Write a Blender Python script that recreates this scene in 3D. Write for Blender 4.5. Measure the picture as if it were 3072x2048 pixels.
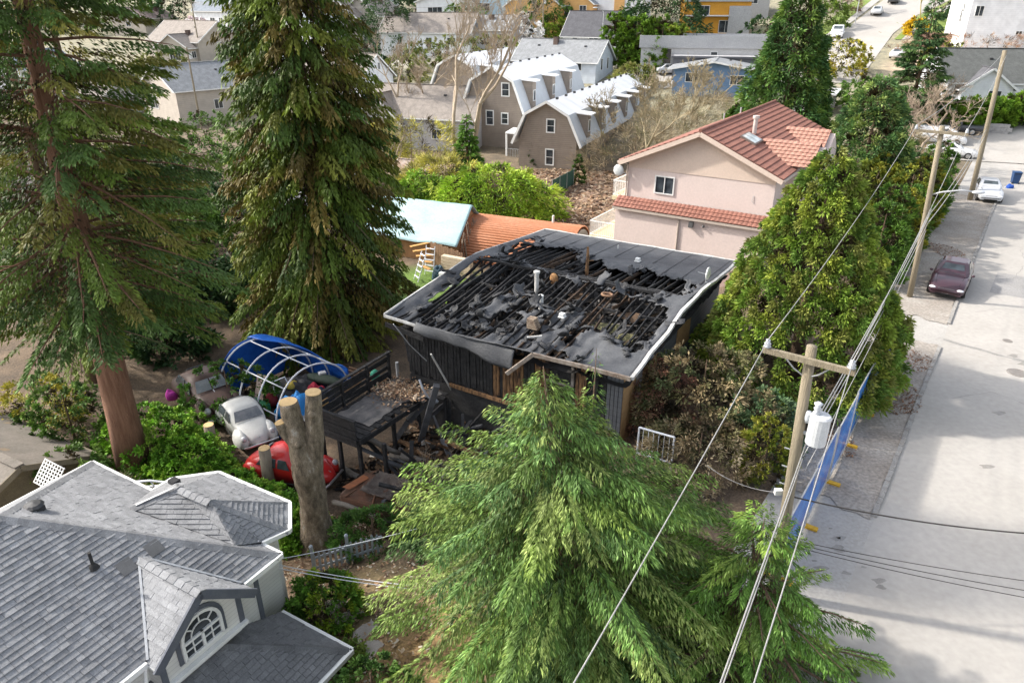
import bpy, math, random
import numpy as np
from mathutils import Vector, Matrix
for o in list(bpy.data.objects): bpy.data.objects.remove(o)
scene = bpy.context.scene
col = scene.collection
R = math.radians
# ------------------------------------------------------------------ camera
CAM_H, PITCH, FPX, CX, CY = 14.0, R(25.5), 2130.0, 1536.0, 1024.0
cd = bpy.data.cameras.new('camera'); cam = bpy.data.objects.new('camera', cd); col.objects.link(cam)
cd.sensor_width = 36.0; cd.lens = 36.0*FPX/3072.0; cd.clip_start = 0.3; cd.clip_end = 2000.0
cam.location = (0, 0, CAM_H); cam.rotation_euler = (R(90)-PITCH, 0, 0)
scene.camera = cam
scene.render.resolution_x, scene.render.resolution_y = 1024, 682
# ------------------------------------------------------------------ sky and sun
SUN_FROM = Vector((-0.97, 0.25, 0.0)).normalized(); SUN_EL = R(37)
w = bpy.data.worlds.new('World'); scene.world = w; w.use_nodes = True
nt = w.node_tree; bg = nt.nodes['Background']
sky = nt.nodes.new('ShaderNodeTexSky'); sky.sky_type = 'NISHITA'; sky.sun_disc = False
sky.sun_elevation = SUN_EL; sky.sun_rotation = math.atan2(SUN_FROM.x, SUN_FROM.y)
sky.air_density = 1.0; sky.dust_density = 3.0; sky.ozone_density = 1.0
hs = nt.nodes.new('ShaderNodeHueSaturation'); hs.inputs['Saturation'].default_value = 0.42   # thin high cloud
nt.links.new(sky.outputs[0], hs.inputs['Color']); nt.links.new(hs.outputs[0], bg.inputs[0]); bg.inputs[1].default_value = 0.15
ld = bpy.data.lights.new('sun', 'SUN'); sun = bpy.data.objects.new('sun', ld); col.objects.link(sun)
ld.energy = 2.25; ld.angle = R(2.0); ld.color = (1.0, 0.94, 0.85)
sdir = Vector((SUN_FROM.x*math.cos(SUN_EL), SUN_FROM.y*math.cos(SUN_EL), math.sin(SUN_EL)))
sun.rotation_euler = sdir.to_track_quat('Z', 'Y').to_euler(); sun.location = sdir*60
vs = scene.view_settings
vs.view_transform = 'Standard'; vs.look = 'None'; vs.exposure = 1.32; vs.gamma = 1.0; vs.use_curve_mapping = False
# ------------------------------------------------------------------ pixel -> place
_c, _s = math.cos(PITCH), math.sin(PITCH)
def ray(px, py):
    u = (px-CX)/FPX; v = (CY-py)/FPX
    return (u, _c+v*_s, -_s+v*_c)
def P(px, py, z=0.0):                      # where the pixel's ray meets height z
    d = ray(px, py); t = (z-CAM_H)/d[2]
    return Vector((d[0]*t, d[1]*t, z))
def Yp(px, py, y):                         # where it meets distance y
    d = ray(px, py); t = y/d[1]
    return Vector((d[0]*t, y, CAM_H+d[2]*t))
def sstep(a, b, x):
    t = min(1.0, max(0.0, (x-a)/(b-a))); return t*t*(3-2*t)
RB = R(35.5); RU = Vector((math.sin(RB), math.cos(RB), 0)); RL = Vector((-math.cos(RB), math.sin(RB), 0))
KERB = Vector((10.97, 17.05, 0))
def road_uw(x, y):
    dx, dy = x-KERB.x, y-KERB.y
    return dx*RU.x+dy*RU.y, dx*RL.x+dy*RL.y
def RW(u, w_, z=0.0):                      # road frame -> world
    q = KERB+RU*u+RL*w_; return Vector((q.x, q.y, z))
def g(x, y):                               # ground height
    u, w_ = road_uw(x, y)
    h = -2.0*sstep(6.5, 15.5, w_)
    s_ = y+0.45*x
    r = s_-76
    if r > 0: h += 0.15*(r-12*(1-math.exp(-r/12)))*1.12
    if s_ > 250: h = min(h, 30+0.02*(s_-250))
    return h
def G(px, py):                             # where the pixel's ray meets the ground
    d = ray(px, py); lo = 2.0; t = 5.0
    while t < 900:
        if CAM_H+d[2]*t < g(d[0]*t, d[1]*t): break
        lo = t; t *= 1.02
    hi = t
    for _ in range(30):
        m = (lo+hi)/2
        if CAM_H+d[2]*m < g(d[0]*m, d[1]*m): hi = m
        else: lo = m
    return Vector((d[0]*lo, d[1]*lo, g(d[0]*lo, d[1]*lo)))
def on(x, y, dz=0.0): return Vector((x, y, g(x, y)+dz))
# ------------------------------------------------------------------ materials
MATS = {}
def node_mat(name):
    m = bpy.data.materials.new(name); m.use_nodes = True
    n = m.node_tree.nodes; b = n['Principled BSDF']; return m, n, m.node_tree.links, b
def mat(name, c1, c2=None, scale=3.0, rough=0.8, bump=0.0, bscale=30.0, c3=None, metal=0.0, detail=6.0, lo=0.35, hi=0.65, stretch=None, spec=0.4, fine=0.12, attr=False, coat=0.0):
    """two- or three-tone noise colour, fine grain, bump; attr multiplies a per-piece tint"""
    if name in MATS: return MATS[name]
    m, n, l, b = node_mat(name)
    tc = n.new('ShaderNodeTexCoord'); src = tc.outputs['Object']
    if stretch:
        mp = n.new('ShaderNodeMapping'); mp.inputs['Scale'].default_value = stretch
        l.new(src, mp.inputs['Vector']); src = mp.outputs[0]
    if c2 is None: c2 = tuple(x*0.82 for x in c1)
    t = n.new('ShaderNodeTexNoise'); t.inputs['Scale'].default_value = scale; t.inputs['Detail'].default_value = detail; t.inputs['Roughness'].default_value = 0.62
    l.new(src, t.inputs['Vector'])
    rp = n.new('ShaderNodeValToRGB'); e = rp.color_ramp.elements
    e[0].position, e[1].position = lo, hi; e[0].color = (*c1, 1); e[1].color = (*c2, 1)
    if c3 is not None:
        q = e.new(min(0.98, hi+0.12)); q.color = (*c3, 1)
    l.new(t.outputs['Fac'], rp.inputs['Fac']); out = rp.outputs['Color']
    if fine:
        t2 = n.new('ShaderNodeTexNoise'); t2.inputs['Scale'].default_value = scale*17; t2.inputs['Detail'].default_value = 3
        l.new(src, t2.inputs['Vector'])
        mr = n.new('ShaderNodeMapRange'); mr.inputs['To Min'].default_value = 1-fine*1.6; mr.inputs['To Max'].default_value = 1+fine*1.6
        mr.inputs['From Min'].default_value = 0.25; mr.inputs['From Max'].default_value = 0.75
        l.new(t2.outputs['Fac'], mr.inputs['Value'])
        mx = n.new('ShaderNodeVectorMath'); mx.operation = 'SCALE'
        l.new(out, mx.inputs[0]); l.new(mr.outputs[0], mx.inputs['Scale']); out = mx.outputs[0]
    if attr:
        a = n.new('ShaderNodeAttribute'); a.attribute_name = 'Col'
        mm = n.new('ShaderNodeVectorMath'); mm.operation = 'MULTIPLY'
        l.new(out, mm.inputs[0]); l.new(a.outputs['Color'], mm.inputs[1]); out = mm.outputs[0]
    l.new(out, b.inputs['Base Color'])
    b.inputs['Roughness'].default_value = rough; b.inputs['Metallic'].default_value = metal
    b.inputs['Specular IOR Level'].default_value = spec; b.inputs['Coat Weight'].default_value = coat
    if bump:
        t3 = n.new('ShaderNodeTexNoise'); t3.inputs['Scale'].default_value = bscale; t3.inputs['Detail'].default_value = 5
        l.new(src, t3.inputs['Vector'])
        bp = n.new('ShaderNodeBump'); bp.inputs['Strength'].default_value = bump; bp.inputs['Distance'].default_value = 0.05
        l.new(t3.outputs['Fac'], bp.inputs['Height']); l.new(bp.outputs[0], b.inputs['Normal'])
    MATS[name] = m; return m
def band_mat(name, c1, c2, period, axis='Z', rough=0.75, depth=0.03, var=0.1, sharp=0.12):
    """boards / standing seams / courses too small to pick apart: relief lines every `period` metres"""
    if name in MATS: return MATS[name]
    m, n, l, b = node_mat(name)
    tc = n.new('ShaderNodeTexCoord'); sp = n.new('ShaderNodeSeparateXYZ'); l.new(tc.outputs['Object'], sp.inputs[0])
    dv = n.new('ShaderNodeMath'); dv.operation = 'DIVIDE'; dv.inputs[1].default_value = period; l.new(sp.outputs[axis], dv.inputs[0])
    fr = n.new('ShaderNodeMath'); fr.operation = 'FRACT'; l.new(dv.outputs[0], fr.inputs[0])
    st = n.new('ShaderNodeMapRange'); st.inputs['From Min'].default_value = 0.0; st.inputs['From Max'].default_value = sharp
    l.new(fr.outputs[0], st.inputs['Value'])
    t = n.new('ShaderNodeTexNoise'); t.inputs['Scale'].default_value = 1.3; t.inputs['Detail'].default_value = 6; l.new(tc.outputs['Object'], t.inputs['Vector'])
    mr = n.new('ShaderNodeMapRange'); mr.inputs['To Min'].default_value = 1-var; mr.inputs['To Max'].default_value = 1+var; mr.inputs['From Min'].default_value = .3; mr.inputs['From Max'].default_value = .7
    l.new(t.outputs['Fac'], mr.inputs['Value'])
    mx = n.new('ShaderNodeMix'); mx.data_type = 'RGBA'; mx.inputs[6].default_value = (*c2, 1); mx.inputs[7].default_value = (*c1, 1); l.new(st.outputs[0], mx.inputs[0])
    sc = n.new('ShaderNodeVectorMath'); sc.operation = 'SCALE'; l.new(mx.outputs[2], sc.inputs[0]); l.new(mr.outputs[0], sc.inputs['Scale'])
    l.new(sc.outputs[0], b.inputs['Base Color']); b.inputs['Roughness'].default_value = rough
    bp = n.new('ShaderNodeBump'); bp.inputs['Strength'].default_value = 0.7; bp.inputs['Distance'].default_value = depth
    l.new(fr.outputs[0], bp.inputs['Height']); l.new(bp.outputs[0], b.inputs['Normal'])
    MATS[name] = m; return m
def leaf_mat(name, rough=0.6, trans=0.25):
    if name in MATS: return MATS[name]
    m, n, l, b = node_mat(name)
    a = n.new('ShaderNodeAttribute'); a.attribute_name = 'Col'
    l.new(a.outputs['Color'], b.inputs['Base Color']); b.inputs['Roughness'].default_value = rough; b.inputs['Specular IOR Level'].default_value = 0.25
    tr = n.new('ShaderNodeBsdfTranslucent'); l.new(a.outputs['Color'], tr.inputs['Color'])
    mx = n.new('ShaderNodeMixShader'); mx.inputs[0].default_value = trans
    l.new(b.outputs[0], mx.inputs[1]); l.new(tr.outputs[0], mx.inputs[2]); l.new(mx.outputs[0], n['Material Output'].inputs['Surface'])
    MATS[name] = m; return m
def glass_mat(name, c=(0.03, 0.035, 0.04), rough=0.08):
    if name in MATS: return MATS[name]
    m, n, l, b = node_mat(name)
    tc = n.new('ShaderNodeTexCoord'); t = n.new('ShaderNodeTexNoise'); t.inputs['Scale'].default_value = 1.7; l.new(tc.outputs['Object'], t.inputs['Vector'])
    rp = n.new('ShaderNodeValToRGB'); rp.color_ramp.elements[0].color = (*c, 1); rp.color_ramp.elements[1].color = (*[x*2.2 for x in c], 1)
    rp.color_ramp.elements[0].position = .4; rp.color_ramp.elements[1].position = .65
    l.new(t.outputs['Fac'], rp.inputs['Fac']); l.new(rp.outputs[0], b.inputs['Base Color'])
    b.inputs['Roughness'].default_value = rough; b.inputs['Specular IOR Level'].default_value = 0.6
    MATS[name] = m; return m
GLASS = glass_mat('window_glass'); CARGLASS = glass_mat('car_glass', (0.045, 0.055, 0.06), 0.06)
WHITE = mat('white_paint', (0.78, 0.78, 0.76), (0.68, 0.68, 0.66), 2.0, 0.55, fine=0.05)
BLACK = mat('black_rubber', (0.02, 0.02, 0.02), (0.035, 0.034, 0.032), 6, 0.85)
CHROME = mat('dull_chrome', (0.55, 0.55, 0.56), (0.4, 0.4, 0.4), 4, 0.3, metal=0.8)
METAL = mat('galvanised_metal', (0.5, 0.51, 0.52), (0.38, 0.39, 0.4), 4, 0.5, metal=0.5)
CHAR = mat('charred_wood', (0.010, 0.010, 0.011), (0.035, 0.034, 0.035), 5, 0.75, bump=0.8, bscale=22, c3=(0.10, 0.095, 0.09), stretch=(1, 1, 1))
WOODRAW = mat('raw_plywood', (0.42, 0.26, 0.12), (0.34, 0.20, 0.09), 2.5, 0.8, stretch=(1, 1, 4))
# ------------------------------------------------------------------ mesh builder
def finish(o, parent, label=None, kind=None):
    if parent is not None: o.parent = parent
    if label: o['label'] = label
    if kind: o['kind'] = kind
    col.objects.link(o); return o
class MB:
    def __init__(s): s.v = []; s.f = []; s.c = []
    def add(s, vs_, fs, tint=1.0):
        b = len(s.v); s.v += [tuple(q) for q in vs_]; s.f += [tuple(b+i for i in q) for q in fs]
        t = (tint,)*3 if isinstance(tint, (int, float)) else tint
        s.c += [t]*len(vs_); return s
    def box(s, a, b, tint=1.0):
        x0, y0, z0 = a; x1, y1, z1 = b
        return s.add([(x0,y0,z0),(x1,y0,z0),(x1,y1,z0),(x0,y1,z0),(x0,y0,z1),(x1,y0,z1),(x1,y1,z1),(x0,y1,z1)],
                     [(0,3,2,1),(4,5,6,7),(0,1,5,4),(1,2,6,5),(2,3,7,6),(3,0,4,7)], tint)
    def beam(s, p, q, w_=0.1, h=0.1, up=(0,0,1), tint=1.0):
        p, q = Vector(p), Vector(q); d = (q-p).normalized(); up = Vector(up)
        x = d.cross(up)
        if x.length < 1e-4: x = d.cross(Vector((1,0,0)))
        x.normalize(); y = x.cross(d); x *= w_/2; y *= h/2
        return s.add([p-x-y,p+x-y,p+x+y,p-x+y,q-x-y,q+x-y,q+x+y,q-x+y],
                     [(0,3,2,1),(4,5,6,7),(0,1,5,4),(1,2,6,5),(2,3,7,6),(3,0,4,7)], tint)
    def poly(s, pts, tint=1.0): return s.add(pts, [tuple(range(len(pts)))], tint)
    def prism(s, pts, vec, tint=1.0):       # closed polygon swept along vec
        pts = [Vector(q) for q in pts]; vec = Vector(vec); n = len(pts)
        fs = [tuple(range(n-1, -1, -1)), tuple(range(n, 2*n))]+[(i, (i+1) % n, n+(i+1) % n, n+i) for i in range(n)]
        return s.add(pts+[q+vec for q in pts], fs, tint)
    def slab(s, pts, th, tint=1.0):         # thick panel: polygon thickened down its normal
        pts = [Vector(q) for q in pts]; nrm = (pts[1]-pts[0]).cross(pts[2]-pts[0]).normalized()
        if nrm.z < 0: pts.reverse(); nrm = -nrm
        return s.prism([q-nrm*th for q in pts], nrm*th, tint)
    def tube(s, pts, rad, n=6, cap=True, tint=1.0):
        pts = [Vector(q) for q in pts]; m = len(pts)
        if not isinstance(rad, (list, tuple)): rad = [rad]*m
        vs_ = []; ref = None
        for i in range(m):
            d = (pts[min(i+1, m-1)]-pts[max(i-1, 0)])
            d = d.normalized() if d.length > 1e-9 else Vector((0,0,1))
            if ref is None: ref = Vector((1,0,0)) if abs(d.x) < 0.8 else Vector((0,1,0))
            x = (ref-d*ref.dot(d)).normalized(); ref = x; y = d.cross(x)
            for k in range(n):
                a = 2*math.pi*k/n; vs_.append(pts[i]+(x*math.cos(a)+y*math.sin(a))*rad[i])
        fs = [(i*n+k, i*n+(k+1) % n, (i+1)*n+(k+1) % n, (i+1)*n+k) for i in range(m-1) for k in range(n)]
        if cap: fs += [tuple(range(n-1, -1, -1)), tuple((m-1)*n+k for k in range(n))]
        return s.add(vs_, fs, tint)
    def ell(s, c, r, n=12, m=8, a0=-1.0, a1=1.0, tint=1.0):   # (part of an) ellipsoid, latitudes a0..a1 in units of 90 deg
        vs_ = []
        for i in range(m+1):
            t = (a0+(a1-a0)*i/m)*math.pi/2
            for k in range(n):
                p = 2*math.pi*k/n; vs_.append((c[0]+r[0]*math.cos(t)*math.cos(p), c[1]+r[1]*math.cos(t)*math.sin(p), c[2]+r[2]*math.sin(t)))
        return s.add(vs_, [(i*n+k, i*n+(k+1) % n, (i+1)*n+(k+1) % n, (i+1)*n+k) for i in range(m) for k in range(n)], tint)
    def grid(s, fn, nu, nv, tint=1.0):
        vs_ = [fn(i/nu, j/nv) for j in range(nv+1) for i in range(nu+1)]
        return s.add(vs_, [(j*(nu+1)+i, j*(nu+1)+i+1, (j+1)*(nu+1)+i+1, (j+1)*(nu+1)+i) for j in range(nv) for i in range(nu)], tint)
    def mesh(s, name, m, smooth=False, tint=False):
        me = bpy.data.meshes.new(name); me.from_pydata(s.v, [], s.f); me.materials.append(m)
        if smooth: me.polygons.foreach_set('use_smooth', [True]*len(me.polygons))
        if tint:
            a = me.color_attributes.new('Col', 'FLOAT_COLOR', 'POINT')
            a.data.foreach_set('color', np.array([(*c, 1.0) for c in s.c], dtype=np.float32).ravel())
        return me
    def build(s, name, m, parent=None, smooth=False, label=None, kind=None, tint=False):
        return finish(bpy.data.objects.new(name, s.mesh(name, m, smooth, tint)), parent, label, kind)
def bevel(o, wdt=0.02, seg=2):
    b = o.modifiers.new('bevel', 'BEVEL'); b.width = wdt; b.segments = seg; b.limit_method = 'ANGLE'; return o
def tag(o, label, cat, group=None):
    o['label'] = label; o['category'] = cat
    if group: o['group'] = group
    return o
def thing(name, label, cat, loc=(0,0,0), rz=0.0, group=None):
    o = bpy.data.objects.new(name, None); o.empty_display_size = 0.3; o.location = loc; o.rotation_euler = (0, 0, rz)
    col.objects.link(o); return tag(o, label, cat, group)
def struct(o): o['kind'] = 'structure'; return o
def copy_tree(o, parent=None):
    c = o.copy(); col.objects.link(c)
    if parent is not None: c.parent = parent; c.matrix_parent_inverse = o.matrix_parent_inverse
    for ch in list(o.children): copy_tree(ch, c)
    return c
def bearing(b): return -R(b)               # rotation whose local +Y points along compass bearing b (0 = +Y)
def quads_mesh(name, V, C, m, parent=None, kind=None, label=None):
    """V (n,4,3) float, C (n,3): one mesh of n quads with a per-quad tint"""
    n = len(V); me = bpy.data.meshes.new(name)
    me.vertices.add(n*4); me.vertices.foreach_set('co', np.ascontiguousarray(V, dtype=np.float32).ravel())
    me.loops.add(n*4); me.loops.foreach_set('vertex_index', np.arange(n*4, dtype=np.int32))
    me.polygons.add(n); me.polygons.foreach_set('loop_start', np.arange(0, n*4, 4, dtype=np.int32)); me.polygons.foreach_set('loop_total', np.full(n, 4, dtype=np.int32))
    me.update(calc_edges=True)
    a = me.color_attributes.new('Col', 'FLOAT_COLOR', 'POINT')
    cc = np.ones((n, 4, 4), dtype=np.float32); cc[:, :, :3] = C[:, None, :]
    a.data.foreach_set('color', cc.ravel()); me.materials.append(m)
    return finish(bpy.data.objects.new(name, me), parent, label, kind)
# ================================================================== ground, road, pavements
random.seed(7)
rng = np.random.default_rng(11)
def lerp(a, b, t): return a+(b-a)*t
ZONES = []   # (centre x, y, radius, colour) soft patches of ground cover
def zone(px, py, r, c, ry=None):
    q = G(px, py); ZONES.append((q.x, q.y, r, ry or r, c))
zone(1690, 590, 13, (0.27, 0.185, 0.135)); zone(1560, 650, 7, (0.25, 0.17, 0.12))
zone(1290, 850, 4.2, (0.10, 0.17, 0.03)); zone(1230, 900, 3, (0.09, 0.15, 0.03))
zone(1180, 1950, 3.0, (0.22, 0.15, 0.075)); zone(1080, 1800, 2.2, (0.15, 0.115, 0.06)); zone(930, 1640, 2.6, (0.24, 0.17, 0.11))
zone(1000, 1400, 4, (0.10, 0.075, 0.055)); zone(1300, 1350, 4.5, (0.075, 0.055, 0.04)); zone(820, 1350, 4, (0.12, 0.09, 0.065))
zone(2850, 690, 3.2, (0.22, 0.21, 0.07)); zone(2450, 100, 10, (0.20, 0.28, 0.07)); zone(2820, 70, 9, (0.22, 0.27, 0.09)); zone(2900, 110, 7, (0.20, 0.26, 0.08))
zone(2830, 190, 9, (0.45, 0.36, 0.27)); zone(3040, 200, 9, (0.42, 0.33, 0.24)); zone(2400, 260, 6, (0.3, 0.28, 0.24))
zone(1230, 160, 12, (0.36, 0.35, 0.32)); zone(1560, 90, 14, (0.22, 0.25, 0.09)); zone(1900, 200, 9, (0.32, 0.31, 0.28))
def gcol(x, y):
    s_ = y+0.45*x
    far = sstep(70, 110, s_)
    c = [lerp(a, b, far) for a, b in zip((0.135, 0.10, 0.07), (0.25, 0.235, 0.17))]
    for zx, zy, rx, ry, zc in ZONES:
        d = math.hypot((x-zx)/rx, (y-zy)/ry)
        if d < 1.0:
            k = sstep(1.0, 0.55, d); c = [lerp(a, b, k) for a, b in zip(c, zc)]
    return c
def axis(a, b, step, outer_a, outer_b):
    xs = list(np.arange(a, b+1e-6, step)); st = step
    while xs[-1] < outer_b: st *= 1.25; xs.append(xs[-1]+st)
    st = step
    while xs[0] > outer_a: st *= 1.25; xs.insert(0, xs[0]-st)
    return xs
gx = axis(-40, 70, 0.75, -420, 520); gy = axis(2, 110, 0.75, -60, 700)
mb = MB()
for yy in gy:
    for xx in gx:
        u_, w_ = road_uw(xx, yy)
        bump = 0.0 if (w_ < 3.4) else 0.07*math.sin(xx*1.7+2*math.sin(yy*0.9))*math.cos(yy*1.3+xx*0.4)
        mb.v.append((xx, yy, g(xx, yy)+bump-(0.06 if w_ < 3.2 else 0))); mb.c.append(gcol(xx, yy))
nx = len(gx)
mb.f = [(j*nx+i, j*nx+i+1, (j+1)*nx+i+1, (j+1)*nx+i) for j in range(len(gy)-1) for i in range(nx-1)]
GROUND = mat('ground_soil', (0.72, 0.72, 0.72), (1.25, 1.2, 1.1), 0.9, 0.95, bump=0.8, bscale=9, c3=(1.7, 1.5, 1.3), fine=0.3, attr=True)
struct(mb.build('ground', GROUND, smooth=True, tint=True))

ROAD = mat('weathered_asphalt', (0.355, 0.333, 0.303), (0.40, 0.377, 0.347), 0.28, 0.9, bump=0.08, bscale=90, fine=0.05, detail=9, c3=(.365, .343, .315))
CONC = mat('old_concrete', (0.40, 0.38, 0.355), (0.34, 0.325, 0.30), 0.6, 0.9, bump=0.15, bscale=40, c3=(0.29, 0.27, 0.24), fine=0.08)
GRAVEL = mat('gravel_shoulder', (0.27, 0.235, 0.20), (0.36, 0.33, 0.295), 0.55, 0.95, bump=0.4, bscale=35, c3=(0.41, 0.385, 0.35), fine=0.2)
def strip(name, u0, u1, w0, w1, z, m, nu=30, nw=4, wav=0.0):
    b = MB()
    def f(i, j):
        u_ = lerp(u0, u1, i); ww = lerp(w0, w1, j)
        if wav and 0 < i < 1: ww += wav*(math.sin(u_*1.3)+0.6*math.sin(u_*3.1+1)+0.4*math.sin(u_*7.3))*(1 if j == 1 else 0.5 if j == 0 else 0)
        if wav: u_ += (-1 if i == 0 else 1 if i == 1 else 0)*(.18*math.sin(ww*3.1)+.12*math.sin(ww*7+1)+.1)
        q = RW(u_, ww); return (q.x, q.y, g(q.x, q.y)+z)
    b.grid(f, nu, nw); return struct(b.build(name, m))
road = strip('road', -22, 73, -30, 0.02, -0.02, ROAD, 120, 40)
strip('pavement', -22, 62, 0.02, 3.0, -0.016, CONC, 60, 3)
strip('gravel_verge', 0.05, 14.3, 0.12, 2.95, 0.012, GRAVEL, 60, 14, 0.06)
strip('gravel_verge', 17.6, 47, 0.12, 3.4, 0.012, GRAVEL, 80, 14, 0.09)
for (a, b_) in ((0.0, 14.4), (17.5, 47)):                 # low worn kerb lip along both verges
    k = MB(); n = int((b_-a)/0.35)
    for i in range(n):
        ua, ub = a+(b_-a)*i/n, a+(b_-a)*(i+1)/n-0.012
        j = random.uniform(-0.012, 0.012)
        k.beam(RW(ua, 0.06+j, 0.012), RW(ub, 0.06+j*0.3, 0.012), 0.15, 0.085+random.uniform(-.02, .015))
    struct(k.build('kerb', mat('kerb_concrete', (0.25, 0.23, 0.21), (0.34, 0.33, 0.31), 2.5, 0.95, bump=0.4, fine=0.2)))
def ring(m_, px, py, r, name, label):                      # manhole covers
    q = P(px, py, 0); b = MB(); b.tube([(0,0,-0.06), (0,0,-.012)], r, 20)
    for i in range(5): b.box((-r*0.8, -r*0.7+i*r*0.33, -.012), (r*0.8, -r*0.64+i*r*0.33, -.006))
    t = thing(name, label, 'manhole', (q.x, q.y, 0)); b.build('cover', m_, t)
    rr = MB(); rr.tube([(r*1.12*math.cos(a), r*1.12*math.sin(a), -0.035) for a in np.linspace(0, 2*math.pi, 25)], 0.03, 5, cap=False); rr.build('frame', m_, t)
ring(mat('iron_cover', (0.2, 0.18, 0.16), (0.26, 0.24, 0.22), 5, 0.7), 3053, 1117, 0.34, 'manhole_cover', 'round iron manhole cover in the asphalt, the larger of two')
ring(MATS['iron_cover'], 3023, 1021, 0.17, 'valve_cover', 'small round iron valve cover in the asphalt')
# cracks, tar seams and stains in the road surface, thin sheets on it
def crack(pts, w_, m_, z=-.0165, name='crack', sd=0):
    rr = random.Random(sd); b = MB(); P2 = []
    for i in range(len(pts)-1):
        a, c_ = pts[i], pts[i+1]; n_ = max(2, int(math.dist(a, c_)/.3))
        for k in range(n_): t_ = k/n_; P2.append((lerp(a[0], c_[0], t_)+rr.gauss(0, .035), lerp(a[1], c_[1], t_)+rr.gauss(0, .035)))
    P2.append(pts[-1])
    for i in range(len(P2)-1):
        p, q = RW(*P2[i], z), RW(*P2[i+1], z); d = (q-p).normalized(); s_ = Vector((-d.y, d.x, 0))*w_*.5*rr.uniform(.5, 1.3); b.add([p-s_, p+s_, q+s_, q-s_], [(0, 3, 2, 1)])
    return b.build(name, m_, road)
TAR = mat('tar_seam', (.23, .22, .205), (.29, .28, .265), 2, .85); OIL = mat('oil_stain', (.22, .205, .185), (.29, .275, .255), 3, .8); PATCH = mat('asphalt_patch', (.27, .26, .25), (.31, .30, .29), .8, .9, bump=.2, bscale=60)
crack([(15.4, 0), (14.9, -3), (15.2, -7), (14.8, -14)], .22, TAR, sd=1);
crack([(9.5, -1.0), (11, -2.2), (10.6, -3.4), (12, -5.2), (11.4, -8)], .025, TAR, sd=4); crack([(20, -.8), (21.4, -2), (21, -4.4), (23, -6.5)], .03, TAR, sd=5); crack([(-6, 1.2), (-3, 1.15), (-.2, 1.1)], .025, TAR, sd=6); crack([(-5, -4.6), (-3.4, -5.4), (-1, -5.2), (2, -6.4), (6, -6.2)], .02, TAR, sd=7); crack([(26, -2), (30, -2.6), (33, -2.2), (38, -3.2)], .04, TAR, sd=8)
for k in range(16):
    rr = random.Random(k); u_, ww, r_ = (rr.uniform(-3.5, -1.2), rr.uniform(-.9, 1.1), rr.uniform(.03, .16)) if k < 10 else (rr.uniform(2, 30), rr.uniform(-6, -1), rr.uniform(.05, .2)); q = RW(u_, ww, -.0135 if ww > 0 else -.0165); b = MB()
    b.poly([(q.x+r_*(1+.4*math.sin(3*a+k))*math.cos(a)*1.5, q.y+r_*(1+.3*math.sin(2*a+k))*math.sin(a), q.z) for a in np.linspace(0, 2*math.pi, 13)[:-1]]); b.build('oil_stain', OIL, road)
b = MB(); b.poly([RW(23.5, -1.2, -.0168), RW(27.5, -1.3, -.0168), RW(27.4, -3.1, -.0168), RW(23.6, -3.0, -.0168)]); b.build('asphalt_patch', PATCH, road)
def drape(name, left, right, m, z=0.05, n=8):
    L = [G(*q) for q in left]; Rr = [G(*q) for q in right]; b = MB()
    def along(ps, t):
        k = min(int(t*(len(ps)-1)), len(ps)-2); f = t*(len(ps)-1)-k; return ps[k].lerp(ps[k+1], f)
    def f(i, j):
        q = along(L, j).lerp(along(Rr, j), i); return (q.x, q.y, g(q.x, q.y)+z)
    b.grid(f, 4, n*(len(left)-1)); return struct(b.build(name, m))
drape('side_street', [(2330, 250), (2453, 146), (2572, 62), (2650, 2)], [(2570, 250), (2680, 101), (2752, 46), (2850, 2)], ROAD, 0.06)
drape('sidewalk', [(2415, 150), (2540, 63), (2615, 2)], [(2440, 150), (2562, 63), (2640, 2)], CONC, 0.09)
drape('sidewalk', [(2705, 120), (2780, 50), (2870, 2)], [(2725, 120), (2800, 50), (2895, 2)], CONC, 0.09)
GRASS = mat('verge_grass', (.13, .20, .035), (.20, .25, .06), 1.2, .95, bump=.5, c3=(.28, .28, .10), fine=.25)
drape('grass_verge', [(2360, 165), (2470, 75), (2565, 2)], [(2414, 150), (2539, 63), (2614, 2)], GRASS, 0.07); drape('grass_verge', [(2682, 120), (2757, 50), (2852, 2)], [(2704, 120), (2779, 50), (2869, 2)], GRASS, 0.08); drape('grass_verge', [(2728, 112), (2803, 48), (2900, 2)], [(2860, 112), (2880, 48), (2960, 2)], GRASS, 0.05)
drape('cul_de_sac', [(2850, 480), (2840, 330)], [(3200, 500), (3150, 330)], ROAD, 0.045)
drape('back_street', [(700, 240), (1040, 195), (1250, 165), (1420, 135)], [(760, 205), (1040, 168), (1240, 140), (1420, 112)], ROAD, 0.05)
drape('driveway', [(1145, 640), (1150, 595)], [(1245, 640), (1240, 595)], CONC, 0.03)
drape('parking_lot', [(1880, 262), (1900, 205)], [(2100, 270), (2080, 205)], ROAD, 0.05)
# stepping stones in the near garden
for i, (px, py) in enumerate([(1005, 1825), (1050, 1862), (1100, 1905), (1118, 1960)]):
    q = G(px, py); b = MB(); rr = 0.34
    b.prism([(rr*(1+0.12*math.sin(3*a+i))*math.cos(a)*1.15, rr*(1+0.1*math.cos(2*a+i))*math.sin(a), -0.06) for a in np.linspace(0, 2*math.pi, 9)[:-1]], (0, 0, 0.12))
    o = b.build('stepping_stone', mat('paving_stone', (0.26, 0.23, 0.20), (0.33, 0.30, 0.27), 3, 0.9, bump=0.4)); o.location = q; o.rotation_euler.z = i*0.7
    tag(o, 'flat grey stepping stone set in the brown garden soil', 'stone', 'stepping stones in the near garden')
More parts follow.
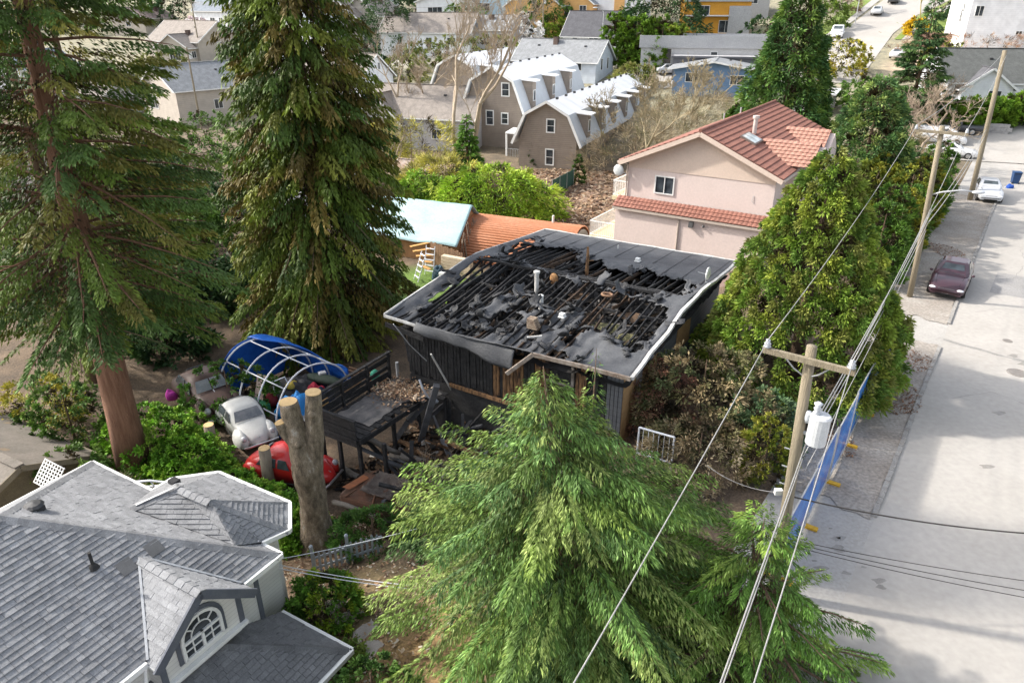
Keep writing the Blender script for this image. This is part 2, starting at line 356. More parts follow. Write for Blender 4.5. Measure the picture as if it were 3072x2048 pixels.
# leaf litter and chips: nobody could count them
LEAF = leaf_mat('dry_leaf', 0.9, 0.1)
def litter(name, label, cat, areas, cols, size=(0.05, 0.12), seed=1, lift=0.03):
    r = np.random.default_rng(seed); V = []; C = []
    for (cx, cy, rx, ry, n) in areas:
        a = r.uniform(0, 2*np.pi, n); d = np.sqrt(r.uniform(0, 1, n))
        xs = cx+rx*d*np.cos(a); ys = cy+ry*d*np.sin(a)
        zs = np.array([g(x, y) for x, y in zip(xs, ys)])+lift+r.uniform(0, 0.09, n)
        L = r.uniform(size[0], size[1], n); th = r.uniform(0, 2*np.pi, n); W = L*r.uniform(.25, .7, n)
        ux, uy = np.cos(th)*L, np.sin(th)*L; vx, vy = -np.sin(th)*W, np.cos(th)*W
        t1, t2 = r.uniform(-.5, .5, n)*L, r.uniform(-.5, .5, n)*W
        q = np.stack([np.stack([xs-ux-vx, ys-uy-vy, zs-t1-t2], 1), np.stack([xs+ux-vx, ys+uy-vy, zs+t1-t2], 1), np.stack([xs+ux+vx, ys+uy+vy, zs+t1+t2], 1), np.stack([xs-ux+vx, ys-uy+vy, zs-t1+t2], 1)], 1)
        V.append(q); C.append(np.array(cols)[r.integers(0, len(cols), n)]*r.uniform(.7, 1.3, (n, 1)))
    o = quads_mesh(name, np.concatenate(V), np.concatenate(C), LEAF, kind='stuff'); return tag(o, label, cat)
BROWN = [(0.30, 0.19, 0.11), (0.22, 0.13, 0.08), (0.38, 0.27, 0.17), (0.16, 0.10, 0.07), (0.42, 0.33, 0.24)]
q1, q2, q3 = G(1690, 585), G(1600, 640), G(935, 1650)
litter('leaf_litter', 'brown fallen leaves covering the bare lot behind the rust quonset hut', 'leaves', [(q1.x, q1.y, 13, 11, 9000), (q2.x, q2.y, 6, 5, 2500)], BROWN, (0.08, 0.2), 3)
q5 = G(1090, 1850)
litter('fallen_leaves', 'scattered dead leaves and chips on the near garden soil', 'leaves', [(q3.x, q3.y, 2.2, 1.8, 1500), (q5.x, q5.y, 2.6, 2.6, 1100)], BROWN+[(0.55, 0.5, 0.4)], (0.02, 0.06), 4)
a1, a2 = RW(7, 1.2), RW(30, 1.6)
litter('needle_litter', 'rust brown cedar needles strewn over the gravel verge', 'leaves', [(RW(9, 1.9).x, RW(9, 1.9).y, 1.6, 2.6, 2600), (RW(12, 1.6).x, RW(12, 1.6).y, 1.6, 1.6, 1200), (RW(4, 2.3).x, RW(4, 2.3).y, .7, 1.6, 500), (a2.x, a2.y, .9, 1.6, 500)], [(0.20, 0.10, 0.06), (0.26, 0.15, 0.09), (0.15, 0.09, 0.06)], (0.015, 0.05), 5, 0.0)
# ================================================================== the burnt house
random.seed(21)
from mathutils import noise as mnoise
HB = bearing(30.5); HC = Vector((2.81, 28.57, 0)); HXH, HYH, EAVE, RIDGE_Y, RISE = 5.12, 6.65, 3.0, -0.45, 0.62
house = thing('burnt_house', 'fire gutted single storey house with collapsed black membrane roof and charred rafters', 'house', HC, HB)
HM = Matrix.Translation(HC) @ Matrix.Rotation(HB, 4, 'Z'); HMI = HM.inverted()
def zroof(y): return EAVE+RISE*(1-abs(y-RIDGE_Y)/(HYH+RIDGE_Y if y < RIDGE_Y else HYH-RIDGE_Y))
def roofpt(x5, y5):                       # photo point (second-row middle crop) -> roof plan in the house's own frame
    px, py = 1024+x5*0.4356, 683+y5*0.4356; z = 3.3
    for _ in range(4):
        q = HMI @ P(px, py, z); z = zroof(max(-HYH, min(HYH, q.y)))
    return (q.x, q.y)
HOLES = [[roofpt(*q) for q in h] for h in [
 [(520,600),(560,515),(740,360),(830,290),(960,205),(1060,205),(1250,255),(1420,300),(1400,420),(1260,470),(1100,440),(1010,500),(880,560),(760,600),(680,590),(610,680),(560,650)],
 [(1250,255),(1420,300),(1720,385),(2090,488),(2250,560),(2240,640),(2130,790),(2010,870),(1880,760),(1810,715),(1720,690),(1600,760),(1520,760),(1640,650),(1690,570),(1600,555),(1510,560),(1400,540),(1290,560),(1180,560),(1150,520),(1250,470),(1350,420)],
 [(960,690),(1010,620),(1090,550),(1190,555),(1270,600),(1210,650),(1120,715),(1040,710),(995,715)],
 [(790,650),(870,625),(950,650),(900,700),(830,690)], [(1360,625),(1440,575),(1470,590),(1400,640)],
 [(1270,740),(1300,640),(1370,650),(1385,700),(1310,770)], [(1400,855),(1440,820),(1540,825),(1570,860),(1520,918),(1420,895)], [(1590,935),(1630,895),(1640,915),(1600,950)],
 [(640,640),(780,560),(800,580),(680,660)], [(880,600),(960,560),(990,570),(910,625)],
 [(1140,165),(1200,110),(1350,60),(1330,130),(1540,135),(1620,165),(1690,200),(1800,225),(1820,270),(1990,310),(2110,275),(2200,330),(2350,360),(2455,395),(2380,465),(2230,455),(2100,484),(1900,425),(1700,375),(1420,290),(1150,215)]]]
def inpoly(x, y, pl):
    c = False; j = len(pl)-1
    for i in range(len(pl)):
        xi, yi = pl[i]; xj, yj = pl[j]
        if (yi > y) != (yj > y) and x < (xj-xi)*(y-yi)/(yj-yi)+xi: c = not c
        j = i
    return c
def pdist(x, y, pl):
    best = 9; n = len(pl)
    for i in range(n):
        ax, ay = pl[i]; bx, by = pl[(i+1) % n]; dx, dy = bx-ax, by-ay
        t = max(0, min(1, ((x-ax)*dx+(y-ay)*dy)/(dx*dx+dy*dy+1e-9)))
        best = min(best, math.hypot(x-ax-t*dx, y-ay-t*dy))
    return best
MEMB = mat('burnt_roof_membrane', (0.060, 0.062, 0.068), (0.100, 0.103, 0.109), 0.8, 0.65, bump=0.35, bscale=14, c3=(0.12, 0.123, 0.128), lo=0.38, hi=0.6, fine=0.1)
step = 0.1; nxm, nym = int(2*HXH/step), int(2*HYH/step)
vid = {}; mb = MB()
def vmem(i, j):
    if (i, j) in vid: return vid[(i, j)]
    x, y = -HXH+i*step, -HYH+j*step
    d = min(pdist(x, y, h) for h in HOLES[:11])
    edge = min(HXH-abs(x), HYH-abs(y))
    k = math.exp(-d/0.35)*min(1, edge/0.5)
    n1 = mnoise.noise((x*0.9, y*0.6, 3)); n2 = mnoise.noise((x*2.6, y*1.6, 9)); n3 = mnoise.noise((x*7, y*3.5, 1))
    z = zroof(y)+0.05
    front = sstep(RIDGE_Y, -2.5, y)*sstep(5.0, 1.0, x)*min(1, edge/0.4)
    z += front*(-0.14+0.13*n1+0.10*n2)+k*(0.10*n2+0.10*n3-0.05)+0.012*n3
    if y < -5.2 and x < 0.8: z -= 0.10*sstep(-5.0, -HYH, y)*sstep(0.8, -2.0, x)*(1+0.8*n1)
    # sag between the rafters where heat softened it
    z += front*0.045*math.cos(2*math.pi*x/0.61)
    vid[(i, j)] = len(mb.v); mb.v.append((x+0.03*n3*k, y+0.04*n2*k, z)); mb.c.append((1, 1, 1)); return vid[(i, j)]
for j in range(nym):
    for i in range(nxm):
        x, y = -HXH+(i+.5)*step, -HYH+(j+.5)*step
        jx = 0.16*mnoise.noise((x*1.9, y*1.9, 5))+0.09*mnoise.noise((x*6, y*6, 7)); jy = 0.16*mnoise.noise((x*1.9, y*1.9, 15))+0.09*mnoise.noise((x*6, y*6, 17))
        if any(inpoly(x+jx, y+jy, h) for h in HOLES) : continue
        mb.f.append((vmem(i, j), vmem(i+1, j), vmem(i+1, j+1), vmem(i, j+1)))
mem = mb.build('roof_membrane', MEMB, house, smooth=True, label='charcoal grey roofing membrane torn open in the middle')
so = mem.modifiers.new('thick', 'SOLIDIFY'); so.thickness = 0.025; so.offset = -1
for k in range(11):                        # welded laps of the sheet, back slope
    x = -4.4+k*0.92; b = MB(); ys = 3.4+0.7*math.sin(k*1.3) if k < 8 else 1.6
    b.beam((x, ys, zroof(ys)+0.058), (x+0.02, HYH-0.05, zroof(HYH)+0.058), 0.05, 0.012); b.build('membrane_lap', mat('membrane_lap', (0.05, 0.05, 0.055), (0.07, 0.07, 0.075), 2, 0.8), house)
# flaps curled up along the torn edges
FLAP = mat('burnt_flap', (0.02, 0.02, 0.022), (0.06, 0.062, 0.066), 2.5, 0.7, bump=0.6, bscale=16, c3=(0.12, 0.12, 0.125))
for h in HOLES:
    per = sum(math.dist(h[i], h[(i+1) % len(h)]) for i in range(len(h)))
    for _ in range(int(per/0.85)):
        i = random.randrange(len(h)); t = random.random(); a, c_ = h[i], h[(i+1) % len(h)]
        x, y = lerp(a[0], c_[0], t), lerp(a[1], c_[1], t)
        if abs(x) > HXH-0.25 or abs(y) > HYH-0.25: continue
        L, W_, cu = random.uniform(0.25, 0.85), random.uniform(0.15, 0.5), random.uniform(-1.2, 1.6); th = random.uniform(0, 6.28)
        b = MB(); sx, sy = math.cos(th), math.sin(th); sd = random.uniform(0, 50)
        def f(i_, j_):
            aa = cu*i_; r_ = L*(math.sin(aa)/cu if abs(cu) > .05 else i_); zz = L*((1-math.cos(aa))/cu if abs(cu) > .05 else 0)
            ww = (j_-.5)*W_*(1-0.5*i_*abs(math.sin(sd)))+0.06*math.sin(sd+9*i_)
            return (x+sx*r_-sy*ww, y+sy*r_+sx*ww, zroof(y)+0.06+zz+0.05*math.sin(sd+7*j_+5*i_))
        b.grid(f, 5, 3); o = b.build('membrane_flap', FLAP if random.random() < .6 else MEMB, house, smooth=True)
        so = o.modifiers.new('thick', 'SOLIDIFY'); so.thickness = 0.012
# rafters, one by one
for k in range(34):
    x = -4.95+k*0.30
    for (ya, yb) in ((-HYH+0.1, RIDGE_Y), (RIDGE_Y, HYH-0.1)):
        if k % 2 and ya > 0: continue
        ym = (ya+yb)/2; burn = random.random()
        y0, y1 = ya, yb
        segs = [(y0, y1)]
        if burn < 0.30:                    # burnt through
            c0 = random.uniform(y0+1.2, y1-1.6); segs = [(y0, c0), (c0+random.uniform(.4, 1.3), y1)]
        for (s0, s1) in segs:
            if s1-s0 < 0.3: continue
            sg = random.uniform(0, 0.10) if len(segs) == 1 else random.uniform(0.05, 0.35)
            b = MB(); n = 6; hh = random.uniform(0.11, 0.17)
            for i in range(n):
                a = s0+(s1-s0)*i/n; c_ = s0+(s1-s0)*(i+1)/n
                f = lambda yy: zroof(yy)-0.10-sg*math.sin(math.pi*(yy-s0)/(s1-s0))
                xo = 0.04*math.sin(k*2.1+a)
                b.beam((x+xo, a, f(a)), (x+0.04*math.sin(k*2.1+c_), c_, f(c_)), 0.045+0.012*math.sin(i*2+k), hh*(0.85+0.15*math.sin(3*i+k)))
            b.build('rafter', CHAR if random.random() < 0.8 else mat('charred_wood_brown', (0.03, 0.02, 0.014), (0.10, 0.06, 0.035), 5, 0.8, bump=0.6, c3=(0.2, 0.13, 0.08)), house)
# ridge wall: plates and studs
zr = zroof(RIDGE_Y)
for (zz, yy) in ((zr-0.02, RIDGE_Y-0.08), (zr-0.12, RIDGE_Y+0.35), (2.62, RIDGE_Y-0.08)):
    b = MB(); pts = [(-4.6+i*0.92, yy+0.03*math.sin(i*1.7), zz+0.03*math.sin(i*2.3)) for i in range(11)]
    for i in range(10): b.beam(pts[i], pts[i+1], 0.12, 0.10)
    b.build('ridge_plate', CHAR, house)
for k in range(22):
    x = -4.5+k*0.42; b = MB(); b.beam((x, RIDGE_Y-0.08, 2.45), (x+random.uniform(-.05, .05), RIDGE_Y-0.08, zr-0.05), 0.05, 0.1, (0, 1, 0)); b.build('stud', CHAR, house)
for k in range(9):                         # blocking between rafters
    y = -4.7 if k % 2 else -2.4; x = -3.4+k*0.9; b = MB(); b.beam((x, y, zroof(y)-0.12), (x+0.75, y+random.uniform(-.2, .2), zroof(y)-0.15), 0.05, 0.1); b.build('blocking', CHAR, house)
# ceiling under the attic, black and heaped
b = MB(); b.grid(lambda i, j: (-4.85+9.7*i, -6.3+12.6*j, 2.42+0.14*mnoise.noise((i*14, j*19, 2))+0.08*mnoise.noise((i*40, j*50, 4))), 50, 64)
b.build('ceiling', mat('burnt_insulation', (0.012, 0.012, 0.013), (0.04, 0.038, 0.036), 1.6, 0.95, bump=0.8, bscale=14, c3=(0.10, 0.09, 0.08)), house, smooth=True)
r = np.random.default_rng(5); nd = 2600
xs, ys = r.uniform(-4.6, 4.6, nd), r.uniform(-6, 6, nd); zs = 2.55+r.uniform(0, 0.35, nd)
V = np.zeros((nd, 4, 3)); th = r.normal(1.57, 0.6, nd); L = r.uniform(0.08, 0.42, nd); Wd = r.uniform(0.02, 0.09, nd); tz = r.uniform(-.25, .25, nd)*L; tw = r.uniform(-.8, .8, nd)*Wd
for q, (a, c_) in enumerate(((-1, -1), (1, -1), (1, 1), (-1, 1))):
    V[:, q, 0] = xs+a*np.cos(th)*L-c_*np.sin(th)*Wd; V[:, q, 1] = ys+a*np.sin(th)*L+c_*np.cos(th)*Wd; V[:, q, 2] = zs+a*tz+c_*tw
pal = np.array([(0.02, 0.02, 0.02), (0.035, 0.034, 0.034), (0.05, 0.045, 0.04), (0.10, 0.07, 0.045), (0.14, 0.13, 0.125), (0.3, 0.28, 0.26), (0.06, 0.06, 0.065)])
quads_mesh('attic_debris', V, pal[r.choice(7, nd, p=[.3, .22, .18, .1, .1, .03, .07])], LEAF, house, kind='stuff')
for (x, y, dx, dy, c) in ((2.9, -1.6, .5, .3, 0), (1.9, -1.0, .45, .25, 1), (2.6, -3.0, .6, .3, 2), (-4.2, -4.1, .25, .18, 3), (0.3, -.6, .5, .3, 0), (-2.2, 0.0, .35, .2, 1), (3.5, -3.6, .5, .35, 2)):
    b = MB(); b.grid(lambda i, j: (x+dx*(i-.5)*2, y+dy*(j-.5)*2, 2.86+0.12*math.sin(3*i+2)*math.cos(4*j)+0.05*mnoise.noise((i*6+x, j*6, 2))), 5, 5)
    b.build('insulation_batt', [mat('insulation_brown', (0.16, 0.10, 0.06), (0.09, 0.06, 0.04), 4, 0.95, bump=.6), mat('insulation_grey', (0.14, 0.135, 0.13), (0.07, 0.07, 0.07), 4, 0.95, bump=.6), mat('insulation_olive', (0.14, 0.13, 0.06), (0.2, 0.19, 0.1), 4, 0.95, bump=.6), mat('moss_green', (0.12, 0.2, 0.03), (0.2, 0.3, 0.05), 4, 0.95)][c], house, smooth=True)
# walls
SID = band_mat('grey_siding', (0.13, 0.135, 0.145), (0.05, 0.05, 0.055), 0.2, 'Z')
BURNW = mat('burnt_wall_timber', (0.27, 0.15, 0.07), (0.075, 0.042, 0.025), 3.2, 0.85, bump=0.5, bscale=14, c3=(0.018, 0.014, 0.012), stretch=(4, 4, 0.7), lo=0.42, hi=0.6)
YW = -5.95; XW = 4.6
for k in range(62):                        # front wall, board by board
    x = -XW+k*0.149; z0, z1 = 0.35, 2.78
    mt_ = CHAR
    if -0.65 < x < 0.75 or 1.15 < x < 1.6 or 2.75 < x < 3.15: mt_ = BURNW if random.random() < 0.82 else CHAR
    elif 1.6 <= x <= 2.75: mt_ = mat('scorched_timber', (0.025, 0.018, 0.014), (0.07, 0.042, 0.03), 3, .85, bump=.5, stretch=(4, 4, .7))
    elif x > 4.0: mt_ = SID
    if 1.78 < x < 2.72: z1 = 1.72          # burnt-out window
    if 3.2 < x < 4.0 and random.random() < .75: z1 = random.uniform(.9, 1.9)
    if -0.1 < x < 0.5: z1 = 2.45+random.uniform(-.2, .1)
    b = MB(); d = random.uniform(-.02, .025); b.box((x, YW-0.03+d, z0+random.uniform(-.1, .12)), (x+0.128, YW+0.03+d, z1)); b.build('wall_board', mt_, house)
b = MB(); b.box((-XW+.02, YW+0.05, -0.1), (XW-.02, YW+0.14, 2.3)); b.build('wall_backing', CHAR, house)
fr = MB(); fr.beam((1.75, YW-.06, 1.74), (2.78, YW-.06, 1.74), .1, .07); fr.beam((2.76, YW-.06, 1.74), (2.76, YW-.06, 2.75), .07, .1); fr.build('window_frame', mat('scorched_white', (0.3, 0.27, 0.24), (0.12, 0.1, 0.08), 4, .8), house)
for (z, m_, x0, x1) in ((0.33, BURNW, -2.6, 1.6), (0.30, BURNW, 1.7, 4.4)):
    b = MB(); b.beam((x0, YW-.07, z), (x1, YW-.07, z-.06), .1, .14); b.build('sill_beam', m_, house)
FND = mat('sooty_concrete', (0.028, 0.027, 0.027), (0.055, 0.053, 0.051), 1.2, 0.9, bump=.5, bscale=12, c3=(0.012, 0.012, 0.012))
b = MB(); b.box((-XW, YW-.02, -2.6), (XW, YW+0.25, 0.28)); b.box((-XW, YW+.25, -2.6), (-XW+.2, -YW, .28)); b.build('foundation', FND, house)
b = MB(); b.box((0.75, YW-.05, -0.75), (1.35, YW-.015, -0.2)); b.build('basement_window', glass_mat('black_opening', (0.004, 0.004, 0.004), .6), house)
b = MB(); b.box((-XW, YW+.1, .28), (-XW+.12, -YW, 2.85)); b.box((-XW+.12, -YW-.12, -2.5), (XW-.12, -YW, 2.85)); b.box((XW-.12, YW+.15, -2.4), (XW, -YW, 2.85)); b.build('side_walls', SID, house)
for (ya, yb, za, zb, t) in ((-5.9, -4.75, -.2, 2.7, 1), (-4.1, -2.55, -.1, 2.65, 1), (-.2, 1.5, 1.0, 2.3, .9)):
    b = MB(); b.box((XW+.004, ya, za), (XW+.035, yb, zb)); b.build('plywood_panel', WOODRAW, house)
for (ya, yb) in ((-4.72, -4.15), (-2.5, -2.3)):
    b = MB(); b.box((XW+.003, ya, -.3), (XW+.05, yb, 2.75)); b.build('corner_trim', mat('grey_trim', (0.30, 0.29, 0.28), (0.22, .21, .2), 3, .8), house)
# fascia and gutter edges
FAS = mat('peeling_white_fascia', (0.66, 0.66, 0.64), (0.45, 0.43, 0.40), 3.5, 0.7, c3=(0.2, 0.18, 0.16), lo=.4, hi=.62)
def fascia(pts, w_=.05, h=.14, m_=None, wob=.02):
    b = MB(); n = len(pts)
    for i in range(n-1): b.beam(pts[i], pts[i+1], w_, h)
    b.build('fascia', m_ or FAS, house)
fascia([(-HXH+2*HXH*i/12, HYH+.02, zroof(HYH)+.01+.015*math.sin(i*2)) for i in range(13)], .12, .13)
fascia([(-HXH-.02, -HYH+2*HYH*i/14, zroof(-HYH+2*HYH*i/14)+.0+.012*math.sin(i)) for i in range(15)], .06, .12)
fascia([(HXH+.03+.03*math.sin(i*1.9), -HYH+2*HYH*i/16, zroof(-HYH+2*HYH*i/16)+.02+.04*math.sin(i*1.4)) for i in range(17)], .12, .12)
fascia([(-HXH, -HYH-.02, EAVE-.02), (-3.9, -HYH-.03, EAVE-.06), (-3.0, -HYH-.06, EAVE-.14)], .05, .1)
fascia([(0.75, -HYH-.55, EAVE-.75), (1.55, -HYH-.1, EAVE+.02), (2.2, -HYH-.05, EAVE), (3.4, -HYH-.03, EAVE+.02), (HXH, -HYH-.02, EAVE)], .07, .14, mat('scorched_fascia', (0.42, 0.36, 0.30), (0.2, .14, .1), 4, .8, c3=(0.5, .48, .45)))
fascia([(-HXH+.05, -HYH-.05, EAVE-.35), (-3.2, -HYH-.06, EAVE-.55)], .05, .2, CHAR)
b = MB()                                    # melted sheet hanging over the eave
def hang(i, j):
    x = -3.6+4.35*i; dp = (0.30+.42*i+.06*math.sin(9*i)+.05*mnoise.noise((i*8, 1, 1)))*j
    return (x, -HYH+.06-.16*math.sin(j*1.8)-.05*math.sin(7*i+2*j)-.03*math.sin(19*i), EAVE+.03-.10*i-dp)
b.grid(hang, 44, 7); o = b.build('hanging_membrane', MEMB, house, smooth=True); so = o.modifiers.new('thick', 'SOLIDIFY'); so.thickness = .02
# roof fittings
def pipe(x, y, h, r_, m_, name='vent_pipe', cap=0):
    b = MB(); z = zroof(y); b.tube([(x, y, z-.5), (x, y, z+h)], r_, 10)
    if cap: b.tube([(x, y, z+h-.02), (x, y, z+h+.06), (x, y, z+h+.1)], [r_*cap, r_*cap, r_*.3], 10)
    b.build(name, m_, house, smooth=False)
for (x5, y5, h, r_, m_, cp) in ((1345, 395, .55, .09, FAS, 1.5), (1905, 150, .22, .03, WHITE, 0), (1375, 500, .16, .1, WHITE, 1.1)):
    x, y = roofpt(x5, y5); pipe(x, y, h, r_, m_, 'vent_pipe', cp)
x, y = roofpt(1690, 285); b = MB(); z = zroof(y); b.tube([(x, y, z-.6), (x+.03, y, z+.55), (x, y+.02, z+1.0)], [.09, .07, .05], 7); b.beam((x-.05, y, z+.35), (x+.3, y, z+.45), .03, .03); b.build('scorched_post', BURNW, house)
for (x5, y5) in ((2040, 240), (1520, 625)):
    x, y = roofpt(x5, y5); z = zroof(y)+.05; b = MB(); b.box((x-.13, y-.12, z), (x+.13, y+.12, z+.05)); b.box((x-.1, y-.1, z+.05), (x+.1, y+.1, z+.17)); bevel(b.build('roof_vent', WHITE, house), .015)
x, y = roofpt(1330, 690); b = MB()
for i in range(5):
    for j in range(2): b.box((x-.22+.1*i*0, y-.2+.16*j, zroof(y)+.02+.08*i), (x+.2-.03*i, y-.06+.16*j, zroof(y)+.09+.08*i))
b.build('chimney_stub', mat('scorched_masonry', (0.38, 0.30, 0.22), (0.2, .14, .1), 5, .9, bump=.6, c3=(.05, .04, .04)), house)
x, y = roofpt(1830, 480); b = MB(); b.tube([(x+.22*math.cos(a), y+.16*math.sin(a), zroof(y)+.12) for a in np.linspace(0, 6.28, 15)], .05, 6, cap=False); b.build('clay_ring', mat('clay', (0.28, 0.16, 0.09), (0.12, .07, .05), 4, .8), house, smooth=True)
x, y = roofpt(1465, 345); b = MB(); b.ell((x, y, zroof(y)-.05), (.2, .1, .26), 12, 8); b.build('scorched_drum', mat('orange_scorched', (0.42, 0.22, 0.08), (0.16, .08, .04), 4, .7), house, smooth=True)
x, y = roofpt(1330, 770); b = MB(); b.beam((x-.2, y-.2, zroof(y)+.12), (x+.25, y+.1, zroof(y)+.16), .06, .05); b.build('loose_batten', FAS, house)
x, y = 4.95, 1.9; b = MB()                  # small satellite dish on the right-hand eave
b.tube([(x, y, zroof(y)), (x, y, zroof(y)+.45), (x-.35, y-.05, zroof(y)+.5)], .02, 6); b.tube([(x+.04, y, zroof(y)+.1), (x+.05, y, zroof(y)+.12)], .05, 6)
b.build('dish_arm', METAL, house)
b = MB(); b.ell((x+.05, y+.05, zroof(y)+.48), (.08, .26, .28), 14, 6); b.build('satellite_dish', WHITE, house, smooth=True)
# ------------------------------------------------ burnt deck
deck = thing('burnt_deck', 'charred timber deck with black slat railing beside the burnt house', 'deck', HM @ Vector((-5.3, -10.6, -2.0)), HB)
DZ = 2.12
def dp(m_, name, fn, smooth=False, **k):
    b = MB(); fn(b); return b.build(name, m_, deck, smooth, **k)
for k in range(15):                         # joists / boards, torn at the right
    y = 0.05+k*0.285; x1 = 2.05+0.1*math.sin(k*3)+(0.9*sstep(9, 14, k)); dp(CHAR, 'deck_board', lambda b: b.box((0.05, y, DZ-.04), (x1, y+.25, DZ)))
b = MB(); b.grid(lambda i, j: (0.25+(1.55+.9*sstep(.55, 1, j))*i+.12*mnoise.noise((i*9, j*9, 2)), 0.8+3.3*j+.1*mnoise.noise((i*7, j*9, 8)), DZ+.025+.05*abs(mnoise.noise((i*5, j*8, 3)))), 16, 26)
b.build('ash_sheet', mat('ash_sheet', (0.10, 0.098, 0.098), (0.22, 0.20, 0.185), 1.8, .95, bump=.6, bscale=20, c3=(0.36, .33, .3)), deck, smooth=True)
r = np.random.default_rng(9); nd = 900; xs = np.abs(r.normal(1.2, .55, nd)); ys = r.normal(3.3, .45, nd); th = r.uniform(0, 6.28, nd); L = r.uniform(.02, .07, nd)
V = np.zeros((nd, 4, 3))
for q, (a, c_) in enumerate(((-1, -.5), (1, -.5), (1, .5), (-1, .5))):
    V[:, q, 0] = xs+a*np.cos(th)*L-c_*np.sin(th)*L; V[:, q, 1] = ys+a*np.sin(th)*L+c_*np.cos(th)*L; V[:, q, 2] = DZ+.05+.12*np.exp(-((xs-1.2)**2+(ys-3.3)**2))+r.uniform(0, .06, nd)+a*r.uniform(-.03, .03, nd)
quads_mesh('leaf_heap', V, np.array(BROWN)[r.integers(0, 5, nd)]*r.uniform(.8, 1.7, (nd, 1)), LEAF, deck, kind='stuff')
for k in range(6): dp(CHAR, 'rail_slat', lambda b: b.beam((0, 0, DZ+.12+.175*k+.05*math.sin(k*2.2)), (0+.06*math.sin(k*3), 4.25-(1.3 if k == 3 else 0), DZ+.12+.175*k-.07*math.sin(k*1.7)), .04, .13+.03*math.sin(k)))
for k in range(6): dp(CHAR, 'rail_slat', lambda b: b.beam((0.0, -.03, DZ-.28+.175*k), (1.95, -.03-.03*(k % 2), DZ-.30+.175*k), .04, .145))
dp(CHAR, 'rail_cap', lambda b: b.beam((0, -.05, DZ+1.12), (0, 4.3, DZ+1.12), .14, .05)); dp(CHAR, 'rail_cap', lambda b: b.beam((-.05, -.03, DZ+.72), (1.95, -.03, DZ+.70), .12, .05))
for (x, y) in ((0.05, 0.05), (0.05, 1.4), (0.05, 2.8), (0.05, 4.1)): dp(CHAR, 'rail_post', lambda b: b.box((x-.05, y-.05, DZ-.2), (x+.05, y+.05, DZ+1.1)))
for (x, y) in ((0.1, 0.1), (1.0, .05), (1.9, 0.1), (1.9, 2.0), (.1, 2.2), (2.9, .3), (2.9, 4.0)): dp(CHAR, 'post', lambda b: b.box((x-.06, y-.06, -.6), (x+.06, y+.06, DZ-.05)))
dp(CHAR, 'rim_beam', lambda b: b.beam((0, .06, DZ-.22), (2.0, .02, DZ-.22), .08, .26)); dp(CHAR, 'rim_beam', lambda b: b.beam((2.05, 0, DZ-.14), (2.25, 3.2, DZ-.14), .06, .2))
dp(mat('orange_cladding', (0.62, .36, .14), (0.5, .28, .1), 2, .7), 'unburnt_slats', lambda b: [b.box((-.22, -.06, DZ-.05+.13*k), (-.05, .75, DZ+.06+.13*k)) for k in range(6)])
dp(mat('scorched_board', (0.36, .22, .12), (.2, .12, .07), 3, .8), 'repair_board', lambda b: b.beam((-.03, 1.6, DZ+.55), (-.03, 2.5, DZ+.60), .03, .2))
# ------------------------------------------------ collapsed timbers, each its own thing
GREYB = mat('grey_charred_beam', (0.06, 0.06, 0.065), (0.11, 0.11, 0.115), 2.5, .8, bump=.5, bscale=16, c3=(.02, .02, .02))
LOGB = mat('ashen_log', (0.10, 0.085, 0.07), (0.20, 0.18, 0.155), 2.2, .9, bump=.7, bscale=10, c3=(.03, .03, .03))
def pd(px, py, z): return P(px, py, z)
def fallen(pts, w_, h, m_, label, name='fallen_beam', n=1):
    b = MB(); o0 = Vector(pts[0])
    for i in range(len(pts)-1): b.beam(Vector(pts[i])-o0, Vector(pts[i+1])-o0, w_, h, (0.2, 0.3, 1))
    o = b.build(name, m_); o.location = o0; return tag(o, label, 'beam', None)
fallen([pd(1310, 1155, 1.3), pd(1262, 1322, -1.6)], .22, .2, GREYB, 'grey charred beam wrapped with a white pipe, propped upright in the debris')
fallen([pd(1285, 1195, -.2), pd(1225, 1262, -.9), pd(1185, 1322, -1.7)], .26, .2, GREYB, 'wide charred beam crossing below the upright beam')
fallen([pd(1345, 1200, -.6), pd(1290, 1250, -1.2)], .2, .16, GREYB, 'short charred beam lying against the foundation wall')
fallen([pd(1440, 1205, -.6), pd(1425, 1252, -1.0), pd(1395, 1290, -1.4), pd(1375, 1312, -1.7)], .18, .16, GREYB, 'curved charred joist sagging from the foundation wall')
fallen([pd(1465, 1215, -.8), pd(1440, 1280, -1.3), pd(1400, 1320, -1.7)], .14, .14, GREYB, 'second curved charred joist beside the first')
fallen([pd(1293, 1062, 2.0), pd(1364, 1187, -.3)], .06, .05, FAS, 'pale metal strip leaning across the burnt front wall', 'fallen_strip')
fallen([pd(1180, 972, 2.95), pd(1230, 1035, 1.9), pd(1290, 1092, .9), pd(1330, 1130, .3)], .05, .03, METAL, 'twisted gutter dangling from the burnt eave down to the deck', 'dangling_gutter')
fallen([pd(1205, 985, 2.6), pd(1222, 1040, 1.3), pd(1228, 1082, .35)], .09, .09, GREYB, 'charred porch post at the left corner of the burnt house', 'porch_post')
fallen([pd(1350, 1345, -1.5), pd(1395, 1265, -.2)], .05, .05, BURNW, 'thin brown stud standing in the rubble', 'loose_stud')
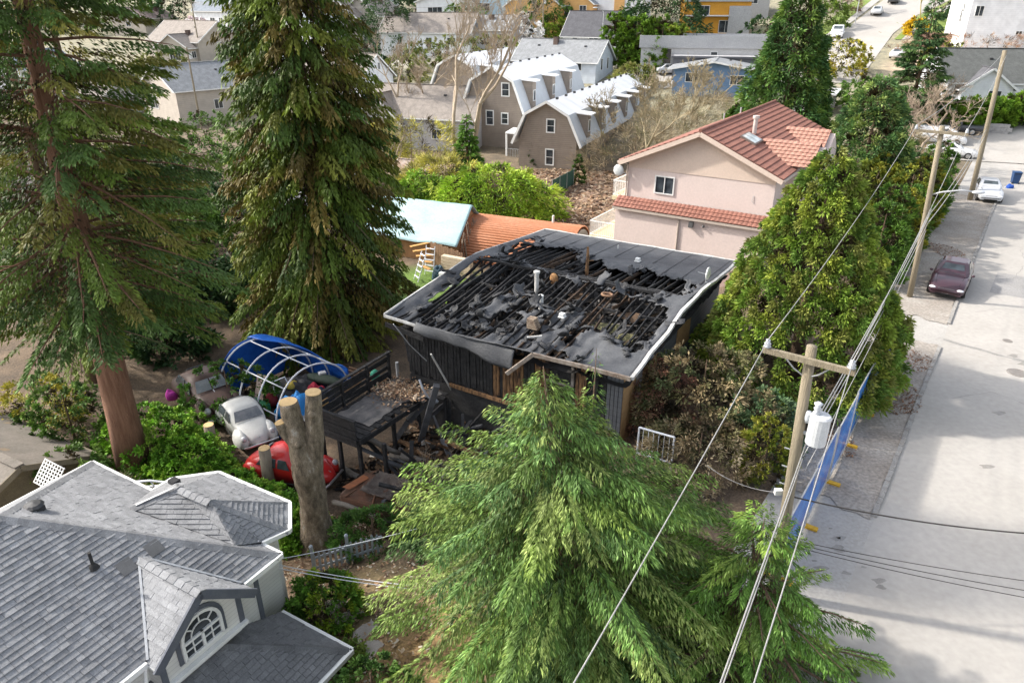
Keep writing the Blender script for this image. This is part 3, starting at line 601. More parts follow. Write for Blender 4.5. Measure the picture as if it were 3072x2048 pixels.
for (a, c_, r0, lb) in (((1062, 1298, 0.0), (1200, 1358, -1.2), .11, 'charred rim joist dropping from the deck corner to the ground'), ((1170, 1368, -1.6), (1335, 1392, -1.65), .16, 'ashen fallen log lying below the deck'), ((985, 1385, -1.8), (1075, 1430, -1.9), .15, 'pale weathered log beside the forked trunk'), ((1000, 1505, -1.5), (1190, 1570, -1.4), .09, 'long thin weathered rail along the garden edge'), ((855, 1480, -1.95), (935, 1515, -1.9), .13, 'mossy grey log under the red car')):
    p0, p1 = pd(*a), pd(*c_); b = MB(); m3 = (p1-p0)
    b.tube([m3*t+Vector((0, 0, .05*math.sin(6*t))) for t in (0, .2, .4, .6, .8, 1)], [r0, r0*1.05, r0*.95, r0, r0*.9, r0*.8], 9)
    o = b.build('fallen_log', LOGB, smooth=True); o.location = p0; tag(o, lb, 'log')
q = pd(1255, 1190, -.0); b = MB(); b.tube([Vector(pd(x, y, z))-q for x, y, z in ((1258, 1138, .8), (1268, 1165, .5), (1283, 1190, .15), (1315, 1205, -.05))], .045, 8); b.ell(Vector(pd(1302, 1203, 0))-q, (.16, .12, .12), 10, 6)
o = b.build('bent_pipe', mat('foil_duct', (.6, .62, .66), (.4, .42, .46), 8, .4, metal=.5, bump=.5)); o.location = q; tag(o, 'bent silver duct pipe draped over the upright charred beam', 'pipe')
def mound(lx, ly): return .85*max(0, 1-((ly+7.3)/2.3)**2)*max(0, min(1, (lx+3.4)/1.2, (4.4-lx)/1.5))*(.62+.38*mnoise.noise((lx*1.3, ly*1.3, 3)))
b = MB()
def f(i, j):
    lx, ly = -3.6+8.0*i, -10.2+4.25*j; q = HM @ Vector((lx, ly, 0)); return (q.x, q.y, g(q.x, q.y)-.08+mound(lx, ly)+.10*mnoise.noise((lx*4, ly*4, 6)))
b.grid(f, 60, 36); tag(b.build('rubble_mound', mat('charred_rubble', (.016, .014, .013), (.055, .040, .030), 2.4, .95, bump=1.0, bscale=12, c3=(.13, .085, .055), fine=.35), kind='stuff'), 'black mound of ash and charred rubble against the foundation', 'rubble')
rr = random.Random(44)
for k in range(44):
    lx, ly = rr.uniform(-3.0, 3.2), rr.uniform(-10.8, -6.6); a = HM @ Vector((lx, ly, 0)); th = rr.uniform(0, 6.28); L = rr.uniform(.8, 2.4); up = rr.uniform(.05, 1.1) if k % 3 else rr.uniform(.8, 1.6)
    p0 = Vector((a.x, a.y, g(a.x, a.y)+.04+mound(lx, ly))); p1 = p0+Vector((math.cos(th)*L, math.sin(th)*L, up)); b = MB(); b.beam((0, 0, 0), (p1-p0)*.5+Vector((0, 0, rr.uniform(-.06, .06))), rr.uniform(.08, .2), rr.uniform(.04, .1)); b.beam((p1-p0)*.5, p1-p0, rr.uniform(.08, .18), rr.uniform(.04, .09))
    o = b.build('charred_board', [CHAR, GREYB, BURNW][k % 3 if k % 5 else 1]); o.location = p0; tag(o, 'charred loose board strewn in the collapsed deck rubble', 'board', 'charred boards in the collapse')
# rubble under the collapse
r = np.random.default_rng(77); nd = 5200
lx = r.uniform(-4.2, 4.2, nd); ly = r.uniform(-11.2, -6.1, nd)
V = np.zeros((nd, 4, 3)); C = np.zeros((nd, 3)); th = r.uniform(0, 6.28, nd); L = r.uniform(.04, .3, nd); Wd = r.uniform(.02, .07, nd)
W3 = [HM @ Vector((a, c_, 0)) for a, c_ in zip(lx, ly)]
zs = np.array([g(q.x, q.y)+mound(a, c_) for q, a, c_ in zip(W3, lx, ly)])+.04+.25*np.abs(np.sin(lx*1.7)*np.cos(ly*1.3))*r.uniform(0, 1, nd)
for q, (a, c_) in enumerate(((-1, -1), (1, -1), (1, 1), (-1, 1))):
    V[:, q, 0] = [p.x for p in W3]+a*np.cos(th)*L-c_*np.sin(th)*Wd; V[:, q, 1] = [p.y for p in W3]+a*np.sin(th)*L+c_*np.cos(th)*Wd; V[:, q, 2] = zs+a*L*r.uniform(-.5, .5, nd)+c_*Wd*.5
pal = np.array([(0.02, .019, .018), (.045, .04, .036), (.10, .065, .04), (.18, .11, .065), (.3, .22, .15), (.07, .045, .03), (.42, .40, .37)])
tag(quads_mesh('fire_rubble', V, pal[r.choice(7, nd, p=[.24, .2, .18, .13, .08, .14, .03])], LEAF, kind='stuff'), 'heaped charred boards and brown rubble where the deck collapsed', 'rubble')
# ================================================================== near house with grey shingle roof
random.seed(5)
GZ = -1.9; GT = Vector((-5.45, 12.82, GZ)); GB = bearing(30)
gh = thing('shingle_house', 'two storey white house with grey shingle hip roof and arched dormer window', 'house', GT, GB)
GM = Matrix.Translation(GT) @ Matrix.Rotation(GB, 4, 'Z')
def gl(x, y, z): return Vector((x, y, z-GZ))
E0, TP = 2.4, 0.6; ER = E0+3.65*TP
SHI = mat('asphalt_shingle', (0.175, 0.178, 0.185), (0.235, 0.238, 0.245), 2.2, 0.9, bump=0.35, bscale=70, fine=0.16, attr=True)
SHLINE = mat('roof_underlay', (0.05, 0.05, 0.055), (0.07, 0.07, 0.07), 3, .9)
SIDW = band_mat('white_lap_siding', (0.70, 0.69, 0.66), (0.42, 0.41, 0.40), 0.11, 'Z')
TRIMD = mat('slate_trim', (0.085, 0.095, 0.12), (0.11, .12, .14), 3, .6)
def clip(poly, a, b, c):                   # keep a*u+b*v+c >= 0
    out = []; n = len(poly)
    for i in range(n):
        p, q = poly[i], poly[(i+1) % n]; dp_, dq = a*p[0]+b*p[1]+c, a*q[0]+b*q[1]+c
        if dp_ >= 0: out.append(p)
        if (dp_ >= 0) != (dq >= 0):
            t = dp_/(dp_-dq); out.append((p[0]+(q[0]-p[0])*t, p[1]+(q[1]-p[1])*t))
    return out
SINGLES = []; STUFF = MB()
def shingle_plane(pts, vis=None, tone=1.0, expo=0.128):
    """lap a convex roof polygon with single shingles, course by course"""
    pts = [Vector(q) for q in pts]; n = (pts[1]-pts[0]).cross(pts[2]-pts[0]).normalized()
    if len(pts) == 4 and abs((pts[3]-pts[0]).dot(n)) > .004:
        shingle_plane([pts[0], pts[1], pts[2]], vis, tone, expo); shingle_plane([pts[0], pts[2], pts[3]], vis, tone, expo); return
    if n.z < 0: n = -n
    ed = Vector((0, 0, 1)).cross(n).normalized(); up = n.cross(ed).normalized(); o = min(pts, key=lambda q: q.z)
    uv = [((q-o).dot(ed), (q-o).dot(up)) for q in pts]
    ar = sum(uv[i][0]*uv[(i+1) % len(uv)][1]-uv[(i+1) % len(uv)][0]*uv[i][1] for i in range(len(uv)))
    if ar < 0: uv.reverse()
    u0, u1 = min(q[0] for q in uv), max(q[0] for q in uv); v1 = max(q[1] for q in uv)
    slab_ = MB(); slab_.slab([q-n*0.012 for q in pts], .10); slab_.build('roof_deck', SHLINE, gh)
    v = 0.0; row = 0
    while v < v1:
        u = u0-random.uniform(0, .3)
        while u < u1:
            wd = random.choice((.14, .18, .22, .26, .3)); q = [(u, v), (u+wd-.006, v), (u+wd-.006, v+expo+.01), (u, v+expo+.01)]
            for i in range(len(uv)):
                a, b_ = uv[i], uv[(i+1) % len(uv)]; nx_, ny_ = -(b_[1]-a[1]), b_[0]-a[0]; q = clip(q, nx_, ny_, -(nx_*a[0]+ny_*a[1]))
                if len(q) < 3: break
            if len(q) >= 3:
                th = random.uniform(.016, .032); tint = tone*random.choice((.90, .95, .98, 1.02, 1.05, 1.10))*random.uniform(.96, 1.04)*1.14
                top = [o+ed*a+up*b_+n*(th*(1-(b_-v)/expo*.85)) for a, b_ in q]; bot = [o+ed*a+up*b_-n*.006 for a, b_ in q]
                m = len(q); fs = [tuple(range(m))]+[(i, m+i, m+(i+1) % m, (i+1) % m) for i in range(m)]
                SINGLES.append((top+bot, fs, tint, vis))
            u += wd
        v += expo; row += 1
A = gl(-3.65, -3.65, ER)
shingle_plane([gl(0,0,E0), A, gl(-3.65,-10.5,ER), gl(0,-10.5,E0)])
shingle_plane([gl(0,0,E0), gl(-7.3,0,E0), A], tone=1.02)
shingle_plane([gl(-7.3,0,E0), gl(-7.3,-6,E0), gl(-3.65,-6,ER), A], tone=1.02)
b = MB(); b.slab([gl(0,-10.5,E0), gl(-3.65,-10.5,ER), gl(-3.65,-12.35,ER), gl(0,-16,E0)], .1); b.slab([gl(-7.3,-6,E0), gl(-3.65,-6,ER), gl(-3.65,-12.35,ER), gl(-7.3,-16,E0)], .1); b.slab([gl(0,-16,E0), gl(-3.65,-12.35,ER), gl(-7.3,-16,E0)], .1); b.build('roof_deck', SHI, gh, tint=True)
C1, C2 = gl(-2.85,-.28,3.40), gl(-1.79,-.25,3.40)
wl = [gl(-3.5,-1.2,3.16), gl(-4.65,0,2.42), gl(-4.65,.6,E0), gl(-3.8,1.42,E0), gl(-1.2,1.45,E0), gl(-.45,.72,E0), gl(-.6,.05,2.45)]
V2 = gl(-.72,-.55,2.75); shingle_plane([C1, wl[0], V2], tone=.9); shingle_plane([C1, V2, C2], tone=.9); shingle_plane([C2, V2, wl[6]], tone=.9)
for q in ([C1, wl[0], wl[1], wl[2]], [C1, wl[2], wl[3]], [C1, wl[3], wl[4], C2], [C2, wl[4], wl[5]], [C2, wl[5], wl[6]]): shingle_plane(q)
# lower roof
LE, LT, SL = 0.3, 0.3+2.25*.5, .5
shingle_plane([gl(1.85,.05,LE), gl(-.4,-2.2,LT), gl(-.4,-8,LT), gl(1.85,-8,LE)], tone=.66)
shingle_plane([gl(1.85,.05,LE), gl(-.4,.05,LE), gl(-.4,-2.2,LT)], tone=.66)
b = MB(); b.slab([gl(1.85,-8,LE), gl(-.4,-8,LT), gl(-.4,-14,LT), gl(1.85,-14,LE)], .1); b.build('roof_deck', SHI, gh, tint=True)
# dormer
PKZ, DE, PY = 3.36, 2.34, -2.25
shingle_plane([gl(.38,PY,PKZ), gl(-1.58,PY,PKZ), gl(.06,PY+1.2,DE), gl(.38,PY+1.2,DE)], tone=1.12)
shingle_plane([gl(.38,PY,PKZ), gl(-1.58,PY,PKZ), gl(.06,PY-1.2,DE), gl(.38,PY-1.2,DE)], tone=1.12)
# the 300 that show largest become single pieces, the rest one mesh
cl = Matrix.Identity(4)
def nearness(s): return ((GM @ s[0][0])-Vector((0, 0, CAM_H))).length
vis_ = []
for i, s in enumerate(SINGLES):
    wq = GM @ s[0][0]; Zc = wq.y*_c-(wq.z-CAM_H)*_s; px = CX+FPX*wq.x/Zc; py = CY-FPX*(wq.y*_s+(wq.z-CAM_H)*_c)/Zc
    if 0 < px < 3072 and 0 < py < 2048 and len(s[0]) == 8: vis_.append((nearness(s), i))
vis_.sort(); pick = set(i for _, i in vis_[:300])
for i, (vs_, fs, tint, _) in enumerate(SINGLES):
    if i in pick:
        b = MB(); b.add(vs_, fs, tint); b.build('shingle', SHI, gh, tint=True)
    else: STUFF.add(vs_, fs, tint)
STUFF.build('shingles', SHI, gh, tint=True, kind='stuff')
def caps(p, q, n_, wdt=.15, tone=1.0, lift=.028):
    p, q = Vector(p), Vector(q); d = (q-p); L = d.length; d.normalize(); k = max(1, int(L/n_)); s = d.cross(Vector((0,0,1))).normalized()
    for i in range(k):
        a = p+d*(L*i/k); c_ = p+d*(L*(i+1)/k+.03); t = tone*random.uniform(.8, 1.15); z1, z2 = Vector((0,0,lift+.012)), Vector((0,0,lift)); dn = Vector((0,0,-wdt*.5))
        b = MB(); vs_ = [a+z2, a+s*wdt+dn+z2, c_+s*wdt+dn+z1, c_+z1, c_-s*wdt+dn+z1, a-s*wdt+dn+z2]; vs_ += [v_-Vector((0,0,.02)) for v_ in vs_]
        b.add(vs_, [(0,1,2,3),(0,3,4,5),(3,2,8,9),(4,3,9,10),(1,7,8,2),(5,4,10,11),(0,5,11,6),(1,0,6,7)], t); b.build('ridge_cap', SHI, gh, tint=True)
caps(gl(0,0,E0), A, .2); caps(A, gl(-7.3,0,E0), .3); caps(A, gl(-3.65,-6,ER), .24); caps(C1, C2, .2, .14); caps(wl[0], C1, .24, .14, .9); caps(C2, wl[5], .24, .12, .9); caps(C2, wl[4], .24, .12, .9); caps(wl[2], C1, .3, .12)
caps(gl(1.85,.05,LE), gl(-.4,-2.2,LT), .24, .13, .62); caps(gl(-1.5,PY,PKZ), gl(.38,PY,PKZ), .22, .13, 1.15)
def gut(pts, w_=.1, h=.12, m_=WHITE, name='gutter'):
    b = MB()
    for i in range(len(pts)-1): b.beam(pts[i], pts[i+1], w_, h)
    b.build(name, m_, gh)
dz = Vector((0, 0, -.06))
gut([gl(.04,.06,E0)+dz, gl(.04,-1.05,E0)+dz]); gut([gl(.04,-3.45,E0)+dz, gl(.04,-10.5,E0)+dz]); gut([gl(.04,.05,E0)+dz, gl(-.62,.05,E0)+dz]); gut([gl(-4.6,.05,E0)+dz, gl(-7.34,.05,E0)+dz]); gut([gl(-7.34,.05,E0)+dz, gl(-7.34,-6,E0)+dz])
gut([q+dz*.7 for q in (wl[6], gl(-.42,.76,E0), gl(-1.18,1.5,E0), gl(-3.84,1.47,E0), gl(-4.7,.64,E0), wl[1])])
gut([gl(1.9,.1,LE)+dz, gl(-.4,.1,LE)+dz]); gut([gl(1.9,.1,LE)+dz, gl(1.9,-8,LE)+dz])
# white lines of valley metal
for (p, q) in ((gl(-.62,.0,2.50), gl(-3.4,-1.12,3.16)), (gl(.04,PY-1.16,2.42), gl(-1.5,PY-.05,3.36)), (gl(.0,PY+1.18,2.42), gl(-1.5,PY+.05,3.36)), (wl[0]+Vector((.1,.1,.06)), C1+Vector((-.05,-.12,.05)))):
    b = MB(); b.beam(p, q, .05, .02); b.build('valley_flashing', METAL, gh)
# walls
b = MB(); b.box(gl(-6.9,-15.6,GZ-.6), gl(-.4,-.4,E0-.02)); b.build('wall', SIDW, gh)
wp = [(-4.3,-.5),(-4.3,.45),(-3.65,1.05),(-1.35,1.08),(-.85,.58),(-.85,-.5)]
b = MB(); b.prism([gl(x,y,GZ-.6) for x,y in wp], (0,0,E0-GZ+.55)); b.build('bay_wall', SIDW, gh)
b = MB(); b.box(gl(-.395,-13.8,GZ-.6), gl(1.5,-.35,LE-.03)); b.build('garage_wall', SIDW, gh)
b = MB(); b.prism([gl(.05,PY-1.02,LT-.15), gl(.05,PY+1.02,LT-.15), gl(.05,PY+1.02,DE+.08), gl(.05,PY,PKZ-.12), gl(.05,PY-1.02,DE+.08)], (-1.2,0,0)); b.build('dormer_wall', SIDW, gh)
for (y0, y1) in ((PY-1.03, PY-.9), (PY+.9, PY+1.03)):
    b = MB(); b.box(gl(.052,y0,LT-.12), gl(.075,y1,DE+.08)); b.build('corner_board', TRIMD, gh)
b = MB(); b.box(gl(-.398,-.52,.3), gl(-.37,-.4,E0-.05)); b.build('corner_board', TRIMD, gh)
for s in (-1, 1):
    b = MB(); b.beam(gl(.36,PY,PKZ-.08), gl(.36,PY+s*1.22,DE-.08), .05, .2, (0, 0, 1)); b.build('barge_board', TRIMD, gh)
    b = MB(); b.beam(gl(.3,PY+s*1.16,DE-.05), gl(.02,PY+s*1.16,DE-.02), .1, .07); b.build('gutter', WHITE, gh)
    b = MB(); b.slab([gl(.33,PY,PKZ-.14), gl(.06,PY,PKZ-.14), gl(.06,PY+s*1.18,DE-.12), gl(.33,PY+s*1.18,DE-.12)], .02); b.build('soffit', WHITE, gh)
# arched window
wc, wr, wz0, wz1 = PY-.02, .46, 1.72, 2.17
def arch(r_, z0, n=14, dx=0.0): return [gl(dx,wc-r_,z0), gl(dx,wc+r_,z0)]+[gl(dx,wc+r_*math.cos(a),wz1+r_*math.sin(a)) for a in np.linspace(0, math.pi, n)]
win = MB(); win.prism(arch(wr+.13, wz0-.04, dx=.055), (.03,0,0)); wo = win.build('dormer_window', TRIMD, gh, label='arched white window with sunburst panes in the dormer')
b = MB(); pa = arch(wr, wz0, dx=.10)
for i in range(len(pa)): b.beam(pa[i], pa[(i+1) % len(pa)], .07, .07, (1,0,0))
b.beam(gl(.11,wc-wr,wz1-.03), gl(.11,wc+wr,wz1-.03), .06, .06, (1,0,0)); b.beam(gl(.11,wc,wz0), gl(.11,wc,wz1), .06, .06, (1,0,0))
for y in (wc-.23, wc+.23): b.beam(gl(.10,y,wz0), gl(.10,y,wz1), .025, .03, (1,0,0))
b.beam(gl(.10,wc-wr,wz0+.21), gl(.10,wc+wr,wz0+.21), .025, .03, (1,0,0))
ri = [gl(.10,wc+.24*math.cos(a),wz1+.24*math.sin(a)) for a in np.linspace(0, math.pi, 10)]
for i in range(9): b.beam(ri[i], ri[i+1], .025, .03, (1,0,0))
for a in (.7, 1.57, 2.44): b.beam(gl(.10,wc+.24*math.cos(a),wz1+.24*math.sin(a)), gl(.10,wc+wr*math.cos(a),wz1+wr*math.sin(a)), .025, .03, (1,0,0))
b.build('frame', WHITE, wo)
b = MB(); b.prism(arch(wr, wz0, dx=.088), (.004,0,0)); b.build('pane', GLASS, wo)
b = MB(); b.box(gl(.05,PY-1.0,wz0-.30), gl(.16,PY+1.05,wz0-.21)); b.build('window_sill', WHITE, gh)
# vents and flue
def onroof(x): return E0+TP*(-x)
b = MB(); b.tube([gl(-1.9,-3.0,onroof(-1.9)-.1), gl(-1.9,-3.0,onroof(-1.9)+.38)], .035, 8); b.tube([gl(-1.9,-3.0,onroof(-1.9)-.02), gl(-1.9,-3.0,onroof(-1.9)+.09)], [.12, .045], 10); b.build('vent_pipe', BLACK, gh)
b = MB(); q = gl(-3.9,-2.9,E0+TP*2.9); b.box(q+Vector((-.16,-.14,-.02)), q+Vector((.16,.14,.1))); b.ell(q+Vector((0,0,.12)), (.22,.2,.07), 10, 4); b.build('roof_vent', mat('black_metal', (.03,.03,.033), (.05,.05,.05), 3, .45), gh)
for (x, y) in ((-4.9, -3.9), (-3.75, .15)):
    z = E0+TP*(7.3+x) if y < -1 else 2.95; b = MB(); q = gl(x,y,z); b.box(q+Vector((-.12,-.1,-.02)), q+Vector((.12,.1,.08))); b.build('roof_vent', MATS['black_metal'], gh)
for s, y in ((1, PY+.35), (-1, PY-.3)):     # lead flashing leaves at the head of the dormer
    b = MB(); x = -1.55; q = gl(x-.0,y,onroof(x)+.035); b.slab([q+Vector((-.14,-.16,.084)), q+Vector((.14,-.16,-.084)), q+Vector((.14,.16,-.084)), q+Vector((-.14,.16,.084))], .012); b.build('lead_flashing', mat('lead', (.10,.10,.10), (.13,.13,.13), 3, .7), gh)
b = MB(); b.tube([gl(.06,-3.5,2.3), gl(.1,-3.6,1.9), gl(-.2,-3.9,1.45)], .04, 8); b.build('downspout', WHITE, gh)
# trellis and bent white rail seen behind the hip
b = MB(); o0 = Vector((-9.0, 16.0, 2.0))
# ================================================================== plants
FOL = leaf_mat('foliage', 0.6, 0.16)
GAIN = np.array([1.6, 1.55, 1.3])          # spring growth, dry and bright
BARK = mat('brown_bark', (0.10, 0.065, 0.042), (0.19, 0.125, 0.08), 3.0, 0.95, bump=1.0, bscale=16, c3=(0.25, 0.18, 0.12), stretch=(3, 3, 0.35))
BARKG = mat('grey_bark', (0.20, 0.16, 0.12), (0.30, 0.25, 0.19), 3.0, 0.95, bump=0.7, bscale=16, c3=(0.11, 0.09, 0.07), stretch=(2, 2, 0.5))
BARKP = mat('pale_bark', (0.34, 0.27, 0.19), (0.44, 0.36, 0.27), 2.0, 0.9, c3=(0.24, 0.19, 0.13), stretch=(1, 1, .4))
def unit(a): return a/np.maximum(np.linalg.norm(a, axis=-1, keepdims=True), 1e-9)
def kites(base, d, side, L, W, curl=0.0):
    """leaf-shaped quads"""
    V = np.zeros((len(base), 4, 3)); mid = base+d*(L*0.45)[:, None]
    V[:, 0] = base; V[:, 1] = mid+side*W[:, None]; V[:, 2] = base+d*L[:, None]; V[:, 2, 2] -= curl*L; V[:, 3] = mid-side*W[:, None]; return V
def conifer(name, label, loc, H, prof, n, blade, pal, h0=0.08, nb=None, elev=(10, -25), droop=0.35, twig=0.35, seed=1, group=None, bark=None, trunk_r=0.2, cat='tree', lean=(0, 0), az_gap=None, hang=0.35, tilt=None, limb=True, tip=0.35, topz=None, vary=.55, pale=.0, inner_dark_k=.4):
    """branch by branch: spine, side twigs, blades. prof(t): crown radius at relative height t"""
    r = np.random.default_rng(seed); nb = nb or int(H*22)
    t0 = thing(name, label, cat, loc, 0, group)
    hb = np.sort(r.uniform(h0, 1.0, nb)); az = r.uniform(0, 2*np.pi, nb)
    if az_gap is not None: az = az_gap(r, nb)
    ln = np.array([prof(t) for t in hb])*r.uniform(vary, 1.14, nb)
    el = np.radians(lerp(elev[1], elev[0], hb)+r.normal(0, 7, nb)); tint = r.integers(0, len(pal), nb); bright = r.uniform(.6, 1.38, nb)
    p = ln**1.5; bi = r.choice(nb, n, p=p/p.sum())
    t = np.sqrt(r.uniform(0.03, 1, n)); slots = np.maximum(5, ln[bi]*9/ max(twig, .15)*.5); t = (np.floor(t*slots)+r.uniform(0, .35, n))/slots
    sd = r.choice([-1.0, 1.0], n); s = np.sqrt(r.uniform(0, 1, n))
    L_, a_, e_ = ln[bi], az[bi], el[bi]
    rad = L_*t*np.cos(e_); z = hb[bi]*H+L_*t*np.sin(e_)-droop*L_*t**2*.6
    zz = z/H; cxl, cyl = lean[0]*zz, lean[1]*zz
    ox, oy = np.cos(a_), np.sin(a_)
    sp = np.stack([ox*rad+cxl, oy*rad+cyl, z], 1)
    fa = a_+sd*np.radians(r.normal(52, 12, n)); tl = twig*(1.15-t*.75)*(.5+.5*np.minimum(1, L_/ (prof(.3)+.01)))*r.uniform(.7, 1.3, n)
    td = np.stack([np.cos(fa), np.sin(fa), np.full(n, -hang)-.25*r.random(n)], 1); td = unit(td)
    base = sp+td*(tl*s)[:, None]; base[:, 2] -= hang*.6*tl*s**2
    bd = unit(td*.9+np.stack([ox, oy, np.full(n, -hang*.9)], 1)*.55+r.normal(0, .28, (n, 3)))
    side = unit(np.cross(bd, np.array([0, 0, 1.0])+r.normal(0, .5, (n, 3))))
    BL = blade[0]*r.uniform(.6, 1.3, n); BW = blade[1]*r.uniform(.7, 1.3, n)
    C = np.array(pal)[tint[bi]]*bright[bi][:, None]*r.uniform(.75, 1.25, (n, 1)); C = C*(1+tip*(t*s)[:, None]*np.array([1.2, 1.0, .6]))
    if pale: k = (t*s > .45) & (r.random(n) < pale); C[k] = C[k]*1.5+np.array([.055, .06, .045])  # some outer blades lightened: sunlit tips put into the colour
    dead = (t < .42) & (r.random(n) < inner_dark_k); C[dead] = np.array([.040, .026, .016])*r.uniform(.5, 1.4, (int(dead.sum()), 1))   # inner twigs, dead brown, darkened to paint the shade deep in the crown
    quads_mesh('crown', kites(base, bd, side, BL, BW, .12), np.clip(C*GAIN, 0, .8), FOL, t0)
    b = MB(); b.tube([(lean[0]*q, lean[1]*q, H*q-(.4 if q == 0 else 0)) for q in (0, .1, .25, .5, .75, 1)], [trunk_r*k for k in (1.25, 1, .85, .6, .33, .04)], 10); b.build('trunk', bark or BARK, t0, smooth=True)
    if limb:
        b = MB(); sel = np.argsort(-ln)[:min(nb, 90)]
        for i in sel:
            pts = []
            for q in (0, .35, .7, .95):
                rr = ln[i]*q*math.cos(el[i]); zq = hb[i]*H+ln[i]*q*math.sin(el[i])-droop*ln[i]*q*q*.6; pts.append((math.cos(az[i])*rr+lean[0]*zq/H, math.sin(az[i])*rr+lean[1]*zq/H, zq))
            r0 = min(.05, .012+.012*ln[i]); b.tube(pts, [r0, r0*.8, r0*.5, r0*.2], 4, cap=False)
        b.build('limbs', bark or BARK, t0)
    return t0
def clumpy(name, label, loc, H, prof, nc, per, blade, pal, seed=1, group=None, cat='tree', h0=0.02, up=0.35, lump=.2, trunk_r=.2, spread=.35, hang=.15, bark=None, stretch=1.0, trunk=True, jit=.16, core=.16):
    """dense crown of tufts lying on a lumpy surface"""
    r = np.random.default_rng(seed); t0 = thing(name, label, cat, loc, 0, group)
    hs = np.linspace(h0, .995, 200); pr = np.array([prof(q) for q in hs]); w_ = pr+.03; hc = r.choice(hs, nc, p=w_/w_.sum())+r.uniform(-.003, .003, nc)
    az = r.uniform(0, 2*np.pi, nc); R0 = np.interp(hc, hs, pr)
    ph = r.uniform(0, 6.28, 6); lum = 1+lump*(.5*np.sin(3*az+9*hc+ph[0])+.35*np.sin(5*az-17*hc+ph[1])+.3*np.sin(2*az+23*hc+ph[2]))
    R1 = R0*lum*(1-np.abs(r.normal(0, jit, nc)))
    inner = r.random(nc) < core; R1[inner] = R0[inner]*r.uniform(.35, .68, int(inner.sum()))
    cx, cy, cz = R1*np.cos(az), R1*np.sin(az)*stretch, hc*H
    out = np.stack([np.cos(az), np.sin(az), np.full(nc, up)], 1); tint = np.array(pal)[r.integers(0, len(pal), nc)]*r.uniform(.62, 1.35, (nc, 1)); tint[inner] = np.array([.030, .024, .013])  # inner tufts near black, shade between the tufts painted into their tint
    n = nc*per; ci = np.repeat(np.arange(nc), per)
    d = unit(out[ci]+r.normal(0, .62, (n, 3))+np.array([0, 0, -hang])); rr = r.uniform(.1, 1, n)*spread*(0.6+.5*R0[ci]/max(pr))
    base = np.stack([cx[ci], cy[ci], cz[ci]], 1)+d*(rr*.55)[:, None]; base[:, 2] -= hang*rr*rr
    base[:, 2] = np.maximum(base[:, 2], .03)
    side = unit(np.cross(d, r.normal(0, 1, (n, 3)))); BL = blade[0]*r.uniform(.6, 1.35, n); BW = blade[1]*r.uniform(.6, 1.3, n)
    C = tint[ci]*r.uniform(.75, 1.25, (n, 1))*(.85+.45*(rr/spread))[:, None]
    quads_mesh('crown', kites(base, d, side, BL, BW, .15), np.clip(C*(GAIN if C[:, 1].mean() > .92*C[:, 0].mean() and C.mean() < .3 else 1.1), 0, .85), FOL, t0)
    if trunk:
        b = MB(); b.tube([(0, 0, -.3), (0, 0, H*.3), (0, 0, H*.9)], [trunk_r, trunk_r*.8, .02], 8); b.build('trunk', bark or BARK, t0, smooth=True)
    return t0
def bare(name, label, loc, H, seed=1, spread=.5, levels=5, r0=.14, stems=1, bark=None, up=.25, kids=(3, 4), group=None, cat='tree', fork=.3, twigs=True, lean=(0, 0), ratio=.68, budget=6000, rmin=.017):
    rr = random.Random(seed); t0 = thing(name, label, cat, loc, 0, group); tr, tw = MB(), MB(); cnt = [0]
    def grow(p, d, L, r_, lv):
        if cnt[0] > budget: return
        cnt[0] += 1
        n = 4 if lv < 2 else 3 if lv < 4 else 2; pts = [p]; dd = d.copy(); q = p.copy()
        for i in range(n):
            dd = (dd+Vector((rr.gauss(0, .13), rr.gauss(0, .13), rr.gauss(0, .08)+up*.10))).normalized(); q = q+dd*(L/n); pts.append(q.copy())
        (tr if lv <= 1 else tw).tube(pts, [r_*(1-.45*i/n) for i in range(n+1)], 6 if lv <= 1 else 3, cap=False)
        if lv >= levels: return
        k = rr.randint(*kids)
        for i in range(k):
            f = rr.uniform(fork, 1.0) if i else 1.0; idx = min(n, max(1, int(round(f*n)))); o = pts[idx]
            ax = Vector((rr.gauss(0, 1), rr.gauss(0, 1), rr.gauss(0, .5))).normalized(); nd = (dd+ax*spread*rr.uniform(.6, 1.3)+Vector((0, 0, up*.5))).normalized()
            grow(o, nd, L*ratio*rr.uniform(.7, 1.15), max(rmin, r_*.55*rr.uniform(.7, 1.1)), lv+1)
    for s in range(stems):
        a = 6.28*s/stems+rr.random(); d = Vector((math.cos(a)*.22*(stems > 1)+lean[0], math.sin(a)*.22*(stems > 1)+lean[1], 1)).normalized()
        grow(Vector((.12*math.cos(a)*(stems > 1), .12*math.sin(a)*(stems > 1), -.25)), d, H*(.40 if stems == 1 else .42)*rr.uniform(.9, 1.1), r0*rr.uniform(.8, 1.1), 0)
    tr.build('trunk', bark or BARKP, t0, smooth=True)
    if tw.v: tw.build('branches', bark or BARKP, t0)
    return t0
def ellprof(b=.0): return lambda t: math.sqrt(max(0, 1-(2*t-1)**2))*(1-b*t)
def coneprof(R0, k=1.0, foot=.06): return lambda t: R0*((1-t)**k)*min(1, (t+foot)/(.12+foot))
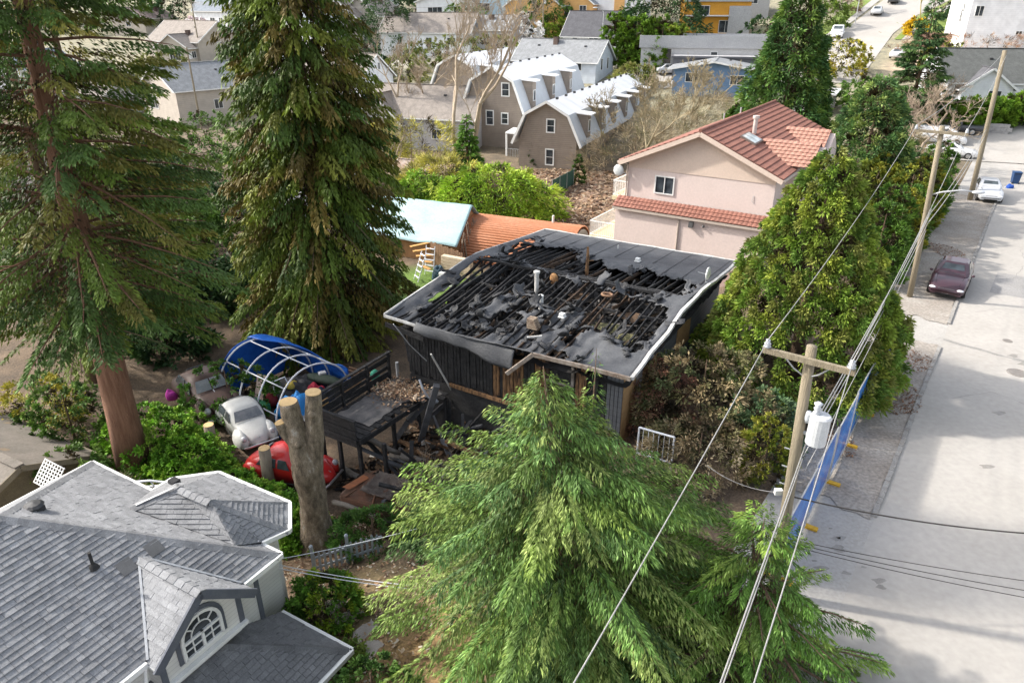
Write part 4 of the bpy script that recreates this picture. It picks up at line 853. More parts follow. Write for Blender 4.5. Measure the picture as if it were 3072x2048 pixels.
# --- the two big evergreens on the left
P_FIR = [(0.056, 0.092, 0.018), (0.042, 0.078, 0.022), (0.076, 0.108, 0.022), (0.046, 0.084, 0.028), (0.105, 0.106, 0.028)]
P_CED = [(0.048, 0.078, 0.014), (0.064, 0.094, 0.014), (0.036, 0.066, 0.016), (0.080, 0.094, 0.018), (0.080, 0.066, 0.020)]
base = Vector((-14.1, 21.9, g(-14.1, 21.9)))
conifer('fir_tree', 'tall fir with bare red brown lower trunk beside the grey shingle house', base, 26, lambda t: 5.2*(1-t)**.45*min(1, (t-.22)/.12+.35), 150000, (.17, .029), P_FIR, h0=.25, nb=520, elev=(20, -12), droop=.30, twig=.7, seed=3, bark=mat('red_brown_bark', (0.15, 0.075, 0.045), (0.25, 0.135, 0.085), 3.0, 0.95, bump=1.0, bscale=16, c3=(0.10, 0.055, 0.035), stretch=(3, 3, 0.35)), trunk_r=.52, lean=(.6, .3), hang=.45, tip=.5, vary=.7)
conifer('cedar_tree', 'broad dark cedar with drooping sprays behind the blue tarp shelter', on(-9.7, 34.6), 25, lambda t: 5.3*(1-t)**.52*min(1, (t+.04)/.10), 165000, (.26, .046), P_CED, h0=.03, nb=950, elev=(10, -24), droop=.36, twig=.8, seed=8, trunk_r=.5, hang=.85, tip=.5, vary=.72)
conifer('fir_tree', 'fir with dark trunk partly behind the tall red trunked fir', on(-19.5, 29.5), 21, lambda t: 4.8*(1-t)**.6*min(1, (t+.03)/.15), 34000, (.20, .024), P_FIR, h0=.1, nb=260, elev=(18, -14), droop=.35, twig=.7, seed=13, trunk_r=.42, hang=.5)
conifer('cedar_tree', 'yellow green cedar with mossy top rising behind both firs', on(-22.5, 38), 20, lambda t: 5.2*(1-t)**.7, 28000, (.24, .034), [(0.10, .115, .02), (.075, .10, .018), (.13, .12, .03)], h0=.05, nb=240, elev=(15, -20), droop=.35, twig=.8, seed=14, trunk_r=.4, hang=.6)
# --- the pale drooping cypress in front of the burnt house
P_CYP = [(0.062, 0.112, 0.026), (0.046, 0.094, 0.024), (0.082, 0.130, 0.030), (0.038, 0.080, 0.026), (0.092, 0.130, 0.042)]
conifer('cypress_tree', 'large pale green drooping cypress in front of the burnt house wall', on(1.55, 12.1), 7.7, lambda t: min(8.4*(1-t)**1.1+.05, 2.9+1.7*(1-t))*min(1, (t+.1)/.22), 205000, (.125, .0135), P_CYP, h0=.04, nb=620, elev=(34, -6), droop=.42, twig=.62, seed=17, trunk_r=.2, hang=.55, tip=.4, lean=(-.95, 0), vary=.45, pale=.17, inner_dark_k=.2, limb=False)
conifer('cypress_tree', 'low spreading green cypress at the foot of the transformer pole', on(5.1, 11.4), 4.6, lambda t: 3.4*(1-t)**.6*min(1, (t+.1)/.2)+.1, 68000, (.12, .0125), [(0.055, .12, .022), (.045, .10, .02), (.075, .14, .03), (.10, .16, .035)], h0=.06, nb=200, elev=(30, 2), droop=.45, twig=.42, seed=19, trunk_r=.13, hang=.45, tip=.4, vary=.35, pale=.12)
conifer('cypress_tree', 'slim pale cypress leader standing close to the burnt eave', on(1.75, 13.2), 7.55, lambda t: 3.0*(1-t)**1.5+.05, 30000, (.11, .010), P_CYP, h0=.1, nb=170, elev=(35, 5), droop=.5, twig=.4, seed=23, trunk_r=.1, hang=.5, tip=.6, pale=.35, limb=False)
# --- golden pyramidal cedar by the road
P_GOLD = [(0.118, 0.170, 0.026), (0.090, 0.148, 0.024), (0.155, 0.190, 0.032), (0.068, 0.122, 0.024), (0.115, 0.130, 0.034)]
clumpy('pyramidal_cedar', 'dense golden green pyramidal cedar between the burnt house and the road', on(11.6, 25.9), 9.3, lambda t: 4.25*((1-t)**.72)*min(1, (t+.10)/.20), 1050, 115, (.16, .034), P_GOLD, seed=31, lump=.11, trunk_r=.3, spread=.62, up=.3, hang=.4, jit=.09, core=.12)
# --- conifers behind the pink house
P_DK = [(0.044, 0.092, 0.024), (0.058, 0.112, 0.024), (0.032, 0.074, 0.024), (0.085, 0.135, 0.030)]
clumpy('conifer_tree', 'tallest dark conifer with lumpy crown behind the pink house roof', on(22.6, 61.5), 17.5, lambda t: 5.0*((1-t)**.62)*min(1, (t+.06)/.18), 1050, 55, (.38, .062), P_DK, seed=41, lump=.22, trunk_r=.35, spread=1.1, up=.2, hang=.35)
conifer('spruce_tree', 'pointed dark spruce standing beside the side street', on(41.5, 77), 14.0, lambda t: 4.4*(1-t)**.9+.1, 34000, (.42, .045), [(0.034, .074, .030), (.046, .088, .028), (.028, .062, .028)], h0=.05, nb=280, elev=(25, -8), droop=.18, twig=.8, seed=43, trunk_r=.25, hang=.25)
clumpy('conifer_tree', 'blue green conifer right of the pink tiled roof', on(24.9, 50.6), 9.5, lambda t: 4.2*((1-t)**.6)*min(1, (t+.08)/.2), 800, 52, (.28, .05), [(0.075, .13, .042), (.055, .11, .040), (.13, .175, .055), (.042, .09, .036)], seed=47, lump=.25, trunk_r=.25, spread=.9, up=.75, hang=.1)
clumpy('conifer_tree', 'low dark green conifer beside the pink house corner', on(19.5, 63), 8.0, lambda t: 3.4*((1-t)**.5), 260, 44, (.42, .08), [(0.05, .10, .02), (.065, .11, .02)], seed=48, spread=.9)
# --- cedar hedge along the verge, column by column
P_H1 = [(0.045, 0.095, 0.016), (0.055, 0.105, 0.016), (0.036, 0.08, 0.016)]; P_H2 = [(0.125, 0.140, 0.018), (0.10, 0.125, 0.02), (0.145, 0.145, 0.02), (.08, .11, .02)]
for i in range(9):
    u_ = 21.5+i*2.55; q = RW(u_, 4.3+.25*math.sin(i*2)); hh = 4.3+.5*math.sin(i*1.7); gold = i in (2, 4, 5)
    clumpy('hedge_cedar', 'tall green columnar cedar forming the hedge along the gravel verge' if not gold else 'golden tipped columnar cedar standing in the verge hedge', on(q.x, q.y), hh, lambda t: 1.5*math.sqrt(max(0, 1-t**2.4))*min(1, (t+.3)/.35), 230, 34, (.23, .04), P_H2 if gold else P_H1, seed=60+i, group='hedge cedars along the verge' if not gold else 'golden cedars in the verge hedge', spread=.4, up=1.2, hang=0, trunk_r=.1, lump=.1)
for i in range(3):
    q = RW(24+i*4.6, 6.6); clumpy('golden_cedar', 'flame shaped golden cedar behind the green verge hedge', on(q.x, q.y), 5.4-.3*i, lambda t: 1.6*math.sqrt(max(0, 1-t**1.7)), 220, 42, (.26, .04), P_H2, seed=80+i, group='golden cedars behind the hedge', spread=.5, up=1.6, hang=0, trunk_r=.1)
for i in range(9):                          # hedge at the end of the paved court
    q = G(2770+i*42, 395-i*3); clumpy('hedge_cedar', 'bright green cedar in the hedge closing off the paved court', q, 2.9+.3*math.sin(i*2.1), lambda t: 1.7*math.sqrt(max(0, 1-t**3)), 130, 36, (.36, .06), [(0.085, .15, .015), (.10, .17, .02), (.065, .13, .016)], seed=90+i, group='hedge at the end of the court', spread=.55, up=1.2, hang=0, trunk_r=.1)
# --- laurel hedge between the two gardens
def bush(name, label, loc, rx, ry, H, nc, per, leaf, pal, seed=1, group=None, cat='shrub', up=.5, spread=.3, lump=.25, hang=.1, core=.12):
    t = clumpy(name, label, loc, H, lambda t_: math.sqrt(max(0, 1-(t_*1.0)**2.6))*min(1, (t_+.35)/.4)*rx, nc, per, leaf, pal, seed, group, cat, up=up, spread=spread, lump=lump, hang=hang, stretch=ry/rx, trunk_r=.05, jit=.14, core=core)
    return t
P_LAU = [(0.080, 0.175, 0.018), (0.105, 0.215, 0.024), (0.058, 0.14, 0.016), (0.15, 0.25, 0.034)]
pa, pb = Vector((-14.0, 23.2, 0)), Vector((-6.9, 18.4, 0))
for i, (k, hh) in enumerate(((1.6, 2.0), (1.5, 1.9), (1.3, 1.55), (.95, 1.1), (.85, .95), (.85, .95), (.9, 1.0), (.8, .9))):
    q = pa.lerp(pb, i/7)
    bush('laurel_shrub', 'glossy bright green laurel in the hedge beside the parked beetles', on(q.x, q.y), k*1.1, k*1.05, hh, 210, 44, (.12, .045), P_LAU, 100+i, 'laurel hedge behind the shingle house', spread=.34, up=.8, core=.04)
bush('laurel_shrub', 'dark leafy laurel at the base of the tall fir', on(-12.2, 26.6), 2.0, 1.7, 2.2, 150, 46, (.13, .04), [(0.03, .075, .012), (.045, .10, .015)], 108)
bush('rhododendron', 'green rhododendron with single red flower against the white house corner', on(-4.95, 13.9), .95, .85, 1.6, 210, 50, (.10, .03), [(0.045, .10, .015), (.06, .13, .018), (.14, .20, .02)], 110, up=.6)
bush('laurel_shrub', 'dark leafy shrub between the picket fence and the rusted car', on(-4.4, 17.7), 1.3, .9, 1.15, 150, 46, (.10, .028), [(0.035, .085, .02), (.05, .105, .022)], 111)
bush('laurel_shrub', 'bluish leafy shrub pressed against the picket fence end', on(-2.2, 16.9), 1.0, .9, 1.3, 120, 46, (.10, .028), [(0.035, .08, .03), (.05, .10, .035)], 112)
bush('low_shrub', 'small leafy shrub beside the stepping stones', on(-4.05, 12.3), .4, .4, .45, 60, 40, (.08, .025), [(0.06, .10, .02), (.10, .14, .03)], 113)
bush('low_shrub', 'dark shrub tucked under the lower roof corner of the shingle house', on(-3.1, 10.9), .8, .7, 1.0, 80, 40, (.09, .028), [(0.03, .07, .015), (.05, .1, .02)], 114)
q = on(-4.5, 13.75); b = MB(); b.ell((0, 0, 0), (.09, .09, .07), 8, 6); o = b.build('rhododendron_flower', mat('red_petals', (.6, .03, .05), (.7, .08, .12), 9, .6), smooth=True); o.location = P(827, 1735, .05); tag(o, 'round red rhododendron flower head', 'flower')
# --- tangled shrubs right of the burnt house
bush('magnolia_shrub', 'sprawling olive and tan shrub against the boarded side wall', on(6.9, 22.4), 2.5, 2.3, 2.9, 330, 48, (.15, .035), [(0.15, .14, .06), (.20, .16, .085), (.10, .12, .05), (.26, .20, .11)], 120, up=.5, spread=.55)
bush('spirea_shrub', 'reddish brown twiggy shrub at the boarded house corner', on(5.3, 22.3), 1.3, 1.2, 2.6, 150, 44, (.11, .02), [(0.16, .075, .05), (.20, .11, .07), (.12, .06, .045)], 121, spread=.45)
bush('holly_shrub', 'blue green evergreen shrub beside the blue mesh fence', on(8.7, 21.0), 1.3, 1.2, 2.0, 150, 44, (.13, .035), [(0.06, .10, .055), (.045, .085, .04), (.09, .12, .06)], 122, spread=.4)
bush('dry_shrub', 'straw coloured dry bush below the sprawling shrub', on(6.2, 19.6), 1.9, 1.4, 1.5, 200, 44, (.14, .02), [(0.28, .21, .12), (.20, .15, .08), (.14, .13, .06), (.33, .27, .17)], 123, spread=.5)
bush('dry_shrub', 'tan weeds at the foot of the large cypress', on(4.2, 17.6), 1.6, 1.2, .9, 130, 44, (.13, .02), [(0.26, .2, .12), (.15, .14, .06), (.3, .25, .16)], 124, spread=.45)
clumpy('golden_cypress', 'small egg shaped golden cypress beside the transformer pole', on(8.15, 19.0), 2.3, lambda t: .85*math.sqrt(max(0, 1-t**2))*min(1, (t+.3)/.4), 170, 44, (.12, .02), [(0.13, .155, .018), (.10, .13, .018), (.17, .17, .03)], seed=126, spread=.25, up=1.2, hang=0, trunk_r=.06)
# --- behind: bamboo, forsythia, columnar shrubs
q = G(1480, 655)
bush('bamboo_clump', 'feathery bright yellow green bamboo thicket beyond the rust quonset hut', q, 5.2, 3.0, 4.2, 420, 48, (.42, .05), [(0.15, .24, .025), (.19, .28, .03), (.10, .18, .02), (.24, .30, .05)], 130, up=.6, spread=1.3, lump=.35, hang=.4)
q = G(1265, 640); bush('bamboo_clump', 'narrow green bamboo clump next to the paved drive', q, 1.8, 1.5, 3.6, 130, 46, (.34, .05), [(0.10, .19, .02), (.14, .23, .03)], 131, spread=.9, hang=.3)
q = G(1350, 640); bush('dark_shrub', 'dark evergreen shrub between the two bamboo clumps', q, 2.2, 1.6, 2.8, 110, 44, (.3, .06), [(0.03, .06, .02), (.04, .08, .025)], 132, spread=.7)
q = G(1405, 560); conifer('young_cedar', 'slender young cedar in front of the brown townhouses', q, 6.8, lambda t: 1.9*(1-t)**.8+.05, 9000, (.34, .06), [(0.05, .11, .015), (.06, .13, .02), (.04, .09, .015)], h0=.03, nb=150, elev=(35, 5), twig=.6, seed=133, hang=.2, limb=False)
for (px, py, rx, H, sd, nm, lb) in ((1240, 505, 5.5, 6.0, 134, 'forsythia', 'wide yellow green willowy bush behind the multi stem tree'), (1330, 560, 4.0, 3.6, 135, 'forsythia', 'twiggy yellow bush at the foot of the tall bare tree'), (1110, 470, 3.8, 4.2, 136, 'forsythia', 'yellow green bush beside the cedar, near the grey gabled house')):
    bush(nm, lb, G(px, py+40), rx, rx*.7, H, 190, 46, (.55, .03), [(0.26, .25, .05), (.20, .20, .05), (.30, .27, .09), (.16, .16, .05)], sd, spread=1.5, up=.9, hang=.1)
for i, (px, py) in enumerate([(1578, 487), (1605, 492), (1640, 490), (1662, 490), (1682, 490), (1735, 545)]):
    q = G(px, py+6); clumpy('columnar_yew', 'narrow dark columnar yew at the foot of the brown townhouse', q, 2.9+.3*math.sin(i*2), lambda t: .55*math.sqrt(max(0, 1-t**2)), 50, 30, (.25, .05), [(0.03, .065, .015), (.045, .085, .02)], seed=140+i, group='columnar yews by the townhouse', cat='shrub', spread=.3, up=1.3, hang=0, trunk_r=.05)
for i in range(7):
    q = G(1828+i*25, 205+2*i); clumpy('columnar_cedar', 'tall narrow cedar in the hedge row beside the pale blue gabled house', q, 8.0-.3*(i % 3), lambda t: 1.35*math.sqrt(max(0, 1-t**2.6)), 70, 34, (.6, .11), [(0.065, .12, .014), (.085, .15, .018), (.05, .10, .014)], seed=150+i, group='columnar cedars beyond the townhouses', spread=.6, up=1.3, hang=0, trunk_r=.1)
for i in range(5):
    q = G(1935+i*20, 200); clumpy('columnar_cedar', 'shorter clipped cedar in the hedge before the grey flat roofed building', q, 6.2, lambda t: 1.5*math.sqrt(max(0, 1-t**6)), 60, 34, (.6, .12), [(0.10, .15, .02), (.13, .17, .025)], seed=160+i, group='clipped cedars before the flat roofed building', spread=.6, up=1.3, hang=0, trunk_r=.1)
def blob(px, py, rx, H, pal, seed, nm, lb, nc=160, leaf=(.55, .1), cat='tree', ry=None, up=.5):
    return bush(nm, lb, G(px, py), rx, ry or rx*.8, H, nc, 28, leaf, pal, seed, cat=cat, spread=max(.6, H*.13), up=up)
PG = [(0.05, .10, .02), (.065, .12, .022), (.04, .08, .018)]; PD = [(0.022, .05, .018), (.03, .065, .02), (.018, .042, .018)]
blob(1640, 115, 4.6, 8.5, PG, 170, 'round_cedar', 'round topped green cedar beside the orange timber house')
blob(1660, 125, 2.6, 4.5, [(0.11, .16, .02), (.09, .14, .02)], 171, 'shrub', 'bright clipped shrub at the foot of the round topped cedar', 90, cat='shrub')
blob(1985, 160, 6.5, 11, PD, 172, 'evergreen_grove', 'wide dark evergreen behind the columnar hedge, before the orange building', 300)
blob(1905, 165, 3.6, 7, PD, 173, 'evergreen_tree', 'dark evergreen left of the wide grove, behind the slate roofed house', 180)
blob(1165, 165, 4.2, 12, PD, 174, 'evergreen_tree', 'dark pine to the left of the tall bare tree', 170)
blob(1110, 235, 3.0, 5.2, PD, 175, 'shrub', 'dark hedge shrub beside the white gabled house', 100, cat='shrub')
blob(1130, 262, 2.0, 4.2, PG, 176, 'shrub', 'green clipped shrub at the corner of the white gabled house', 80, cat='shrub')
blob(1420, 195, 13, 4.6, [(0.10, .12, .03), (.075, .10, .03), (.14, .14, .05)], 177, 'overgrown_hedge', 'long overgrown hedge behind the white townhouse roofs', 300, cat='hedge', ry=4)
blob(2830, 235, 3.5, 4.5, [(0.13, .14, .02), (.10, .12, .02)], 178, 'shrub', 'yellow green shrub left of the dark shingled white house', 170, (.3, .08), cat='shrub')
blob(2500, 225, 4.6, 5.0, [(0.22, .19, .02), (.17, .16, .02), (.12, .13, .02)], 179, 'golden_shrub', 'rounded golden shrub at the near end of the side street', 230, (.34, .09), cat='shrub')
blob(2475, 85, 3.6, 5.0, [(0.08, .12, .02), (.06, .1, .02)], 180, 'hedge', 'square green hedge beside the white van', 200, (.34, .09), cat='hedge')
blob(2745, 105, 1.6, 2.6, [(0.5, .33, .01), (.42, .28, .02)], 181, 'forsythia', 'small bright yellow bush at the end of the brown fence', 60, cat='shrub')
blob(2510, 40, 4, 8, [(0.16, .09, .06), (.12, .07, .05)], 182, 'bare_hedge', 'rusty brown leafless tree behind the square hedge', 140, (.7, .04))
for i, (px, py, rx, H, pl, lb) in enumerate([(560, 75, 9, 12, PD, 'dark wooded clump on the hillside above the blossom tree'), (700, 60, 9, 14, PD, 'dark firs on the hillside between two blue grey roofs'), (380, 90, 8, 13, PG, 'green hillside tree beyond the tan bungalow'), (950, 25, 11, 12, PG, 'bright green trees at the hill crest'), (1900, 35, 14, 16, PD, 'dark wood on the crest behind the orange modern building'), (1330, 12, 9, 9, PD, 'dark wood on the crest above the pale blue house'), (250, 60, 10, 14, PG, 'hillside wood behind the tall fir'), (80, 90, 10, 14, PD, 'hillside wood at the far end of the slope')]):
    blob(px, py, rx, H, pl, 190+i, 'hillside_trees', lb, 170, (.9, .16))
tq = G(590, 128); bush('blossom_tree', 'pale pink flowering cherry before a tan roof', tq, 4.5, 3.5, 5, 130, 36, (.35, .15), [(0.75, .62, .62), (.68, .56, .56)], 200, cat='tree', spread=.8)
tq = G(1570, 150); bush('blossom_tree', 'white flowering tree behind the pale blue gabled house', tq, 3.6, 3, 6, 130, 36, (.4, .08), [(0.78, .74, .7), (.7, .66, .62)], 201, cat='tree', spread=.9, up=1)
tq = G(820, 165); bush('red_shrub', 'rusty red low shrub by the parked white car', tq, 5, 2, 2.6, 100, 36, (.4, .06), [(0.33, .1, .05), (.26, .09, .05)], 202, spread=.7)
tq = G(2960, 150); bush('dry_brush', 'orange brown dry brush along the board fence', tq, 12, 2, 1.8, 150, 30, (.6, .025), [(0.30, .18, .11), (.34, .23, .15), (.25, .15, .1)], 203, spread=1.1, up=1)
# --- bare trees
bare('bare_tree', 'tall bare tree with two pale stems rising in front of the townhouses', G(1382, 548), 19.5, 5, .48, 6, .27, 2, BARKP, .35, (3, 4), ratio=.66, budget=4200)
bare('bare_tree', 'leafless broad tree standing just left of the tall twin stemmed tree', G(1255, 430), 15, 9, .55, 6, .24, 2, BARKP, .25, (3, 4), ratio=.66, budget=4200)
bare('multi_stem_tree', 'small bare multi stemmed tree beside the paved drive', G(1168, 578), 8.0, 12, .36, 4, .11, 5, BARKP, .5, (2, 3), budget=1400)
bare('bare_tree', 'wide tangled bare tree between the townhouses and the pink house', G(1900, 545), 13.0, 15, .60, 7, .2, 6, mat('olive_bark', (.27, .22, .13), (.36, .30, .19), 2, .9), .2, (3, 4), ratio=.66, budget=5200)
bare('bare_tree', 'second tangled bare tree nearer the pink house roof', G(2040, 470), 10, 16, .6, 7, .16, 4, MATS['olive_bark'], .2, (3, 4), ratio=.66, budget=2800)
bare('bare_tree', 'gnarled bare tree spreading over the parked pickups', G(2715, 545), 8.6, 18, .75, 6, .22, 3, mat('tan_bark', (.30, .23, .16), (.40, .32, .24), 2, .9), .08, (3, 4), ratio=.68, budget=2600)
bare('bare_tree', 'low bare tree behind the blue green conifer', G(2790, 420), 7.5, 19, .7, 5, .18, 3, MATS['tan_bark'], .1, (3, 4), ratio=.68, budget=1500)
bare('bare_tree', 'slender bare street tree along the side street verge', G(2795, 105), 7.5, 20, .35, 4, .1, 1, BARKP, .5, (2, 3), budget=500)
bare('bare_tree', 'yellowish bare street tree near the pale crossing', G(2760, 75), 8.5, 21, .3, 4, .12, 1, mat('yellow_twigs', (.45, .36, .12), (.36, .28, .1), 2, .9), .6, (3, 4), budget=700)
bare('dead_branches', 'brush of thin dead branches tangled over the rusted car', on(-2.9, 18.9), 2.2, 25, .8, 4, .03, 6, BARKG, .05, (3, 4), cat='branches', budget=900, rmin=.006)
bare('dead_branches', 'tangle of thin twigs below the fallen log', on(-1.4, 18.7), 1.9, 26, .85, 4, .025, 6, BARKG, .05, (3, 4), cat='branches', budget=700, rmin=.006)
bare('dead_branches', 'dry brown brambles behind the shingle roof hip', on(-12.6, 18.6), 2.6, 27, .8, 4, .025, 7, MATS['olive_bark'], .05, (3, 4), cat='branches', budget=900, rmin=.006)
for i, (px, py, H_, lb) in enumerate([(1965, 430, 9, 'bare thicket tree beyond the wide tangled tree'), (2070, 380, 8, 'bare thicket tree before the blue bungalow'), (1800, 470, 7, 'bare thicket shrub beside the nearest townhouse'), (2120, 330, 7, 'bare thicket shrub left of the tallest dark conifer')]):
    bare('bare_tree', lb, G(px, py), H_, 300+i, .62, 6, .13, 4, MATS['olive_bark'], .2, (3, 4), ratio=.67, budget=1500, rmin=.02)
# --- topped trunk and standing logs
CUT = mat('fresh_cut_wood', (0.72, 0.50, 0.25), (0.62, 0.42, 0.2), 5, .8)
t = thing('topped_tree', 'tall forked tree trunk sawn off at the top, grey mottled bark', 'tree', P(955, 1600, -1.45))
b = MB()
def limb_(pts, rad, n=16, seg=5):
    P3, R3 = [], []
    for i in range(len(pts)-1):
        for k in range(seg): t_ = k/seg; P3.append(Vector(pts[i]).lerp(Vector(pts[i+1]), t_)); R3.append(lerp(rad[i], rad[i+1], t_))
    P3.append(Vector(pts[-1])); R3.append(rad[-1]); a = len(b.v); b.tube(P3, R3, n)
    for q in range(a, len(b.v)-0):
        x, y, z = b.v[q]; i_ = min((q-a)//n, len(P3)-1); c_ = P3[i_]; k = 1+.16*mnoise.noise((x*3.0, y*3.0, z*1.1))+.10*mnoise.noise((x*9, y*9, z*4))
        b.v[q] = (c_.x+(x-c_.x)*k, c_.y+(y-c_.y)*k, z)
limb_([(0, 0, -.6), (0, 0, .1), (0, 0, .6), (-.02, 0, 1.6), (-.05, 0, 2.6), (-.14, .05, 3.4), (-.28, .05, 4.2), (-.34, .08, 4.85)], [.70, .55, .45, .42, .46, .38, .31, .27])
limb_([(0, 0, 2.1), (.16, .05, 3.0), (.32, .1, 3.9), (.42, .12, 5.15)], [.40, .33, .27, .235]); limb_([(-.2, 0, 3.4), (-.5, -.05, 3.85), (-.6, -.08, 4.25)], [.24, .18, .17], 12)
for q in ((.38, -.12, 4.55), (-.1, -.28, 3.6), (.1, -.35, 2.6)): b.ell(q, (.12, .1, .13), 8, 6)
b.build('trunk', mat('mottled_bark', (0.10, 0.08, 0.055), (0.27, 0.215, 0.15), 3.4, .95, bump=1.0, bscale=20, c3=(.40, .36, .30), stretch=(1.5, 1.5, .7), lo=.36, hi=.58, fine=.3), t, smooth=True)
for (x, y, z, r_, nx_) in ((-.34, .08, 4.86, .265, 0), (.42, .12, 5.16, .23, .1), (-.6, -.08, 4.255, .165, -.25)):
    b = MB(); b.tube([(x, y, z-.01), (x+nx_*.02, y, z+.02)], r_, 14); b.build('sawn_face', CUT, t)
for (px, py, h, r_, lb) in ((645, 1372, 1.5, .2, 'upright log round standing beside the white beetle'), (812, 1464, 1.75, .21, 'upright log round standing before the red beetle')):
    t = thing('standing_log', lb, 'log', G(px, py)); b = MB(); b.tube([(0, 0, -.2), (0, 0, h*.5), (.02, 0, h)], [r_*1.12, r_, r_*.97], 14); b.build('bark', BARKG, t, smooth=True); b = MB(); b.tube([(.02, 0, h), (.02, 0, h+.012)], r_*.95, 14); b.build('sawn_face', CUT, t)

# --- undergrowth and smaller trees down the left side
for i, (px, py, rx, H_, pl, lb) in enumerate([(560, 760, 3.0, 4.5, PG, 'leafy shrub glimpsed between fir and cedar trunks'), (470, 620, 3.6, 5, PD, 'dark tree behind the fir boughs'), (250, 760, 3.2, 5, PG, 'green tree behind the tall fir trunk'), (120, 900, 2.6, 4, PD, 'dark thicket left of the tall fir trunk'), (620, 560, 3.5, 4.5, PG, 'bushy tree behind the cedar, below the slim pole'), (700, 900, 2.2, 3, PD, 'shadowed shrub under the cedar boughs'), (60, 500, 5, 7, PG, 'bushy tree far left behind the firs'), (400, 480, 5, 6, PG, 'bushy tree before the brown roofed house'), (1010, 560, 3, 4, PG, 'bushy tree peeping out right of the cedar'), (1050, 900, 2, 1.6, PD, 'low dark shrub at the cedar foot beside the lawn'), (520, 1060, 1.8, 2.6, PD, 'dark shrub behind the rusty brown car'), (640, 470, 4.5, 5, PG, 'bushy tree below the grey hip like house'), (590, 660, 3.4, 4.2, PD, 'dark bushy tree between fir and cedar crowns'), (690, 740, 3.0, 3.6, PG, 'green bush left of the cedar trunk'), (500, 860, 2.6, 3.4, PG, 'green bush behind the fir trunk and tarp shelter'), (640, 930, 2.2, 2.6, PD, 'low dark bush between tarp shelter and cedar'), (1000, 470, 4.0, 4.5, PG, 'bushy tree before the timber gable end house'), (860, 520, 4.0, 5, PG, 'bushy tree behind the cedar crown'), (330, 620, 4, 5, PD, 'dark bushy tree behind the fir crown')]):
    blob(px, py, rx, H_, pl, 240+i, 'undergrowth_tree', lb, 200, (.25, .075), 'tree')
for i, (px, py, rx, H_, lb) in enumerate([(720, 290, 4, 4, 'garden trees beside the grey hip like house'), (940, 240, 4, 5, 'garden trees between white gabled house and street'), (1210, 250, 4, 4, 'shrubs behind the tan gabled house'), (1390, 90, 5, 5, 'garden trees before the crest houses'), (2290, 150, 4, 5, 'garden tree at the end of the flat roofed building'), (1900, 260, 3, 3, 'shrub before the silver wagon'), (2600, 330, 4, 4, 'shrubs below the pointed spruce'), (2900, 60, 4, 3.5, 'garden shrubs before the large white house'), (500, 240, 5, 5, 'garden tree before the beige garage'), (800, 110, 6, 7, 'hillside tree behind the cedar top'), (1230, 60, 6, 7, 'hillside tree above the beige terrace')]):
    blob(px, py, rx, H_, [PG, PD, [(.10, .12, .03), (.13, .13, .05)]][i % 3], 260+i, 'garden_tree', lb, 110, (.5, .1), 'tree')

for i, (px, py, rx, H_, lb) in enumerate([(1900, 525, 5.5, 4.5, 'tan twiggy thicket under the wide tangled tree'), (2010, 455, 5.0, 4.2, 'tan twiggy thicket before the pink roof'), (2090, 375, 5.0, 3.6, 'brown twiggy thicket before the blue bungalow'), (2660, 500, 3.0, 3.0, 'grey brown twiggy thicket under the gnarled tree'), (2740, 400, 3.5, 2.6, 'pale twiggy thicket before the court hedge')]):
    bush('dry_thicket', lb, G(px, py), rx, rx*.75, H_, 170, 30, (.95, .016), [(.27, .215, .13), (.22, .17, .10), (.33, .27, .18), (.16, .15, .07)], 320+i, spread=1.6, up=.9, hang=.0, core=.05)

bush('laurel_shrub', 'dark green shrub filling the gap before the outbuilding roof', on(-15.6, 20.4), 1.8, 1.5, 2.0, 170, 44, (.13, .035), [(.05, .10, .02), (.07, .12, .025), (.04, .08, .02)], 340)
bush('laurel_shrub', 'leafy shrub behind the outbuilding beside the fir trunk', on(-17.2, 23.6), 2.0, 1.7, 2.8, 190, 44, (.14, .04), [(.05, .10, .02), (.07, .12, .025), (.04, .08, .02)], 341)
# ================================================================== vehicles
random.seed(3)
def paint(name, c, c2=None, rough=.35, dirt=None):
    return mat(name, c, c2 or tuple(x*.9 for x in c), 1.5, rough, fine=.03, coat=.5, c3=dirt)
def ring_y(y, w_, zb, zt, sh=.9, zm=None):
    zm = zm or zb+(zt-zb)*.55
    h = [(w_*.82, zb), (w_*.98, zb+.12), (w_, zm), (w_*.985, zt-.10), (w_*.93, zt-.025), (w_*sh*.75, zt), (w_*.3, zt+.012)]
    return [Vector((x, y, z)) for x, z in h]+[Vector((-x, y, z)) for x, z in reversed(h)]
def loft(b, rings, cap=True):
    n = len(rings[0]); base_ = []
    vs_ = [q for r_ in rings for q in r_]
    fs = [(i*n+k, i*n+(k+1) % n, (i+1)*n+(k+1) % n, (i+1)*n+k) for i in range(len(rings)-1) for k in range(n)]
    if cap: fs += [tuple(range(n-1, -1, -1)), tuple((len(rings)-1)*n+k for k in range(n))]
    b.add(vs_, fs); return b
def wheel(parent, x, y, r_, wd=.2, sx=1):
    w_ = thing_part('wheel', parent); 
    b = MB(); b.tube([(x-wd/2*sx, y, r_), (x-wd*.45*sx, y, r_), (x+wd*.45*sx, y, r_), (x+wd/2*sx, y, r_)], [r_*.86, r_, r_, r_*.86], 18); t = b.build('tyre', BLACK, parent)
    b = MB(); b.tube([(x+wd*.48*sx, y, r_), (x+wd*.53*sx, y, r_)], [r_*.62, r_*.5], 14); b.build('rim', CHROME, t)
def thing_part(n, p): return None
def quad3(b, a, c_, d, e): b.add([a, c_, d, e], [(0, 1, 2, 3)])
